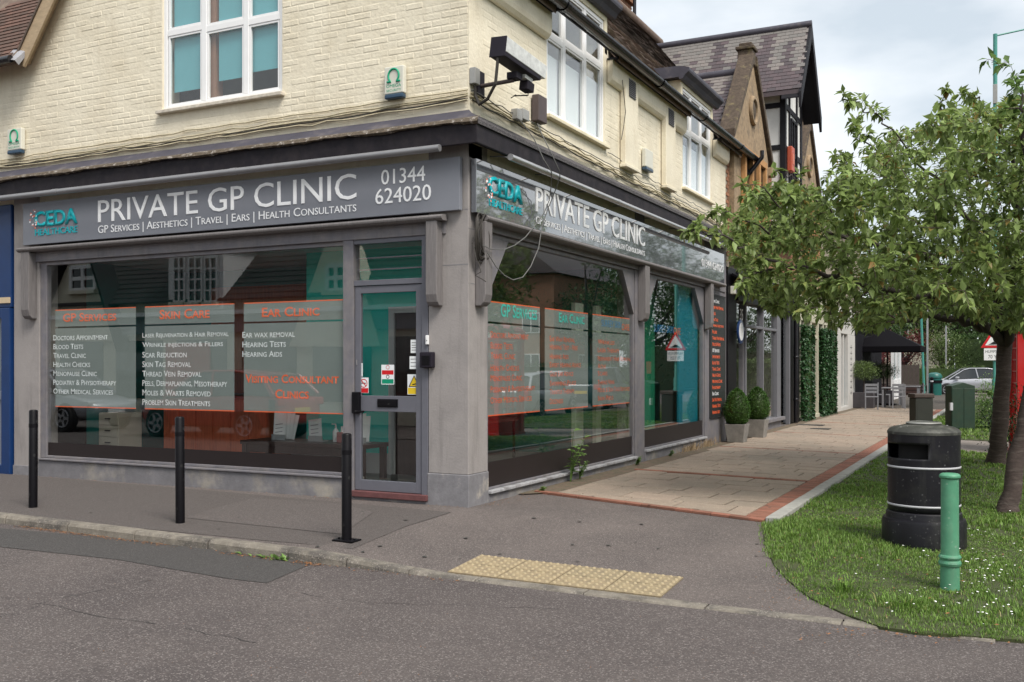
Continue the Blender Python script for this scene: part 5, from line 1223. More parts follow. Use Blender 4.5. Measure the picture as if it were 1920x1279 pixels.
for k in range(9):
    c = Vector((0.06+0.02*g.random(), 0.14+g.normal(0, 0.03), 2.86+g.normal(0, 0.02))); ra, rb = 0.10+0.05*g.random(), 0.20+0.06*g.random(); ph = g.uniform(0, 6); tl2 = g.normal(0, 0.15)
    pts = [(c.x+0.02*math.sin(2*t+ph)+0.03, c.y+ra*math.cos(t)+tl2*rb*math.sin(t), c.z+rb*math.sin(t)+0.012*math.sin(5*t+ph)) for t in [i*(6.283*1.06)/26 for i in range(27)]]
    MB().tube(pts, 0.007 if k % 2 else 0.010, 5).obj('loop', M['cable'], ct, smooth=60)
MB().tube([PL(886, 455, -0.03), PL(890, 470, -0.03), PL(893, 488, -0.04), PL(897, 492, -0.03), PL(902, 510, -0.03), PL(891, 516, -0.03), PL(905, 524, -0.03), PL(911, 528, -0.03)], 0.006, 5).obj('tail', M['cable'], ct)

# ------------------------------------------------------------------ things inside
tb = thing('side_table', 'dark wooden low table with leaflets inside the clinic window', 'table', (-2.7, 0.85, 0.10))
MB().box(-0.95, 0.95, -0.27, 0.27, 0.40, 0.45).obj('table_top', M['wood_dark'], tb, bevel=0.005)
for sx in (-1, 1):
    for sy in (-1, 1): MB().box(sx*0.90-0.035, sx*0.90+0.035, sy*0.22-0.03, sy*0.22+0.03, 0.0, 0.399).obj('leg', M['wood_dark'], tb)
MB().box(-0.93, 0.93, -0.23, -0.21, 0.30, 0.399).obj('apron', M['wood_dark'], tb)
def leaflet(x, y, tilt, n, h, lab):
    o = thing('leaflet_holder', lab, 'leaflet holder', (x, y, 0.552))
    MB().box(-0.11, 0.11, -0.01, 0.10, 0, 0.012).box(-0.11, 0.11, -0.016, -0.010, 0, 0.07).obj('stand', mat('clear_stand', (0.35, 0.37, 0.38), 0.2, var=0.03), o)
    for k in range(n):
        q = box('leaflet', (-0.10, 0.10, -0.002, 0.002, 0.013, h-0.03*k), M['paper'], o); q.location = (0.03*k, 0.02*k, 0); q.rotation_euler = (rad(-tilt), rad(-8+4*k), 0)
        mb = MB()
        for j in range(4): mb.quad((-0.07, -0.004, 0.05+0.05*j), (0.05, -0.004, 0.05+0.05*j), (0.05, -0.004, 0.06+0.05*j), (-0.07, -0.004, 0.06+0.05*j))
        if k == 0: mb.obj('print', M['grey_glaze'], q)
leaflet(-3.20, 0.80, 14, 4, 0.42, 'fanned white leaflets on the table farthest from the clinic door')
leaflet(-2.62, 0.80, 6, 1, 0.28, 'single white leaflet standing mid table'); leaflet(-1.98, 0.82, 12, 2, 0.36, 'tall white leaflets on the table end by the clinic door')
bt = MB().lathe([(0.035, 0), (0.038, 0.01), (0.038, 0.13), (0.02, 0.16), (0.012, 0.165), (0.012, 0.2)], 14, (-2.36, 0.86, 0.552)).tube([(-2.36, 0.86, 0.75), (-2.36, 0.86, 0.77), (-2.42, 0.86, 0.77)], 0.008, 6).obj('pump_bottle', M['paper'], smooth=40); tag(bt, 'white pump bottle on the dark table', 'bottle')
ti = MB().box(-2.27, -2.13, 0.75, 0.88, 0.552, 0.68).obj('tissue_box', mat('tissue_box', (0.35, 0.12, 0.12), 0.6, var=0.2), bevel=0.01); tag(ti, 'small red and white tissue box on the dark table', 'tissue box')
MB().add([(-2.24, 0.8, 0.68), (-2.16, 0.8, 0.68), (-2.18, 0.83, 0.76), (-2.23, 0.79, 0.75)], [(0, 1, 2, 3)]).obj('tissue', M['paper'], ti)
dr_ = thing('drawer_unit', 'beige metal drawer unit inside the big clinic window', 'drawers', (-6.45, 1.0, 0.10))
MB().box(-0.2, 0.2, -0.02, 0.40, 0.02, 0.72).obj('cabinet', M['beige'], dr_, bevel=0.006)
for k in range(4):
    d = MB().box(-0.185, 0.185, -0.035, -0.021, 0.04+0.17*k, 0.195+0.17*k).obj('drawer', M['beige'], dr_, bevel=0.004); MB().box(-0.05, 0.05, -0.05, -0.036, 0.12+0.17*k, 0.135+0.17*k).obj('handle', M['cctv_dark'], d)
bc = thing('reception_counter', 'red wooden reception counter inside the big clinic window', 'counter', (-4.9, 1.7, 0.10))
MB().box(-0.95, 0.95, -0.25, 0.25, 0, 0.95).obj('body', M['wood_red'], bc); MB().box(-1.0, 1.0, -0.30, 0.30, 0.951, 1.0).obj('counter_top', M['wood_dark'], bc)
for k in range(6): MB().box(-0.95+k*0.32, -0.66+k*0.32, -0.265, -0.251, 0.05, 0.92).obj('plank', M['wood_red'], bc)
gd = thing('waiting_table', 'dark table with thin legs behind the first street window', 'table', (-0.95, 1.9, 0.10))
MB().box(-0.3, 0.3, -0.6, 0.6, 0.68, 0.72).obj('table_top', M['wood_dark'], gd)
for sx in (-1, 1):
    for sy in (-1, 1): MB().tube([(sx*0.26, sy*0.55, 0), (sx*0.26, sy*0.55, 0.679)], 0.02, 8).obj('leg', M['black'], gd)
# ------------------------------------------------------------------ street furniture close by
def bollard(px, py, top_py, label, flange=False, lean=(0, 0)):
    p = PG(px, py); h = (py-top_py)*(p-CAM).dot(FW)/F
    o = thing('bollard', label, 'bollard', (p.x, p.y, z_pave(p.x, p.y)-0.002), 0, 'black bollards along the kerb')
    r = 0.045; MB().lathe([(r, 0), (r, h-0.015), (r-0.006, h-0.004), (r-0.02, h)], 20).obj('post', M['black'], o, smooth=40)
    MB().lathe([(r+0.002, 0), (r+0.002, 0.04)], 20, (0, 0, h-0.19)).obj('collar', M['black'], o, smooth=40)
    if flange:
        MB().box(-0.11, 0.11, -0.075, 0.075, 0.0, 0.016).obj('base_plate', M['black'], o, bevel=0.004)
        for sx in (-1, 1): MB().lathe([(0.012, 0.016), (0.012, 0.026)], 6, (sx*0.085, 0, 0)).obj('bolt', M['black'], o)
    o.rotation_euler = (lean[0], lean[1], 0); return o
bollard(62, 952, 768, 'black bollard standing before the end of the clinic window by the blue shop', lean=(0, 0.006))
bollard(338, 981, 781, 'black bollard standing before the middle of the clinic window', lean=(0.004, -0.004))
bollard(650, 1014, 812, 'black bollard with bolted base plate standing before the clinic door', True)

# litter bin
p = PG(1732, 1022); D = (p-CAM).dot(FW); sc = D/F
lb = thing('litter_bin', 'round black litter bin with two pale bands standing on the grass', 'bin', (p.x, p.y, z_pave(p.x, p.y)), rad(0))
R0 = 148*sc/2; R1 = 127*sc/2; H = 231*sc
zz = lambda f: f*H
MB().lathe([(R0, 0), (R0, zz(0.20)), (R0-0.008, zz(0.225)), (R0-0.03, zz(0.232)), (R1+0.012, zz(0.275)), (R1, zz(0.285))], 48).obj('base', M['bin_black'], lb, smooth=35)
# body with real letter-box openings
bm = bmesh.new(); n = 64; zs_ = [zz(0.285), zz(0.33), zz(0.60), zz(0.655), zz(0.70), zz(0.715), zz(0.83), zz(0.85), zz(0.90), zz(0.915)]
tocam = math.atan2(CAM.y-p.y, CAM.x-p.x); open_c = [tocam-0.70]
ring = [[bm.verts.new((R1*math.cos(2*math.pi*j/n), R1*math.sin(2*math.pi*j/n), z)) for j in range(n)] for z in zs_]
def isopen(j):
    a = 2*math.pi*(j+0.5)/n
    return any(abs((a-c+math.pi) % (2*math.pi)-math.pi) < 0.78 for c in open_c)
for i in range(len(zs_)-1):
    for j in range(n):
        if i == 5 and isopen(j): continue
        bm.faces.new((ring[i][j], ring[i][(j+1) % n], ring[i+1][(j+1) % n], ring[i+1][j]))
me = bpy.data.meshes.new('bin_body'); bm.to_mesh(me); bm.free(); me.materials.append(M['bin_black']); me.polygons.foreach_set('use_smooth', [True]*len(me.polygons))
bb = link('body', me, lb); sd = bb.modifiers.new('t', 'SOLIDIFY'); sd.thickness = 0.018; sd.offset = -1
MB().lathe([(R1-0.09, zz(0.30)), (R1-0.09, zz(0.90))], 32).obj('liner', mat('liner', (0.004, 0.004, 0.004), 0.9, var=0.05), lb, smooth=35)
MB().lathe([(R1+0.004, zz(0.905)), (R1+0.004, zz(0.925)), (R1-0.012, zz(0.945)), (R1-0.05, zz(0.962)), (0.16, zz(0.978)), (0.14, zz(0.985)), (0.14, zz(0.998)), (0.12, zz(1.0)), (0.06, zz(1.002))], 48).obj('lid', M['bin_top'], lb, smooth=35)
MB().lathe([(0.142, zz(0.984)), (0.150, zz(0.990)), (0.142, zz(0.999)), (0.12, zz(1.003)), (0.118, zz(0.996))], 36).obj('ashtray', mat('ashtray_steel', (0.28, 0.28, 0.26), 0.45, metal=0.6, var=0.3), lb, smooth=40)
for f in (0.33, 0.635): MB().lathe([(R1+0.0015, zz(f)), (R1+0.005, zz(f+0.004)), (R1+0.005, zz(f+0.013)), (R1+0.0015, zz(f+0.017))], 64).obj('pale_band', M['band_grey'], lb, smooth=60)
mb = MB(); g = np.random.default_rng(2)
for _ in range(7):
    a = g.uniform(0, 6.28); r = g.uniform(0.16, R1-0.04); z = zz(0.978)-(r-0.16)/(R1-0.21)*zz(0.016)+0.003; s = g.uniform(0.006, 0.012)
    mb.add([(r*math.cos(a)+s*math.cos(t), r*math.sin(a)+s*1.3*math.sin(t), z) for t in [i*6.283/6 for i in range(6)]], [tuple(range(6))])
mb.obj('droppings', M['petal'], lb)
# green post
p = PG(1781, 1107); sc = (p-CAM).dot(FW)/F
gpst = thing('green_post', 'green painted iron post with moulded rings in front of litter bin', 'post', (p.x, p.y, z_pave(p.x, p.y)-0.01))
r = 16*sc; h = 222*sc; pf = []
for f, q in ((0, 1.08), (0.16, 1.06), (0.22, 1.05), (0.225, 1.2), (0.245, 1.28), (0.262, 1.2), (0.268, 1.1), (0.278, 1.1), (0.283, 1.2), (0.296, 1.26), (0.31, 1.18), (0.316, 1.04), (0.34, 1.0), (0.955, 0.98), (0.96, 1.1), (0.968, 1.17), (0.982, 1.17), (0.992, 1.08), (1.0, 0.9), (1.003, 0.5)): pf.append((r*q, h*f))
MB().lathe(pf, 28).obj('shaft', M['green_paint'], gpst, smooth=30)
# cabinet, slim bin, drain covers
p = PG(1800, 807); sc = (p-CAM).dot(FW)/F
cab = thing('utility_cabinet', 'dark green roadside cabinet with peaked lid on the verge', 'cabinet', (p.x, p.y, z_pave(p.x, p.y)), TH)
w_, h_ = 44*sc/2, 90*sc
MB().prism([(-w_, 0), (w_, 0), (w_, h_*0.93), (0, h_), (-w_, h_*0.93)], 'y', -0.18, 0.18).obj('case', M['green_dark'], cab, bevel=0.01)
for s in (-1, 1): MB().box(s*w_*0.5-w_*0.45, s*w_*0.5+w_*0.45, -0.19, -0.181, 0.06, h_*0.88).obj('door', M['green_dark'], cab, bevel=0.004)
MB().box(-w_-0.05, -w_+0.02, -0.23, -0.15, h_*0.42, h_*0.58).obj('lock_cover', M['band_grey'], cab, bevel=0.006)
p = PG(1727, 806); sc = (p-CAM).dot(FW)/F
sb = thing('slim_bin', 'olive square litter bin with brown lid behind the round bin', 'bin', (p.x, p.y, z_pave(p.x, p.y)), TH)
w_, h_ = 33*sc/2, 68*sc
MB().box(-w_, w_, -w_*0.9, w_*0.9, 0, h_*0.88).obj('body', M['bin_olive'], sb, bevel=0.015); MB().box(-w_*1.13, w_*1.13, -w_, w_, h_*0.885, h_).obj('lid', M['brown_bin'], sb, bevel=0.02)
MB().box(-w_*0.8, w_*0.8, -w_*0.92, -w_*0.9, 0.1, h_*0.8).obj('door', M['bin_olive'], sb)
for i, (px, py) in enumerate(((1530, 806), (1520, 799))):
    p = PG(px, py); o = MB().box(p.x-0.32, p.x+0.32, p.y-0.22, p.y+0.22, z_pave(p.x, p.y)+0.020, z_pave(p.x, p.y)+0.032).obj('drain_cover', mat('iron_cover', (0.04, 0.038, 0.035), 0.7, metal=0.4, var=0.3), bevel=0.003)
    tag(o, ('larger flat iron drain cover let into the paving by the downpipe', 'second iron drain cover behind the larger one by the downpipe')[i], 'drain cover')

# ------------------------------------------------------------------ leaf clouds
def leaf_verts(P, D, U, s, w=0.42, fold=0.12, droop=0.1):
    """arrays: positions, directions, up vectors, sizes -> (V, T) of folded 4-triangle leaves"""
    n = len(P); D = D/np.linalg.norm(D, axis=1, keepdims=True); Sd = np.cross(D, U); Sd /= (np.linalg.norm(Sd, axis=1, keepdims=True)+1e-9); Nn = np.cross(Sd, D)
    s = s[:, None]; V = np.empty((n, 5, 3))
    V[:, 0] = P; V[:, 1] = P+D*s*0.45-Sd*s*w*0.5+Nn*s*fold; V[:, 2] = P+D*s*0.5-Nn*s*0.02; V[:, 3] = P+D*s*0.45+Sd*s*w*0.5+Nn*s*fold; V[:, 4] = P+D*s-Nn*s*droop
    b = np.arange(n)[:, None]*5
    T = np.concatenate([b+[0, 1, 2], b+[0, 2, 3], b+[1, 4, 2], b+[2, 4, 3]], 1).reshape(-1, 3)
    return V.reshape(-1, 3), T
def leaf_shell(name, m, parent, centers, radii, n, size, seed, outward=0.7, squash=1.0, inner=0.55):
    """leaves in a shell of ellipsoids"""
    g = np.random.default_rng(seed); centers = np.asarray(centers, float); radii = np.asarray(radii, float)
    wts = np.prod(radii, 1)**(2/3); k = g.choice(len(centers), n, p=wts/wts.sum())
    d = g.normal(size=(n, 3)); d /= np.linalg.norm(d, axis=1, keepdims=True); rr = g.uniform(inner, 1.03, n)[:, None]
    P = centers[k]+d*radii[k]*rr; D = d*outward+g.normal(size=(n, 3))*0.6; U = np.array([[0, 0, 1.0]])+g.normal(size=(n, 3))*0.5
    V, T = leaf_verts(P, D, U, size*g.uniform(0.6, 1.3, n)); return link(name, mesh_np(name, V, T, m, 3), parent)

def topiary(px, py, h_px, label, seed):
    p = PG(px, py); sc = (p-CAM).dot(FW)/F
    o = thing('potted_topiary', label, 'potted plant', (p.x, p.y, z_pave(p.x, p.y)+0.022), 0)
    a = 0.20; b = 0.155; h = 34*sc
    MB().add([(-b, -b, 0), (b, -b, 0), (b, b, 0), (-b, b, 0), (-a, -a, h), (a, -a, h), (a, a, h), (-a, a, h), (-a+0.03, -a+0.03, h), (a-0.03, -a+0.03, h), (a-0.03, a-0.03, h), (-a+0.03, a-0.03, h), (-a+0.03, -a+0.03, h-0.05), (a-0.03, -a+0.03, h-0.05), (a-0.03, a-0.03, h-0.05), (-a+0.03, a-0.03, h-0.05)],
             [(0, 3, 2, 1), (0, 1, 5, 4), (1, 2, 6, 5), (2, 3, 7, 6), (3, 0, 4, 7), (4, 5, 9, 8), (5, 6, 10, 9), (6, 7, 11, 10), (7, 4, 8, 11), (8, 9, 13, 12), (9, 10, 14, 13), (10, 11, 15, 14), (11, 8, 12, 15), (12, 13, 14, 15)]).obj('pot', M['concrete_pot'], o, bevel=0.008)
    hb = h_px*sc
    prof = [(0.12, h-0.02), (0.205, h+0.08*hb), (0.245, h+0.3*hb), (0.23, h+0.5*hb), (0.175, h+0.75*hb), (0.09, h+0.93*hb), (0.02, h+hb*0.99)]
    MB().lathe([(r*0.86, z) for r, z in prof], 20).obj('core', M['leaf_hedge'], o, smooth=60)
    g = np.random.default_rng(seed); n = 5200; t = g.random(n); zs = h+hb*t; rr = np.interp(zs, [q[1] for q in prof], [q[0] for q in prof])*g.uniform(0.84, 1.06, n); an = g.uniform(0, 6.283, n)
    P = np.c_[rr*np.cos(an), rr*np.sin(an), zs]; D = np.c_[np.cos(an), np.sin(an), 0.7*np.ones(n)]+g.normal(size=(n, 3))*0.7; U = np.c_[np.zeros(n), np.zeros(n), np.ones(n)]+g.normal(size=(n, 3))*0.6
    V, T = leaf_verts(P, D, U, 0.026*g.uniform(0.7, 1.3, n), 0.6); link('foliage', mesh_np('foliage', V, T, M['leaf_box'], 3), o)
topiary(1382, 831, 66, 'clipped box cone in square pot beside the dark pilaster', 1)
topiary(1420, 822, 60, 'clipped box cone in square pot against the second shop window', 2)

# weeds at the wall foot
def weed(px, py, label, hgt, seed, big):
    p = PG(px, py); o = thing('wall_weed', label, 'weed', (max(p.x, 0.07), p.y, z_pave(p.x, p.y))); g = np.random.default_rng(seed); mb = MB(); P = []; D = []; s = []
    for k in range(big):
        a = g.uniform(0, 6.28); l = hgt*g.uniform(0.5, 1.0); e = Vector((0.05+0.25*abs(math.cos(a))*l, 0.35*math.sin(a)*l, l)); pts = [(0, 0, 0), (e.x*0.35, e.y*0.35, l*0.55), tuple(e)]
        mb.tube(pts, [0.006, 0.004, 0.002], 5)
        for j in range(5):
            t = g.uniform(0.25, 1); q = Vector(pts[0]).lerp(e, t); q.z = l*(0.55*t/0.5 if t < 0.5 else 0.55+0.45*(t-0.5)/0.5); P.append(q); aa = g.uniform(0, 6.28); D.append((math.cos(aa)+0.3, math.sin(aa), g.uniform(-0.1, 0.5))); s.append(g.uniform(0.05, 0.13) if big < 9 else g.uniform(0.02, 0.05))
    mb.obj('stem', M['leaf_weed'], o)
    V, T = leaf_verts(np.array([tuple(q) for q in P]), np.array(D), np.tile([[0, 0, 1.0]], (len(P), 1))+g.normal(size=(len(P), 3))*0.2, np.array(s), 0.7); link('leaves', mesh_np('leaves', V, T, M['leaf_weed'], 3), o)
weed(1068, 905, 'leafy green weed growing from the foot of the first street window', 0.72, 3, 8); weed(1078, 900, 'small wispy weed beside the large leafy weed', 0.30, 4, 14)
weed(1192, 874, 'low green weed at the foot of the grey street pier', 0.16, 5, 16); weed(1012, 924, 'tiny weed in the pavement joint near the corner pier', 0.08, 6, 10); weed(1255, 857, 'small green weed under the teal board window', 0.12, 7, 10)
def drygrass(px, py, n, h, label):
    p = PG(px, py); t = MB(); g = np.random.default_rng(n)
    for _ in range(n):
        x = 0.03+abs(g.normal(0, 0.05)); y = p.y+g.normal(0, 0.30); hh = h*g.uniform(0.4, 1.1); a = g.uniform(0, 6.28); d = Vector((math.cos(a)*0.4+0.2, math.sin(a)*0.5, 0))*hh; z = z_pave(x, y); q = Vector((0.002, 0.003, 0)); b = Vector((x, y, z)); tip = b+d+Vector((0, 0, hh)); m1 = b+d*0.3+Vector((0, 0, hh*0.6))
        t.add([b-q, b+q, m1+q, m1-q, tip], [(0, 1, 2, 3), (3, 2, 4)])
    o = stuff(t.obj('dry_grass_tuft', M['dry'])); tag(o, label, 'dry grass')
drygrass(1300, 846, 150, 0.16, 'dry straw-coloured grass at the foot of the teal board window'); drygrass(1335, 838, 110, 0.18, 'dry grass tuft at the foot of the treatment board')
kw = MB(); g = np.random.default_rng(6); P = []
for _ in range(26): x = PRD(540, 1041).x+g.normal(0, 0.14); y = KY-0.15-abs(g.normal(0, 0.02)); P.append((x, y, z_road(x)))
n = len(P); V, T = leaf_verts(np.array(P), g.normal(size=(n, 3))*[1, 1, 0.2]+[0, -0.2, 0.5], np.tile([[0, 0, 1.0]], (n, 1)), g.uniform(0.04, 0.09, n), 0.5)
o = link('gutter_weed', mesh_np('gutter_weed', V, T, M['leaf_weed'], 3)); tag(o, 'green weed growing in the gutter at the kerb face', 'weed')

# ------------------------------------------------------------------ trees
def grow(name, label, trunk, tr_r, limbs, targets, seed, leafm, leaf_size, per, group=None, bark='bark', leafspan=0.62):
    root = thing(name, label, 'tree', trunk[0], 0, group); o0 = Vector(trunk[0]); g = np.random.default_rng(seed)
    L = lambda q: Vector(q)-o0
    tb = MB(); tk = [L(q) for q in trunk]
    pts = []; rs = []
    for i in range(len(tk)-1):
        for k in range(4): t = k/4; pts.append(tk[i].lerp(tk[i+1], t)+Vector((g.normal(0, 0.01), g.normal(0, 0.01), 0))*(i+k > 0)); rs.append(tr_r[i]*(1-t)+tr_r[i+1]*t)
    pts.append(tk[-1]); rs.append(tr_r[-1]); rs[0] *= 1.35; rs[1] *= 1.08
    tb.tube(pts, rs, 14); tb.obj('trunk', M[bark], root, smooth=60)
    nodes = []; lm = MB()
    for ln, r0, r1 in limbs:
        q = [L(p) for p in ln]; fine = []
        for i in range(len(q)-1):
            for k in range(5): fine.append(q[i].lerp(q[i+1], k/5)+Vector(g.normal(0, 0.025, 3))*(i+k > 0))
        fine.append(q[-1]); rr = [r0+(r1-r0)*i/(len(fine)-1) for i in range(len(fine))]
        lm.tube(fine, rr, 9); nodes += [(p, r) for p, r in zip(fine, rr)]
    fork = nodes[0][0]
    tg = sorted([L(t) for t in targets], key=lambda t: (t-fork).length)
    N = np.array([tuple(n_[0]) for n_ in nodes]); NR = [n_[1] for n_ in nodes]
    LP = []; LD = []; LU = []
    tw = MB()
    for t in tg:
        tv = np.array(tuple(t)); d = np.linalg.norm(N-tv, axis=1); df = np.linalg.norm(N-np.array(tuple(fork)), axis=1)
        cost = d+0.25*df; i = int(np.argmin(cost)); a = Vector(N[i]); r0 = min(NR[i]*0.6, 0.02); le = (t-a).length
        k = max(3, min(7, int(le/0.16))); mid = a.lerp(t, 0.5)+Vector(g.normal(0, 0.06, 3))*le+Vector((0, 0, 0.10*le))
        path = []
        for j in range(k+1):
            u = j/k; path.append(a*(1-u)**2+mid*2*u*(1-u)+t*u*u+Vector(g.normal(0, 0.012, 3))*(0 < j < k))
        rr = [max(0.003, r0+(0.003-r0)*j/k) for j in range(k+1)]
        tw.tube(path, rr, 4, cap=False)
        N = np.vstack([N]+[np.array([tuple(p_)]) for p_ in path[1:]]); NR += rr[1:]
        # leaves on the outer length of the twig
        acc = 0; segs = list(zip(path, path[1:])); tot = sum((q-p).length for p, q in segs); span = min(leafspan, tot*0.95); cnt = int(per*g.uniform(0.7, 1.3)*max(0.5, span/leafspan))
        for _ in range(cnt):
            s_ = tot-span*g.random()**1.5; q = path[-1]; dd = path[-1]-path[-2]
            for p_, q_ in segs:
                l = (q_-p_).length
                if s_ <= l: q = p_.lerp(q_, s_/max(l, 1e-6)); dd = q_-p_; break
                s_ -= l
            dd = dd.normalized(); sd_ = Vector(g.normal(0, 1, 3)); sd_ -= dd*sd_.dot(dd); sd_.normalize()
            LP.append(tuple(q+sd_*0.01)); v = dd*0.55+sd_*0.8+Vector((0, 0, -0.35+g.normal(0, 0.2))); LD.append(tuple(v)); LU.append((g.normal(0, 0.35), g.normal(0, 0.35), 1.0))
    lm.obj('limbs', M['bark_dark'], root, smooth=60); stuff(tw.obj('twigs', M['twig'], root))
    LP, LD, LU = np.array(LP), np.array(LD), np.array(LU)
    V, T = leaf_verts(LP, LD, LU, leaf_size*g.uniform(0.45, 1.3, len(LP)), 0.48, 0.10, 0.16)
    cr_ = link('crown', mesh_np('crown', V, T, leafm, 3), root); return root
g = np.random.default_rng(21)
OUT1 = [(1362, 462), (1352, 425), (1400, 375), (1450, 345), (1520, 345), (1570, 310), (1640, 265), (1700, 240), (1760, 205), (1830, 185), (1890, 190), (1990, 150), (2150, 160), (2220, 420), (2120, 610), (2000, 635), (1915, 618), (1850, 608), (1780, 578), (1700, 600), (1640, 622), (1590, 625), (1520, 595), (1450, 590), (1405, 555), (1378, 510)]
def crown_targets(poly, n, dc, hr, cpx, wpx, g, cpy=None, hpy=None):
    out_ = []; P = poly; xs = [p[0] for p in P]; ys = [p[1] for p in P]
    while len(out_) < n:
        px = g.uniform(min(xs), max(xs), 400); py = g.uniform(min(ys), max(ys), 400); k = inside(P, px, py)
        for a, b in zip(px[k], py[k]):
            f = max(0.12, 1-((a-cpx)/wpx)**2); h = hr*math.sqrt(f); u = g.uniform(-1, 1); u = math.copysign(abs(u)**0.7, u)
            out_.append(PD(a, b, dc+h*u))
    return out_[:n]
T1 = crown_targets(OUT1, 2500, 12.6, 3.0, 1770, 470, g)
base1 = PG(1867, 872); fork1 = PD(1884, 640, 15.6)
base1.z = z_pave(base1.x, base1.y)-0.03
lim = []
def limb(pts, r0, r1): lim.append(([PD(*p) for p in pts], r0, r1))
F1 = (1884, 645, 15.7)
limb([F1, (1862, 615, 15.4), (1800, 600, 14.9), (1740, 592, 14.4), (1690, 600, 13.9), (1640, 608, 13.5)], 0.085, 0.015)
limb([F1, (1850, 570, 15.0), (1800, 520, 14.2), (1720, 480, 13.4), (1620, 450, 12.6), (1480, 420, 11.9)], 0.08, 0.012)
limb([F1, (1870, 560, 15.2), (1840, 460, 14.4), (1780, 360, 13.6), (1700, 290, 13.0)], 0.08, 0.012)
limb([F1, (1895, 560, 15.3), (1910, 420, 14.6), (1900, 300, 14.0), (1860, 220, 13.6)], 0.075, 0.012)
limb([F1, (1920, 580, 15.4), (1990, 480, 14.6), (2060, 380, 13.8), (2100, 280, 13.4)], 0.075, 0.012)
limb([F1, (1840, 600, 14.8), (1760, 560, 13.4), (1640, 540, 11.8), (1520, 510, 10.9), (1420, 480, 10.6)], 0.07, 0.012)
limb([F1, (1900, 600, 14.8), (1940, 540, 13.2), (1960, 470, 11.5)], 0.09, 0.012)
# lone shoots that stand out against the sky and the wall
SH = [[(1720, 300, 12.0), (1660, 235, 11.6), (1610, 190, 11.4), (1582, 176, 11.3)], [(1690, 340, 11.8), (1640, 285, 11.2), (1606, 240, 11.0), (1600, 228, 11.0)], [(1650, 380, 11.5), (1600, 330, 11.0), (1575, 290, 10.9)],
      [(1500, 420, 11.0), (1440, 360, 10.8), (1395, 345, 10.7)], [(1450, 450, 10.8), (1380, 405, 10.5), (1345, 395, 10.4)], [(1430, 480, 10.7), (1360, 440, 10.3), (1305, 430, 10.1), (1292, 432, 10.1)], [(1560, 400, 11.0), (1500, 345, 10.8), (1455, 320, 10.7)],
      [(1460, 500, 10.8), (1410, 515, 10.5), (1392, 528, 10.3)], [(1800, 300, 12.5), (1765, 215, 12.2), (1775, 165, 12.1)], [(1860, 260, 12.5), (1840, 190, 12.3), (1800, 178, 12.2)]]
for s_ in SH:
    limb(s_, 0.012, 0.004)
    for i in range(len(s_)-1):
        for k in range(4):
            t = (k+0.5)/4; q = [s_[i][j]+(s_[i+1][j]-s_[i][j])*t for j in range(3)]; T1.append(PD(q[0]+g.normal(0, 9), q[1]+g.normal(4, 9), q[2]+g.normal(0, 0.1)))
    T1.append(PD(*s_[-1]))
grow('cherry_tree', 'broad cherry tree with low spreading limbs on the verge', [base1, PD(1874, 800, 15.75), PD(1882, 700, 15.7), PD(1884, 640, 15.7)], [0.135, 0.125, 0.115, 0.115], lim, T1, 5, M['leaf'], 0.112, 32)
base2 = PG(1890, 962); base2.z = z_pave(base2.x, base2.y)-0.03; lim = []
D2 = (base2-CAM).dot(FW); F2 = (1965, 560, D2)
limb([F2, (1960, 480, D2-0.2), (1940, 380, D2-0.5), (1925, 260, D2-0.6), (1915, 170, D2-0.6)], 0.08, 0.01)
limb([F2, (2040, 440, D2), (2120, 320, D2), (2180, 220, D2)], 0.08, 0.01); limb([F2, (2050, 480, D2-0.8), (2150, 420, D2-1.6), (2250, 380, D2-2.0)], 0.07, 0.01)
T2 = crown_targets([(1900, 150), (2000, 60), (2300, 60), (2350, 420), (2200, 500), (1985, 480), (1915, 320)], 190, D2, 1.8, 2120, 330, g)
for q in ((1850, 112), (1872, 122), (1890, 118), (1895, 150), (1905, 172), (1885, 205), (1910, 140)): T2.append(PD(q[0], q[1], D2-0.5))
grow('cherry_tree', 'slender leaning cherry tree rooted beside the litter bin', [base2, PD(1903, 880, D2), PD(1925, 780, D2), PD(1950, 650, D2), PD(1965, 560, D2)], [0.10, 0.09, 0.082, 0.075, 0.07], lim, T2, 9, M['leaf2'], 0.12, 22)

# shrubs round the trunk foot
def shrub(name, label, px, py, rx, rz, n, size, m, seed, depth=None, cat='shrub'):
    p = PG(px, py) if depth is None else PD(px, py, depth); p.z = z_pave(p.x, p.y)
    o = thing(name, label, cat, tuple(p)); g = np.random.default_rng(seed)
    cs = [(g.normal(0, rx*0.4), g.normal(0, rx*0.4), rz*g.uniform(0.5, 1.2)) for _ in range(6)]; rr = [(rx*g.uniform(0.5, 0.8),)*2+(rz*g.uniform(0.5, 0.8),) for _ in range(6)]
    leaf_shell('foliage', m, o, cs, rr, n, size, seed, inner=0.3); mb = MB()
    for c in cs: mb.tube([(0, 0, -0.02), (c[0]*0.5, c[1]*0.5, c[2]*0.5), c], [0.02, 0.014, 0.006], 5)
    mb.obj('stems', M['bark_dark'], o)
shrub('shrub', 'bright green shrub beside the dark green cabinet', 1862, 806, 0.48, 0.72, 2600, 0.055, M['leaf_weed'], 31)
shrub('shrub', 'dark leafy shrub between the two cherry trunks', 1912, 872, 0.55, 0.72, 3000, 0.05, M['leaf_ivy'], 32)
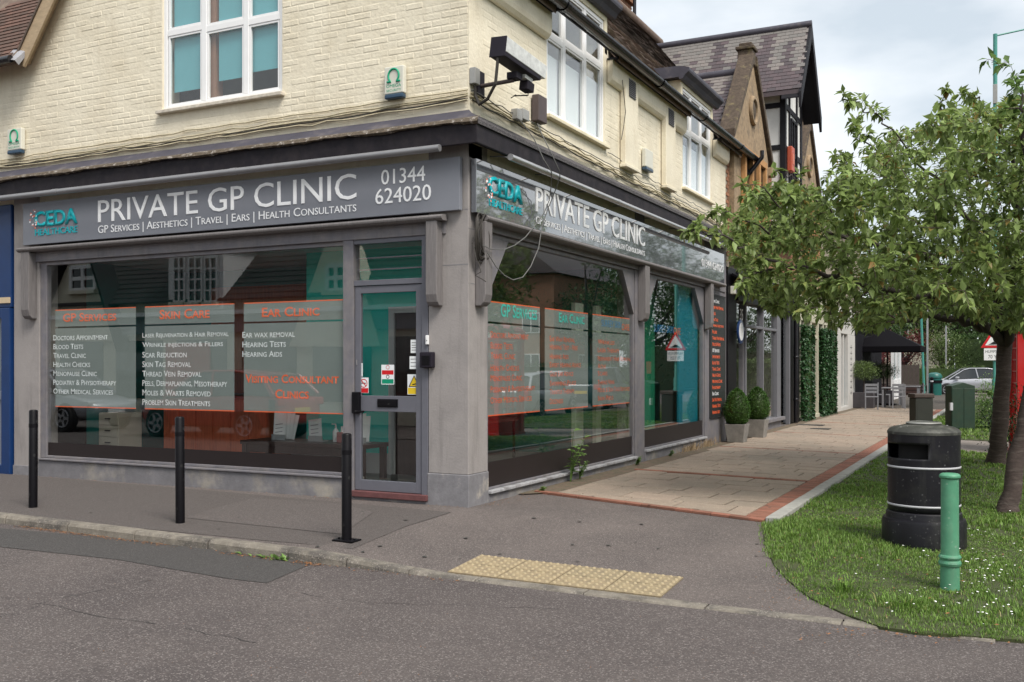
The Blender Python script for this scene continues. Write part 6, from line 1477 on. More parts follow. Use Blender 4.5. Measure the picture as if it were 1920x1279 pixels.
# ------------------------------------------------------------------ the half-timbered building next door
TB = thing('timbered_building', 'brick and stone building with half-timbered gable and slate roofs', 'building')
Y0, Y1 = 10.56, 30.0
wb = MB().box(-6, -0.012, Y0, Y1, 3.5, 6.1).obj('street_wall', M['mortar'], TB)
bk = MB(); z = 3.72; r = 0
while z < 6.05:
    y = Y0+0.004+(0.1125 if r % 2 else 0)
    while y < 21.5:
        bk.box(-0.0125, random.uniform(-0.003, 0.003), y, y+0.215, z, z+0.065); y += 0.225
    z += 0.075; r += 1
stuff(bk.obj('brickwork', M['brick'], wb))
def stone_gable(yc):
    a, b = yc-1.75, yc+1.75; gw = MB(); X = 0.10
    P = [(a+0.2, 3.6), (b-0.2, 3.6), (b-0.2, 6.2), (yc+0.16, 8.05), (yc-0.16, 8.05), (a+0.2, 6.2)]
    V = [(-0.12, *p) for p in P]+[(X, *p) for p in P]; n = len(P)
    gw.add(V, [(i, (i+1) % n, n+(i+1) % n, n+i) for i in range(n)]+[tuple(range(n)), tuple(range(n, 2*n))]); o = gw.obj('stone_gable', M['stone'], TB)
    for s in (-1, 1):                           # sloped copings
        p = [(yc+s*0.14, 8.0), (yc+s*0.14, 8.22), (yc+s*1.80, 6.24), (yc+s*1.80, 6.04)]
        V = [(-0.16, *q) for q in p]+[(X+0.08, *q) for q in p]
        MB().add(V, [(0, 1, 2, 3), (7, 6, 5, 4), (0, 4, 5, 1), (1, 5, 6, 2), (2, 6, 7, 3), (3, 7, 4, 0)]).obj('coping', M['mossy'], o, bevel=0.02)
        MB().box(-0.18, X+0.10, yc+s*1.55, yc+s*1.84, 5.86, 6.06).obj('kneeler', M['stone'], o, bevel=0.02)
    MB().box(-0.18, X+0.04, yc-0.16, yc+0.16, 8.0, 8.30).box(-0.22, X+0.08, yc-0.20, yc+0.20, 8.301, 8.38).box(-0.16, X+0.02, yc-0.14, yc+0.14, 8.381, 8.46).obj('apex_block', M['mossy'], o, bevel=0.02)
    pts = [(X+0.03, yc+0.27*math.cos(t), 7.0+0.27*math.sin(t)) for t in [i*6.283/24 for i in range(25)]]
    MB().tube(pts, 0.05, 6, cap=False).obj('roundel', M['stone'], o, smooth=60); MB().lathe([(0.24, 0), (0.20, 0.03), (0.05, 0.06)], 20).obj('rosette', M['mossy'], o, loc=(X+0.002, yc, 7.0), smooth=40).rotation_euler = (0, rad(90), 0)
    # stone-mullioned window
    f = MB()
    for y in (yc-1.0, yc-0.36, yc+0.28, yc+0.9): f.box(X, X+0.10, y, y+0.12, 4.3, 5.9)
    f.box(X, X+0.10, yc-1.02, yc+1.04, 5.901, 6.05); f.box(X, X+0.14, yc-1.05, yc+1.07, 4.18, 4.299); w = f.obj('window', M['stone_orange'], o, bevel=0.01)
    for y in (yc-0.88, yc-0.24, yc+0.40): box('pane', (X+0.02, X+0.03, y, y+0.5, 4.3, 5.9), M['glass_dark'], w)
    return o
M['stone_orange'] = mat('orange_stone', (0.42, 0.22, 0.085), 0.85, var=0.2, vscale=6, bump=0.3)
stone_gable(12.35); stone_gable(19.0)
# slated roofs
slate_me = MB().add([(0, 0, 0.014), (0.195, 0, 0.014), (0.195, 0.16, 0.004), (0, 0.16, 0.004), (0, 0, 0.002), (0.195, 0, 0.002)], [(0, 1, 2, 3), (4, 5, 1, 0), (4, 0, 3), (5, 2, 1)])
sm_d = slate_me.mesh('slate', M['slate']); sm_p = slate_me.mesh('slate', M['slate_pale'])
budget = [290]
def slated(roofo, xa, xb, ye, ze, yr, zr, name, g):
    """slates on a slope that faces -y: eave (ye, ze) to ridge (yr, zr)"""
    L = math.hypot(yr-ye, zr-ze); an = math.atan2(zr-ze, yr-ye); rest = [MB(), MB()]; row = 0; s = 0
    colr = g.random(200)
    while s < L-0.12:
        x = xb-0.20-(0.10 if row % 2 else 0); 
        while x > xa:
            c = int((xb-x)/0.20) % 400; pale = 0.02 < (L-s)/L < 0.08+0.62*colr[(2*c+(row % 2)*0)//3 % 200]**1.6+g.normal(0, 0.05)
            if budget[0] > 0 and x > -3.0:
                o = link('slate', sm_p if pale else sm_d, roofo); o.rotation_euler = (an, 0, g.normal(0, 0.006)); o.location = (x, ye+s*math.cos(an), ze+s*math.sin(an)+0.012); budget[0] -= 1
            else:
                ca, sa = math.cos(an), math.sin(an); q = [(x+u, ye+(s+v)*ca-w*sa, ze+0.012+(s+v)*sa+w*ca) for u, v, w in slate_me.v]; rest[1 if pale else 0].add(q, slate_me.f)
            x -= 0.20
        s += 0.125; row += 1
    if rest[0].v: stuff(rest[0].obj('slating', M['slate_stuff'], roofo))
    if rest[1].v: stuff(rest[1].obj('pale_slating', M['slate_pale'], roofo))
g = np.random.default_rng(4)
def gable_roof(yc, half, ze, zr, xa, xb, name, budg):
    ya, yb = yc-half, yc+half
    V = [(xa, ya, ze), (xb, ya, ze), (xb, yc, zr), (xa, yc, zr), (xb, yb, ze), (xa, yb, ze)]
    V2 = [(x, y, z-0.10) for x, y, z in V]
    o = MB().add(V+V2, [(0, 1, 2, 3), (3, 2, 4, 5), (6, 9, 8, 7), (9, 11, 10, 8), (0, 6, 7, 1), (5, 4, 10, 11), (1, 7, 8, 2), (2, 8, 10, 4), (0, 3, 9, 6), (3, 5, 11, 9)]).obj(name, M['slate_stuff'], TB)
    slated(o, xa, xb, ya, ze, yc, zr, name, g)
    MB().tube([(xa, yc, zr+0.03), (xb, yc, zr+0.03)], 0.09, 8).obj('ridge_tiles', M['lead'], o, smooth=50)
    return o
main = gable_roof(15.75, 1.32, 7.93, 9.80, -10.5, 0.75, 'gable_roof', 290)
budget[0] = 0
gable_roof(12.35, 1.78, 6.02, 7.85, -6.0, -0.17, 'stone_gable_roof', 0); gable_roof(19.0, 1.78, 6.02, 7.85, -6.0, -0.17, 'stone_gable_roof', 0)
MB().add([(0.2, 20.7, 6.1), (0.2, 30, 6.1), (-4, 30, 9.0), (-4, 20.7, 9.0), (-4, 20.7, 6.0), (-4, 30, 6.0)], [(0, 1, 2, 3), (0, 3, 4), (1, 5, 2)]).obj('far_roof', M['slate_stuff'], TB)
# white panelled jetty with black timbers
jt = MB(); P = [(14.75, 4.7), (16.8, 4.7), (16.8, 8.2), (15.78, 9.6), (14.75, 8.2)]; n = 5
V = [(-6, *p) for p in P]+[(0.29, *p) for p in P]; jt.add(V, [(i, (i+1) % n, n+(i+1) % n, n+i) for i in range(n)]+[tuple(range(n)), tuple(range(n, 2*n))]); jo = jt.obj('jetty', M['whitewash'], TB)
def tim(x0, x1, y0, y1, z0, z1): MB().box(x0, x1, y0, y1, z0, z1).obj('timber', M['timber'], jo)
tim(0.20, 0.33, 14.71, 14.86, 4.7, 8.15); tim(0.29, 0.33, 16.68, 16.82, 4.7, 8.15); tim(0.29, 0.325, 15.25, 15.35, 4.7, 8.9); tim(0.29, 0.325, 16.15, 16.25, 4.7, 8.9)
for z in (5.55, 6.62, 7.62):
    tim(0.29, 0.322, 14.86, 16.68, z, z+0.12); tim(-3.0, 0.20, 14.72, 14.75, z, z+0.12)
for x in (-0.75, -1.7, -2.6): tim(x, x+0.14, 14.722, 14.75, 4.7, 8.0)
tim(-6, 0.33, 14.70, 16.82, 4.58, 4.699)
jw = MB().box(0.29, 0.35, 15.38, 15.44, 6.0, 7.5).box(0.29, 0.35, 16.06, 16.12, 6.0, 7.5).box(0.29, 0.35, 15.44, 16.06, 7.44, 7.5).box(0.29, 0.35, 15.44, 16.06, 6.0, 6.06).box(0.29, 0.345, 15.72, 15.78, 6.06, 7.44).obj('window', M['timber'], jo)
for a, b in ((15.44, 15.72), (15.78, 16.06)): box('pane', (0.30, 0.31, a, b, 6.06, 7.44), M['glass_dark'], jw)
def barge(s):
    a = Vector((0, 15.75, 9.90)); b = Vector((0, 15.75+s*1.38, 7.90)); d = (b-a).normalized(); n_ = Vector((0, d.z*-s, d.y*s)); n_ = Vector((0, 0, -1))
    p = [a+n_*0.05, b+n_*0.05, b+n_*0.42, a+n_*0.42]; V = [(0.70, q.y, q.z) for q in p]+[(0.76, q.y, q.z) for q in p]
    MB().add(V, [(0, 1, 2, 3), (7, 6, 5, 4), (0, 4, 5, 1), (1, 5, 6, 2), (2, 6, 7, 3), (3, 7, 4, 0)]).obj('bargeboard', M['timber'], main)
    p = [a+n_*0.16, b+n_*0.16, b+n_*0.19, a+n_*0.19]; V = [(0.30, q.y, q.z) for q in p]+[(0.70, q.y, q.z) for q in p]
    MB().add(V, [(0, 1, 2, 3), (7, 6, 5, 4), (0, 4, 5, 1), (1, 5, 6, 2), (2, 6, 7, 3), (3, 7, 4, 0)]).obj('verge_soffit', M['timber'], main)
barge(-1); barge(1)
q = thing('alarm_box', 'orange red alarm box on the half-timbered gable', 'alarm box', (0.33, 15.05, 6.1)); MB().box(0, 0.12, -0.16, 0.16, 0.03, 0.62).obj('case', mat('orange_red_case', (0.42, 0.075, 0.035), 0.5, var=0.1), q, bevel=0.02); MB().box(0.12, 0.126, -0.10, 0.10, 0.20, 0.45).obj('front_plate', mat('orange_plate', (0.5, 0.13, 0.06), 0.5, var=0.1), q)
# downpipe and hopper
dp = thing('downpipe', 'black cast iron downpipe between the grey shop and the ivy columns', 'downpipe'); MB().tube([(0.10, 17.2, 0.03), (0.10, 17.2, 3.4)], 0.055, 12).obj('pipe', M['gutter'], dp, smooth=40)
for z in (0.6, 1.7, 2.9): MB().lathe([(0.062, 0), (0.068, 0.01), (0.068, 0.05), (0.062, 0.06)], 12, (0.10, 17.2, z)).obj('collar', M['gutter'], dp, smooth=40)
dp2 = thing('downpipe', 'black downpipe with swan neck at the end of the cream wall', 'downpipe'); MB().tube([(0.40, 11.95, 6.04), (0.40, 11.95, 5.9), (0.10, 11.95, 5.55), (0.08, 11.95, 5.3), (0.08, 11.95, 3.7)], 0.045, 10).obj('pipe', M['gutter'], dp2, smooth=40)
for z in (4.1, 5.2): MB().lathe([(0.05, 0), (0.056, 0.01), (0.056, 0.04), (0.05, 0.05)], 10, (0.08, 11.95, z)).obj('collar', M['gutter'], dp2)
# ------------------------------------------------------------------ ground floor shops
GS = thing('grey_shop', 'dark fronted shop with grey glazing bars next to the clinic', 'shop')
MB().box(-0.25, 0.03, 10.58, 11.28, -0.03, 3.49).obj('pilaster', M['black'], GS, bevel=0.01)
MB().box(-0.25, 0.06, 11.29, 17.05, 2.85, 3.49).obj('fascia', M['black'], GS, bevel=0.01)
V = [(0.061, 3.38), (0.70, 3.0), (0.70, 2.80), (0.68, 2.80), (0.68, 2.97), (0.061, 3.33)]; k = len(V)
MB().add([(p[0], 10.75, p[1]) for p in V]+[(p[0], 12.9, p[1]) for p in V], [(i, (i+1) % k, k+(i+1) % k, k+i) for i in range(k)]+[tuple(range(k)), tuple(range(k, 2*k))]).obj('awning', M['canopy'], GS)
f = MB()
for y, yw_ in ((11.30, 0.10), (12.22, 0.10), (13.90, 0.08), (15.42, 0.42), (16.9, 0.12)): f.box(-0.11, -0.01, y, y+yw_, 0.0, 2.84)
f.box(-0.105, -0.02, 12.33, 15.41, 2.34, 2.40); f.box(-0.14, -0.02, 11.43, 12.22, 2.25, 2.33)
sf = f.obj('shop_window', mat('grey_bars', (0.15, 0.15, 0.165), 0.45, var=0.08), GS, bevel=0.006)
for a, b, c, d in ((11.41, 12.21, 0.12, 2.25), (12.33, 13.89, 0.265, 2.34), (13.99, 15.41, 0.265, 2.34), (15.85, 16.89, 0.05, 2.84), (12.33, 13.89, 2.41, 2.84), (13.99, 15.41, 2.41, 2.84), (11.41, 12.21, 2.34, 2.84)):
    box('pane', (-0.09, -0.084, a, b, c, d), M['glass'], sf)
MB().box(-0.2, 0.02, 12.49, 15.74, -0.03, 0.18).box(-0.2, 0.10, 12.40, 15.86, 0.181, 0.26).obj('stall_riser', M['greyframe'], GS, bevel=0.006)
MB().box(-0.13, -0.05, 11.44, 11.50, 0.12, 2.24).box(-0.13, -0.05, 12.14, 12.20, 0.12, 2.24).box(-0.13, -0.05, 11.5, 12.14, 2.17, 2.24).box(-0.13, -0.05, 11.5, 12.14, 0.05, 0.30).obj('shop_door', M['greyframe'], GS)
MB().box(-5, -0.3, 11.3, 17.0, 0.0, 0.05).box(-5.0, -4.9, 11.3, 17.0, 0.05, 3.4).box(-5, -0.3, 10.7, 10.8, 0.05, 3.4).box(-5, -0.3, 17.0, 17.1, 0.05, 3.4).box(-5, -0.3, 10.8, 17.0, 3.4, 3.45).obj('interior', mat('shop_interior', (0.16, 0.14, 0.125), 0.8, var=0.2), GS)
tag(thing('hanging_sign', 'x', 'sign'), 'small blue and white projecting sign by the grey shop door', 'sign'); hs = bpy.data.objects['hanging_sign']
for r_, e_, m_, n_ in ((0.25, 0.02, M['blue_paint'], 'disc'), (0.19, 0.024, M['sign_white'], 'disc_face')):
    q = MB().lathe([(r_*0.95, -e_), (r_, -e_*0.7), (r_, e_*0.7), (r_*0.95, e_)], 24).obj(n_, m_, hs, loc=(0.14, 11.15, 2.2), smooth=30); q.rotation_euler = (0, rad(90), 0)
MB().tube([(0.03, 11.15, 2.2), (0.12, 11.15, 2.2)], 0.012, 6).obj('arm', M['black'], hs)
lt_ = thing('wall_light', 'white floodlight box on the dark pilaster', 'light', (0.03, 10.85, 2.95)); MB().box(0.0, 0.10, -0.10, 0.10, 0, 0.16).obj('case', M['alarm_white'], lt_, bevel=0.01); MB().box(0.10, 0.106, -0.08, 0.08, 0.02, 0.14).obj('lens', M['lamp_glass'], lt_)
nb = lettering('35', 'R', 11.60, 11.85, 2.46, 2.70, 0.02, M['white'], GS, depth=0.004, small=None, name='house_number')
DB = MB().box(-0.25, 0.0, 17.06, 18.2, 0.0, 3.49).obj('dark_doorway', M['black'], GS)
for z0, z1 in ((0.25, 1.0), (1.15, 2.1)): MB().box(0.0, 0.02, 17.45, 17.72, z0, z1).box(0.0, 0.02, 17.82, 18.1, z0, z1).obj('door_panel', M['black'], GS, bevel=0.01)
# cream framed shop with ivy columns
CS = thing('cream_shop', 'cream framed shop between green ivy columns', 'shop')
MB().box(-0.25, 0.0, 18.25, 24.4, 2.75, 3.49).obj('fascia', M['cream_frame'], CS, bevel=0.01)
f = MB()
for y in (18.3, 19.0, 19.9, 21.05, 21.9, 22.5, 24.2): f.box(-0.2, 0.0, y, y+0.14, 0.0, 2.74)
f.box(-0.2, 0.03, 18.3, 24.34, -0.02, 0.12); f.box(-0.18, -0.02, 18.44, 24.2, 2.3, 2.38); sf = f.obj('shop_window', M['cream_frame'], CS, bevel=0.006)
for a, b in ((18.44, 19.0), (19.14, 19.9), (20.04, 21.05), (21.19, 21.9), (22.04, 22.5), (22.64, 24.2)): box('pane', (-0.10, -0.094, a, b, 0.121, 2.30), M['glass'], sf)
MB().box(-4, -0.3, 18.2, 28.6, 0.0, 0.04).box(-4.1, -4, 18.2, 28.6, 0.04, 3.4).box(-4, -0.3, 24.42, 24.48, 0.04, 3.4).box(-4, -0.3, 18.2, 28.6, 3.4, 3.45).obj('interior', mat('shop_interior_pale', (0.34, 0.33, 0.28), 0.8, var=0.2), CS)
def ivy(y0, y1, label, seed):
    o = thing('ivy_column', label, 'ivy column', (0.06, (y0+y1)/2, 0.02)); n = 3600; g = np.random.default_rng(seed); h = 2.62; w = (y1-y0)/2
    MB().box(-0.04, 0.03, -w*0.85, w*0.85, 0, h*0.98).obj('core', M['leaf_hedge'], o)
    an = g.uniform(0, 6.283, n); rr = g.uniform(0.85, 1.12, n); P = np.c_[0.07*np.sign(np.cos(an))*np.abs(np.cos(an))**0.5*rr, w*np.sign(np.sin(an))*np.abs(np.sin(an))**0.5*rr, g.uniform(0.0, h, n)]
    V, T = leaf_verts(P, np.c_[np.cos(an), np.sin(an), -0.5*np.ones(n)]+g.normal(size=(n, 3))*0.6, np.tile([[0, 0, 1.0]], (n, 1))+g.normal(size=(n, 3))*0.5, 0.075*g.uniform(0.6, 1.3, n), 0.8); link('foliage', mesh_np('foliage', V, T, M['leaf_ivy'], 3), o)
ivy(18.35, 19.70, 'thick green ivy column beside the dark doorway', 51); ivy(21.2, 22.0, 'green ivy column in the middle of the cream shop', 52); ivy(22.55, 23.6, 'green ivy column at the pale end of the cream shop', 53)
PS = thing('pale_shop', 'pale grey fronted shop with blue display before the cafe', 'shop')
MB().box(-0.25, 0.0, 24.45, 28.6, 2.6, 3.49).obj('fascia', M['pale_frame'], PS, bevel=0.01)
f = MB(); f.box(-0.2, 0.02, 24.45, 25.3, 0.0, 2.59); f.box(-0.2, 0.02, 26.9, 28.55, 0.0, 2.59); f.box(-0.2, 0.03, 25.3, 26.9, -0.02, 0.14); f.box(-0.16, -0.02, 26.1, 26.2, 0.141, 2.59); sf = f.obj('shop_window', M['pale_frame'], PS, bevel=0.01)
for a, b in ((25.3, 26.1), (26.2, 26.9)): box('pane', (-0.10, -0.094, a, b, 0.15, 2.59), M['glass'], sf)
MB().box(-0.5, -0.45, 25.3, 26.9, 0.15, 2.0).obj('display', mat('blue_display', (0.12, 0.28, 0.42), 0.6, var=0.4, vscale=9), PS)
MB().box(-6, -0.26, 28.55, 28.6, 0, 3.4).obj('end_wall', M['pale_frame'], PS)
# flower motif on the pillar: short dark strokes
mb = MB(); g = np.random.default_rng(3)
for k in range(9): z = 0.5+k*0.2; mb.box(0.021, 0.024, 27.55, 27.6, z, z+0.15); mb.box(0.021, 0.024, 27.35, 27.8, z+0.05, z+0.07)
mb.obj('painted_motif', M['cctv_dark'], PS)

# blue shop on the left of the clinic
BS = thing('blue_shop', 'navy blue painted shopfront adjoining the clinic', 'shop')
MB().box(-9.4, -7.19, -0.03, 0.25, 2.30, 3.72).obj('fascia', M['blue_paint'], BS, bevel=0.01)
MB().box(-9.4, -7.20, -0.05, -0.031, 2.36, 2.44).obj('wood_strip', M['wood_cream'], BS)
MB().box(-7.38, -7.20, -0.045, 0.20, -0.05, 2.295).box(-9.4, -7.381, -0.04, 0.2, -0.05, 0.12).box(-9.4, -7.381, -0.03, 0.2, 2.15, 2.295).obj('frame', M['blue_paint'], BS, bevel=0.008)
MB().box(-7.46, -7.385, 0.02, 0.12, 0.121, 2.149).box(-9.4, -7.46, 0.02, 0.12, 1.02, 1.14).obj('inner_frame', M['grey_glaze'], BS, bevel=0.005)
box('pane', (-9.4, -7.46, 0.05, 0.058, 1.14, 2.149), M['glass'], BS); box('lower_panel', (-9.4, -7.46, 0.06, 0.07, 0.125, 1.02), M['grey_glaze'], BS); box('blind', (-9.4, -7.46, 0.10, 0.105, 1.14, 2.149), M['grey_glaze'], BS)
# ------------------------------------------------------------------ cafe terrace
def chair(x, y, rz, label):
    o = thing('cafe_chair', label, 'chair', (x, y, z_pave(x, y)+0.024), rz, 'grey chairs on the cafe terrace')
    MB().box(-0.22, 0.22, -0.22, 0.22, 0.42, 0.45).obj('seat', M['grey_wood'], o, bevel=0.005)
    for sx in (-1, 1):
        MB().box(sx*0.20-0.02, sx*0.20+0.02, -0.22, -0.18, 0, 0.419).obj('leg', M['grey_wood'], o); MB().box(sx*0.20-0.02, sx*0.20+0.02, 0.18, 0.22, 0, 0.419).obj('leg', M['grey_wood'], o); MB().box(sx*0.20-0.02, sx*0.20+0.02, 0.19, 0.22, 0.451, 0.88).obj('back_post', M['grey_wood'], o)
    for z in (0.56, 0.68, 0.80): MB().box(-0.179, 0.179, 0.195, 0.215, z, z+0.085).obj('back_slat', M['grey_wood'], o)
p = PG(1632, 772)
chair(0.75, 27.2, rad(8), 'grey slatted chair in front of the cafe planter'); chair(1.5, 28.6, rad(186), 'grey slatted chair with its back to the street'); chair(0.8, 30.4, rad(95), 'grey slatted chair on the far side of the cafe table'); chair(1.9, 31.2, rad(-80), 'grey slatted chair under the black parasol')
for x, y, lab in ((1.25, 29.3, 'grey square cafe table between the chairs'), (1.5, 32.6, 'grey square cafe table under the parasol')):
    o = thing('cafe_table', lab, 'table', (x, y, z_pave(x, y)+0.024)); MB().box(-0.38, 0.38, -0.38, 0.38, 0.70, 0.74).obj('table_top', M['grey_wood'], o, bevel=0.005)
    for sx in (-1, 1):
        for sy in (-1, 1): MB().box(sx*0.33-0.03, sx*0.33+0.03, sy*0.33-0.03, sy*0.33+0.03, 0, 0.699).obj('leg', M['grey_wood'], o)
def potted(x, y, label, seed, ph=0.55, m='leaf_bg2'):
    o = thing('potted_tree', label, 'potted tree', (x, y, z_pave(x, y)+0.024)); MB().box(-0.36, 0.36, -0.30, 0.30, 0, ph).obj('planter', mat('dark_planter', (0.045, 0.04, 0.045), 0.6, var=0.2), o, bevel=0.01)
    MB().tube([(0, 0, ph-0.05), (0.02, 0, 1.1)], 0.025, 8).obj('stem', M['bark_dark'], o); leaf_shell('foliage', M[m], o, [(0, 0, 1.36), (0.12, 0.1, 1.3), (-0.12, -0.08, 1.32)], [(0.46, 0.46, 0.34)]*3, 2600, 0.055, seed, inner=0.4)
potted(0.35, 28.3, 'light green ball tree in dark planter at the cafe edge', 61); potted(0.6, 32.0, 'dark green ball tree in planter behind the cafe table', 62, m='leaf_bg')
sf = thing('slat_screen', 'dark vertical slat screen along the cafe wall', 'screen')
for k in range(26): MB().box(-0.04, 0.0, 28.7+k*0.32, 28.86+k*0.32, 0.03, 2.7).obj('slat', M['timber'], sf)
for z in (0.3, 2.3): MB().box(-0.09, -0.041, 28.7, 36.9, z, z+0.08).obj('rail', M['timber'], sf)
cf = thing('cafe_building', 'dark low cafe building behind the slat screen', 'building'); MB().box(-6, -0.4, 28.65, 38, -0.02, 3.0).obj('wall', mat('cafe_wall', (0.12, 0.12, 0.13), 0.8, var=0.1), cf); MB().box(-6.2, 0.1, 28.62, 38.3, 3.001, 3.2).obj('roof', M['timber'], cf)
for y in (29.5, 31.5, 33.5, 35.5): MB().box(-0.399, -0.37, y, y+1.4, 0.5, 2.4).obj('window', M['glass_dark'], cf)
pa = thing('parasol', 'large black parasol over the cafe terrace', 'parasol', (0.75, 32.0, z_pave(0.75, 32)+0.02))
MB().tube([(0, 0, 0), (0, 0, 3.0)], 0.03, 8).obj('pole', M['black'], pa); MB().box(-0.3, 0.3, -0.3, 0.3, 0, 0.06).obj('base', M['black'], pa)
W_ = 1.3; V = [(-W_, -W_, 2.25), (W_, -W_, 2.25), (W_, W_, 2.25), (-W_, W_, 2.25), (0, 0, 2.95), (-W_, -W_, 2.05), (W_, -W_, 2.05), (W_, W_, 2.05), (-W_, W_, 2.05)]
MB().add(V, [(0, 1, 4), (1, 2, 4), (2, 3, 4), (3, 0, 4), (0, 5, 6, 1), (1, 6, 7, 2), (2, 7, 8, 3), (3, 8, 5, 0)]).obj('canopy', M['canopy'], pa)
for a in range(4): MB().tube([(0, 0, 2.88), ((W_-0.03)*[1, -1, -1, 1][a], (W_-0.03)*[1, 1, -1, -1][a], 2.22)], 0.012, 5).obj('rib', M['black'], pa)
wp = thing('terrace_frame', 'white framed glazed screen at the far end of the terrace', 'screen'); 
for y in (38.6, 40.2, 41.8): MB().box(0.2, 0.32, y, y+0.12, -0.02, 2.6).obj('post', M['upvc'], wp)
MB().box(0.2, 0.32, 38.6, 41.92, 2.601, 2.75).obj('rail', M['upvc'], wp); MB().box(0.22, 0.30, 38.72, 41.8, 0.0, 0.9).obj('lower_panel', M['upvc'], wp); box('pane', (0.25, 0.257, 38.72, 41.8, 0.9, 2.6), M['glass'], wp)
for (x0, y0, lab) in ((0.05, 47.2, 'dark brown timber planter box by the far crossing'), (-1.6, 53.5, 'dark timber planter box farther up the street')):
    o = thing('timber_planter', lab, 'planter', (x0, y0, -0.03)); MB().box(-0.9, 0.9, -0.4, 0.4, 0, 0.50).obj('box', M['wood_dark'], o, bevel=0.01)
    for z in (0.12, 0.30): MB().box(-0.93, 0.93, -0.43, -0.401, z, z+0.13).obj('plank', M['wood_dark'], o)
    MB().box(-0.96, 0.96, -0.46, 0.46, 0.501, 0.56).obj('rim', M['brown_bin'], o)
# ------------------------------------------------------------------ lamp post with hump sign, poles
bp_ = PG(1866, 832); bp_ = PD(1866, 832, 28.5); x, y = bp_.x, bp_.y; zb = z_pave(x, y)
lp = thing('lamp_post', 'tall green lamp post carrying the hump warning sign', 'lamp post', (x, y, zb)); sc = 28.5/F
Ht = (HY-64)*sc+CAM.z-zb
MB().tube([(0, 0, 0), (0, 0, 1.2), (0, 0, 1.25), (0, 0, Ht)], [0.09, 0.09, 0.06, 0.058], 14).obj('column', M['teal_pole'], lp, smooth=40)
MB().tube([(0, 0, Ht-0.05), tuple(RT*1.5+Vector((0, 0, Ht+0.28))), tuple(RT*1.9+Vector((0, 0, Ht+0.33)))], 0.025, 8).obj('bracket_arm', M['teal_pole'], lp)
MB().box(-0.12, 0.12, -0.12, 0.12, -0.10, 0.06).obj('lantern', M['band_grey'], lp, bevel=0.03, loc=tuple(RT*2.1+Vector((0, 0, Ht+0.30))))
MB().box(-0.06, 0.06, -0.08, 0.0, Ht-2.0, Ht-1.45).obj('control_box', M['box_grey'], lp, bevel=0.01)
# sign faces the camera side of the street (towards -y)
ws = thing('warning_sign', 'red bordered triangular hump warning sign with plate on lamp post', 'sign', (x, y-0.09, zb), rad(6))
zt = (HY-652)*sc+CAM.z-zb; wd = 0.37; hh = 0.62
def tri(s, w, m, nme):
    zc = zt+hh*0.36; P = [(-wd*s, zc-hh*0.36*s), (wd*s, zc-hh*0.36*s), (0, zc+hh*0.64*s)]; MB().prism(P, 'y', w-0.004, w).obj(nme, m, ws, bevel=0.0)
tri(1.0, 0.0, M['sign_red'], 'border'); tri(0.70, -0.0045, M['sign_white'], 'face')
MB().add([(-0.17+0.34*i/12, -0.0105, zt+0.10+0.085*math.sin(math.pi*i/12)**2) for i in range(13)]+[(0.17, -0.0105, zt+0.085), (-0.17, -0.0105, zt+0.085)], [tuple(range(15))]).obj('hump_symbol', M['sign_black'], ws)
MB().box(-0.29, 0.29, -0.004, 0.0, zt-0.36, zt-0.02).obj('plate', M['sign_white'], ws)
lettering('Humps for', 'L', -0.25, 0.25, zt-0.15, zt-0.07, -0.006, M['sign_black'], ws, depth=0, small=1.0); lettering('70 yds', 'L', -0.18, 0.18, zt-0.31, zt-0.21, -0.006, M['sign_black'], ws, depth=0, small=1.0)
for px, py, top, lab, m, r, ln in ((1733, 742, 628, 'leaning teal pole at the far crossing', 'teal_pole', 0.06, -0.035), (1739, 742, 610, 'pale grey pole at the far crossing', 'tube_bright', 0.05, 0), (1774, 733, 640, 'thin pale pole beyond the parked white car', 'tube_bright', 0.05, 0), (1784, 730, 660, 'thin green pole beyond the parked white car', 'green_paint', 0.05, 0)):
    p = PG(px, py); d = (p-CAM).dot(FW); h = (py-top)*d/F+1.0; o = thing('street_pole', lab, 'pole', (p.x, p.y, -0.05)); o.rotation_euler = (0, ln, 0); MB().tube([(0, 0, 0), (0, 0, h)], r, 10).obj('shaft', M[m], o, smooth=40); MB().lathe([(r*1.3, 0), (r*1.3, 0.12), (r, 0.14)], 10).obj('base', M[m], o)
p = PG(1752, 741); o = thing('litter_bin', 'large round teal green litter bin at the far crossing', 'bin', (p.x, p.y, -0.03)); d = (p-CAM).dot(FW)/F
MB().lathe([(0.36, 0), (0.36, 0.9), (0.39, 0.92), (0.39, 1.02), (0.33, 1.13), (0.18, 1.2), (0.05, 1.22)], 24).obj('body', mat('bin_teal', (0.01, 0.10, 0.085), 0.4, var=0.15), o, smooth=35); MB().lathe([(0.395, 0.66), (0.395, 0.80)], 24).obj('opening_band', M['black'], o, smooth=35)
p = PG(1747, 742); o = thing('bollard', 'small black bollard beside the teal green bin', 'bollard', (p.x, p.y, -0.03)); MB().lathe([(0.08, 0), (0.08, 0.85), (0.10, 0.87), (0.10, 0.93), (0.05, 0.98)], 14).obj('post', M['black'], o, smooth=35); MB().lathe([(0.083, 0.72), (0.083, 0.80)], 14).obj('band', M['band_grey'], o, smooth=35)
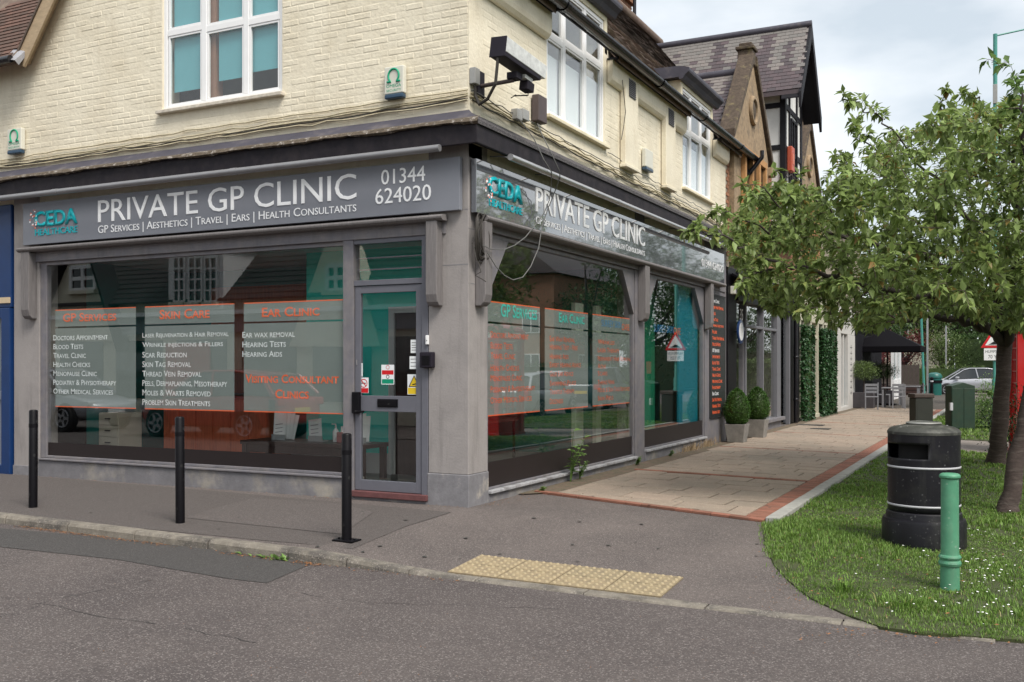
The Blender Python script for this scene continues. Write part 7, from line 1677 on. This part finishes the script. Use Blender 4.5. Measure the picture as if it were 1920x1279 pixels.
# red telephone kiosk behind the second trunk
kp = PD(1958, 860, 18.2); K = thing('telephone_kiosk', 'red telephone kiosk behind the cherry trees', 'telephone kiosk', (kp.x, kp.y, z_pave(kp.x, kp.y)), rad(8))
kb = MB(); h = 2.2; a = 0.45
for sx in (-1, 1):
    for sy in (-1, 1): kb.box(sx*a-0.07, sx*a+0.07, sy*a-0.07, sy*a+0.07, 0.08, h)
kb.box(-a-0.09, a+0.09, -a-0.09, a+0.09, 0, 0.079); kb.box(-a-0.09, a+0.09, -a-0.09, a+0.09, h+0.001, h+0.24); kb.obj('frame', M['red_paint'], K, bevel=0.01)
dm = MB(); 
for i in range(5):
    t = i/4; r = (a+0.06)*math.cos(t*1.2); z = h+0.241+0.16*math.sin(t*1.2)
    dm.add([(-r, -r, z), (r, -r, z), (r, r, z), (-r, r, z)], [(0, 1, 2, 3)] if i == 4 else [])
for i in range(4): dm.f += [(i*4+j, i*4+(j+1) % 4, (i+1)*4+(j+1) % 4, (i+1)*4+j) for j in range(4)]; dm.m += [0]*4
dm.obj('dome', M['red_paint'], K)
for ang in range(4):
    gl_ = MB()
    for i in range(4): xx = -a+0.07+i*(2*a-0.14)/3; gl_.box(xx-0.015, xx+0.015, -a-0.03, -a+0.02, 0.45, h-0.05)
    for j in range(9): zz = 0.45+j*(h-0.5)/8; gl_.box(-a+0.07, a-0.07, -a-0.028, -a+0.018, zz-0.012, zz+0.012)
    gl_.box(-a+0.071, a-0.071, -a-0.026, -a+0.01, 0.081, 0.43)
    o = gl_.obj('glazing_bars', M['red_paint'], K); o.rotation_euler = (0, 0, ang*math.pi/2)
    o2 = box('pane', (-a+0.07, a-0.07, -a-0.006, -a, 0.45, h-0.05), M['glass'], K); o2.rotation_euler = (0, 0, ang*math.pi/2)
    o3 = MB().box(-0.32, 0.32, -a-0.096, -a-0.091, h+0.06, h+0.18).obj('header_panel', M['sign_white'], K); o3.rotation_euler = (0, 0, ang*math.pi/2)

# ------------------------------------------------------------------ cars
def car(label, m, x, y, rz, z, suv=False, far=False):
    o = thing('parked_car', label, 'car', (x, y, z), rz); k = 1.12 if suv else 1.0
    st = [(-2.10, .42, .86, .66), (-2.04, .30, .96, .78), (-1.6, .24, 1.0, .86), (-0.8, .22, .99, .885), (0.3, .22, .96, .885), (1.15, .22, .91, .87), (1.65, .24, .83, .83), (1.98, .30, .74, .74), (2.10, .42, .62, .60)]
    V = []; Fq = []
    for xx, zb_, zt_, hw in st:
        zb_, zt_ = zb_*k, zt_*k; zm = zb_+(zt_-zb_)*0.62
        V += [(xx, -hw*0.86, zb_), (xx, -hw*0.985, zb_+0.10), (xx, -hw, zm), (xx, -hw*0.94, zt_-0.03), (xx, -hw*0.82, zt_), (xx, hw*0.82, zt_), (xx, hw*0.94, zt_-0.03), (xx, hw, zm), (xx, hw*0.985, zb_+0.10), (xx, hw*0.86, zb_)]
    n = 10
    for i in range(len(st)-1): Fq += [(i*n+j, i*n+(j+1) % n, (i+1)*n+(j+1) % n, (i+1)*n+j) for j in range(n)]
    Fq += [tuple(range(n)), tuple(range((len(st)-1)*n, len(st)*n))]
    b = MB().add(V, Fq).obj('body', m, o, smooth=50); s = b.modifiers.new('sub', 'SUBSURF'); s.levels = s.render_levels = 2
    gh = [(-1.98, .97, .74, .97, .70), (-1.55, .98, .78, 1.40, .60), (-0.7, .98, .80, 1.50, .62), (0.15, .95, .80, 1.49, .62), (0.50, .93, .80, 1.38, .62), (1.22, .88, .76, .90, .72)]
    if suv: gh[0] = (-2.02, .97, .76, 1.0, .74); gh[1] = (-1.85, .98, .78, 1.44, .64)
    V = []
    for xx, zb_, hb, zt_, ht in gh: V += [(xx, -hb, zb_*k), (xx, -ht, zt_*k), (xx, ht, zt_*k), (xx, hb, zb_*k)]
    MB().add(V, [(i*4+j, i*4+j+1, (i+1)*4+j+1, (i+1)*4+j) for i in range(5) for j in range(3)]+[(0, 1, 2, 3)]).obj('glazing', M['glass_dark'], o, smooth=20)
    rf = [(-1.60, 1.395, .60), (-1.35, 1.445, .62), (-0.7, 1.515, .635), (0.15, 1.505, .635), (0.42, 1.43, .63)]
    if suv: rf[0] = (-1.90, 1.43, .64)
    V = []
    for xx, zt_, ht in rf: V += [(xx, -ht, zt_*k-0.01), (xx, -ht*0.8, zt_*k+0.02), (xx, ht*0.8, zt_*k+0.02), (xx, ht, zt_*k-0.01)]
    MB().add(V, [(i*4+j, i*4+j+1, (i+1)*4+j+1, (i+1)*4+j) for i in range(4) for j in range(3)]).obj('roof', m, o, smooth=60)
    for sy in (-1, 1):
        pl = MB(); pl.tube([(0.46, sy*.63, 1.40*k), (1.22, sy*.77, .90*k)], 0.035, 6); pl.tube([(-1.5, sy*.62, 1.40*k), (-1.95, sy*.76, .97*k)], 0.06, 6); pl.tube([(-0.15, sy*.635, 1.49*k), (-0.25, sy*.81, .97*k)], 0.035, 6); pl.tube([(-1.5, sy*.61, 1.40*k), (-0.7, sy*.635, 1.50*k), (0.15, sy*.635, 1.49*k), (0.46, sy*.63, 1.40*k)], 0.03, 6); pl.obj('pillars', m, o, smooth=60)
        MB().box(0.72, 0.92, sy*0.86, sy*1.0, .92*k, 1.04*k).obj('mirror', m, o, bevel=0.03)
        MB().box(1.78, 2.02, sy*0.50, sy*0.74, .62*k, .74*k).obj('headlight', M['lamp_glass'], o, bevel=0.03); MB().box(-2.10, -1.90, sy*0.52, sy*0.80, .74*k, .92*k).obj('tail_light', M['tail_red'], o, bevel=0.03)
        for wx in (-1.28, 1.32):
            w = MB().lathe([(0.20, -0.10), (0.30, -0.11), (0.325, -0.08), (0.325, 0.08), (0.30, 0.11), (0.20, 0.10)], 28).obj('wheel', M['tyre'], o, loc=(wx, sy*0.80, 0.325), smooth=40); w.rotation_euler = (rad(90), 0, 0)
            MB().lathe([(0.36, -0.05), (0.37, 0.0), (0.36, 0.055)], 28).obj('arch', M['tyre'], w)
            rm_ = MB(); zc = -0.115*sy
            for q in range(5):
                a = q*6.283/5; rm_.add([(0.05*math.cos(a+1.57)+0.04*math.cos(a), 0.05*math.sin(a+1.57)+0.04*math.sin(a), zc), (-0.05*math.cos(a+1.57)+0.04*math.cos(a), -0.05*math.sin(a+1.57)+0.04*math.sin(a), zc), (0.21*math.cos(a-0.12), 0.21*math.sin(a-0.12), zc), (0.21*math.cos(a+0.12), 0.21*math.sin(a+0.12), zc)], [(0, 1, 2, 3)])
            rm_.tube([(0.215*math.cos(t), 0.215*math.sin(t), zc) for t in [i*6.283/24 for i in range(25)]], 0.016, 5, cap=False); rm_.obj('rim', M['rim'], w)
    MB().box(-2.13, -2.09, -0.26, 0.26, .60*k, .70*k).obj('number_plate', M['sign_yellow'], o); MB().box(2.09, 2.125, -0.26, 0.26, .44*k, .54*k).obj('number_plate', M['sign_white'], o)
    return o
car('red hatchback parked on the far side of the side street', M['car_red'], -10.9, -8.15, math.pi, -0.11)
car('silver hatchback parked behind the red car on the side street', M['car_silver'], -16.6, -8.15, 0, -0.08)
car('white hatchback parked at the far end of the paving', M['car_white'], 2.6, 57.3, rad(192), -0.10); car('silver hatchback parked in front of the white hatchback', M['car_silver'], 3.0, 51.5, rad(192), -0.10)
car('silver saloon parked on the main road', M['car_silver'], 9.6, 22.0, rad(90), -0.23); car('dark tall car parked on the main road behind the saloon', M['car_dark'], 9.7, 28.5, rad(90), -0.23, True)
car('white car parked across the main road', M['car_white'], 14.4, 34.0, rad(-90), -0.23)
struct('parking_bay', MB().box(0.5, 8.4, 43.2, 70, -0.3, -0.105).obj('parking_bay', M['asphalt']))

# ------------------------------------------------------------------ houses across the side street (they show in the shop window)
YH = -13.4
def mir(px, py):                                # place whose reflection in the side-street glass falls on this pixel
    q = PL(px, py, -YH); return q.x, q.z
OH = thing('opposite_house', 'cream gabled house with dark tiled roof across the side street', 'house')
xa, _ = mir(70, 600); xb, _ = mir(660, 600); MB().box(xa-6, xb+3, YH-6, YH, -0.12, 3.5).obj('ground_floor', M['opp_cream'], OH)
pr_ = [mir(*p) for p in ((86, 640), (86, 598), (146, 462), (158, 440), (172, 440), (186, 468), (236, 640))]
MB().prism(pr_, 'y', YH-0.3, YH+0.25).obj('gable', M['opp_cream'], OH)
def win(px0, px1, py0, py1, cols, rows, par, yy, t=0.05):
    a, z1 = mir(px0, py0); b, _ = mir(px1, py0); _, z0 = mir((px0+px1)/2, py1); f = MB()
    for i in range(cols+1): x = a+(b-a)*i/cols; f.box(x-t/2, x+t/2, yy, yy+0.08, z0, z1)
    for j in range(rows+1): z = z0+(z1-z0)*j/rows; f.box(a, b, yy+0.003, yy+0.077, z-t/2, z+t/2)
    w = f.obj('window', M['upvc'], par); box('pane', (a, b, yy+0.02, yy+0.03, z0, z1), M['glass_dark'], w); MB().box(a-0.1, b+0.1, yy, yy+0.2, z0-0.14, z0-0.03).obj('window_sill', M['opp_cream'], w)
win(143, 188, 503, 544, 2, 2, OH, YH+0.251, 0.12)
vx = [mir(*p) for p in ((84, 604), (150, 448), (165, 425), (182, 455), (240, 648))]
for a, b in zip(vx, vx[1:]):
    MB().add([(a[0], YH+0.55, a[1]), (b[0], YH+0.55, b[1]), (b[0], YH+0.55, b[1]-0.22), (a[0], YH+0.55, a[1]-0.22), (a[0], YH-0.3, a[1]), (b[0], YH-0.3, b[1]), (b[0], YH-0.3, b[1]-0.22), (a[0], YH-0.3, a[1]-0.22)], [(0, 1, 2, 3), (0, 4, 5, 1), (3, 2, 6, 7)]).obj('verge', M['timber'], OH)
ro = MB(); xl, zl = mir(60, 612); xr, _ = mir(700, 612)
for j in range(26):
    t0, t1 = j*0.24, (j+1)*0.24+0.03; ro.add([(xl-6, YH+0.35-t0*0.72, 3.45+t0*0.7+0.03), (xr+4, YH+0.35-t0*0.72, 3.45+t0*0.7+0.03), (xr+4, YH+0.35-t1*0.72, 3.45+t1*0.7), (xl-6, YH+0.35-t1*0.72, 3.45+t1*0.7), (xl-6, YH+0.35-t0*0.72, 3.45+t0*0.7-0.02), (xr+4, YH+0.35-t0*0.72, 3.45+t0*0.7-0.02)], [(0, 1, 2, 3), (4, 5, 1, 0)])
ro.obj('roof', mat('dark_roof', (0.05, 0.045, 0.045), 0.8, var=0.3, vscale=3), OH)
a, z1 = mir(330, 478); b, _ = mir(423, 478); _, z0 = mir(376, 570)
bay = MB().box(a-0.1, b+0.1, YH-2.5, YH+0.30, z0-0.2, z1+0.1).obj('bay', M['upvc'], OH); MB().box(a-0.25, b+0.25, YH-2.6, YH+0.5, z1+0.101, z1+0.25).obj('bay_roof', M['timber'], bay)
win(338, 358, 485, 566, 2, 4, OH, YH+0.301); win(366, 390, 485, 566, 2, 4, OH, YH+0.301); win(396, 418, 485, 566, 2, 4, OH, YH+0.301)
g2 = [mir(*p) for p in ((548, 650), (612, 470), (640, 410), (668, 470), (720, 650))]; MB().prism(g2, 'y', YH-0.3, YH+0.25).obj('gable', M['opp_cream'], OH); win(622, 655, 500, 545, 2, 2, OH, YH+0.251, 0.12)
for z0_, z1_, yy in ((3.02, 3.14, 0.5), (2.5, 3.0, 0.2)): MB().box(xa, xb+3, YH+0.001, YH+yy, z0_, z1_).obj('shop_fascia', M['upvc'] if yy > 0.3 else M['grey_glaze'], OH)
for k in range(9): x = xa+1+k*2.6; MB().box(x, x+2.0, YH+0.001, YH+0.03, 0.5, 2.3).obj('shop_window', M['glass_dark'], OH)
MB().box(xb-7, xb-5.2, YH+0.04, YH+0.09, 0.3, 2.2).obj('red_display', M['sign_red'], OH)
# ------------------------------------------------------------------ background trees, hedges, houses
def bg_tree(x, y, h, r, m, seed, label, name='tree', n=3600):
    o = thing(name, label, 'tree', (x, y, -0.15), 0, 'trees beyond the main road' if x > 12 else 'trees at the far end of the street'); g = np.random.default_rng(seed)
    t = MB(); t.tube([(0, 0, 0), (0.1, 0.05, h*0.25), (0, 0, h*0.5), (0.1, -0.1, h*0.8)], [0.22, 0.16, 0.12, 0.04], 8); cs = []; rr = []
    for k in range(13):
        a = g.uniform(0, 6.28); q = r*g.uniform(0.15, 0.75); z = h*g.uniform(0.38, 0.92); cs.append((q*math.cos(a), q*math.sin(a), z)); s = r*g.uniform(0.32, 0.55); rr.append((s, s, s*0.8)); t.tube([(0, 0, h*0.35), (q*math.cos(a)*0.6, q*math.sin(a)*0.6, z*0.8), cs[-1]], [0.08, 0.05, 0.02], 5)
    t.obj('trunk', M['bark_dark'], o, smooth=60); leaf_shell('crown', m, o, cs, rr, n, 0.022*h+0.05, seed, inner=0.35)
for i, (x, y, h, r, mm, lab) in enumerate(((-4, 72, 9, 3.5, 'leaf_bg', 'dark green tree far beyond the cafe parasol'), (2, 78, 10, 4, 'leaf_bg', 'tall dark tree behind the parked white hatchback'), (7, 70, 8, 3.5, 'leaf_bg2', 'pale green tree beyond the parked hatchbacks'), (11.5, 84, 11, 4.5, 'leaf_bg', 'big dark tree closing the main road'), (-1.5, 62, 4.5, 2.0, 'leaf_red', 'small copper leaved tree at the far crossing'), (1.0, 60.5, 3.6, 1.6, 'leaf_bg2', 'small light green tree at the far crossing'),
     (18, 6, 9, 4, 'leaf_bg', 'dark spreading tree across the main road facing the clinic corner'), (20, 18, 10, 4.5, 'leaf_bg', 'tall dark tree across the main road facing the grey shop'), (18, 30, 8, 3.6, 'leaf_bg2', 'pale tree across the main road facing the cafe'), (24, 42, 9, 4, 'leaf_bg', 'dark tree before the brick house'), (19, -6, 9, 4, 'leaf_bg', 'dark tree across the main road at the junction'), (6.3, 24, 6.5, 2.6, 'leaf_bg', 'young street tree on the verge beyond the lamp post'), (6.5, 36, 7, 2.8, 'leaf_bg', 'street tree on the verge before the parked cars'), (17, 62, 11, 4.5, 'leaf_bg', 'tall tree beside the red board hedge'))):
    bg_tree(x, y, h, r, M[mm], 70+i, lab)
protos = [o for o in bpy.data.objects if o.name.startswith('tree') and o.parent is None and o.type == 'EMPTY'][:4]
gT = np.random.default_rng(77)
for x, y in [(-9, 66), (-2, 90), (4.5, 88), (9, 96), (14.5, 104), (0, 104), (6.5, 58.5), (20, 74), (26, 30), (31, 44), (34, 62), (30, 80), (24, 92), (36, 100), (28, 16), (27, 2), (40, 75), (22, 108), (-0.5, 66.5), (1.8, 68), (4.0, 66.5), (-3.2, 64.5), (20, 52), (25, 66), (29, 70), (21, 84)]:
    c = copy_tree(protos[int(gT.integers(0, len(protos)))]); c.location = (x, y, -0.2); c.rotation_euler = (0, 0, gT.uniform(0, 6.28)); s_ = gT.uniform(0.85, 1.25); c.scale = (s_, s_, s_)
    c['label'] = 'leafy tree in the distant belt of greenery behind the streets'; c['group'] = 'distant belt of trees'
def hedge(x0, x1, y0, y1, h, label, seed, n, sz=0.10, m='leaf_hedge'):
    o = thing('hedge', label, 'hedge', ((x0+x1)/2, (y0+y1)/2, -0.13)); a, b = (x1-x0)/2, (y1-y0)/2; g = np.random.default_rng(seed)
    MB().box(-a*0.93, a*0.93, -b*0.98, b*0.98, 0, h*0.95).obj('core', M['leaf_hedge'], o)
    P = np.c_[g.uniform(-a, a, n), g.uniform(-b, b, n), g.uniform(0, h, n)]; f = g.integers(0, 5, n)
    P[f == 0, 0] = -a; P[f == 1, 0] = a; P[f == 2, 2] = h; P[f == 3, 1] = -b; P[f == 4, 0] = a; P += g.normal(0, 0.06, P.shape)
    V, T = leaf_verts(P, g.normal(size=(n, 3))+[0, 0, 0.4], np.tile([[0, 0, 1.0]], (n, 1))+g.normal(size=(n, 3))*0.5, sz*g.uniform(0.6, 1.3, n), 0.7); link('foliage', mesh_np('foliage', V, T, M[m], 3), o)
hedge(16.2, 17.6, 8, 50, 1.7, 'long clipped hedge across the main road', 91, 9000, 0.11); hedge(-6, 3.5, 57.5, 58.8, 1.6, 'green hedge at the far crossing', 92, 5000, 0.09, 'leaf_bg2'); hedge(1.5, 8.0, 62.0, 63.5, 3.6, 'tall loose hedge behind the parked hatchbacks', 94, 7000, 0.14, 'leaf_bg'); hedge(5.6, 7.6, 40.5, 43, 1.9, 'rounded shrubbery at the end of the grass verge', 95, 3500, 0.10, 'leaf_bg2'); hedge(16.4, 18.2, 54, 112, 3.2, 'tall wild hedge along the far end of the main road', 96, 8000, 0.16, 'leaf_bg'); hedge(16.2, 17.6, -40, 2, 1.7, 'long clipped hedge across the junction', 93, 6000, 0.12)
eb = thing('sale_board', 'red board standing by the clipped hedge across the main road', 'board', (16.05, 52.5, -0.12)); MB().box(-0.03, 0.03, -0.03, 0.03, 0, 1.3).obj('post', M['upvc'], eb); MB().box(-0.05, -0.031, -0.8, 0.8, 1.15, 1.95).obj('panel', M['sign_red'], eb)
def house(x0, x1, y0, y1, zh, label, wall, roofm, face):
    o = thing('house', label, 'house'); MB().box(x0, x1, y0, y1, -0.2, zh).obj('wall', wall, o); xm = (x0+x1)/2
    V = [(x0-0.4, y0-0.4, zh), (x1+0.4, y0-0.4, zh), (xm, y0-0.4, zh+3.2), (x0-0.4, y1+0.4, zh), (x1+0.4, y1+0.4, zh), (xm, y1+0.4, zh+3.2)]
    rf = MB().add(V, [(0, 2, 5, 3), (1, 4, 5, 2), (0, 1, 2), (3, 5, 4), (0, 3, 4, 1)]).obj('roof', roofm, o); MB().box(xm-0.4, xm+0.4, y0+1, y0+1.8, zh+2.0, zh+4.4).obj('chimney', M['brick'], rf)
    for z in (1.0, 3.7):
        if z+1.4 > zh: continue
        k = y0+1.0
        while k < y1-1.5:
            w = MB().box(x0-0.05, x0-0.001, k, k+1.3, z, z+1.35).obj('window', M['upvc'], o); MB().box(x0-0.07, x0-0.051, k+0.08, k+0.60, z+0.08, z+1.27).box(x0-0.07, x0-0.051, k+0.70, k+1.22, z+0.08, z+1.27).obj('pane', M['glass_dark'], w); k += 3.0
        k = x0+1.0
        while k < x1-1.5:
            w = MB().box(k, k+1.3, y0-0.05, y0-0.001, z, z+1.35).obj('window', M['upvc'], o); MB().box(k+0.08, k+0.60, y0-0.07, y0-0.051, z+0.08, z+1.27).box(k+0.70, k+1.22, y0-0.07, y0-0.051, z+0.08, z+1.27).obj('pane', M['glass_dark'], w); k += 3.0
house(21.5, 29, 50, 62, 7.6, 'tall brick house across the main road beyond the hedge', mat('far_brick', (0.30, 0.16, 0.10), 0.9, var=0.2, vscale=4), M['slate_stuff'], 0)
house(-8, 0, 80, 88, 5.2, 'red roofed house far beyond the cafe', M['opp_cream'], M['red_roof'], 0); house(5, 12, 100, 108, 5.2, 'red roofed house at the end of the main road', M['far_brick'] if 'far_brick' in M else M['brick'], M['red_roof'], 0)
fe = thing('timber_fence', 'brown close boarded fence beyond the terrace frame', 'fence')
for k in range(24): MB().box(-5.0+k*0.21, -4.80+k*0.21, 56.0, 56.03, -0.1, 1.6).obj('board', M['brown_bin'], fe)
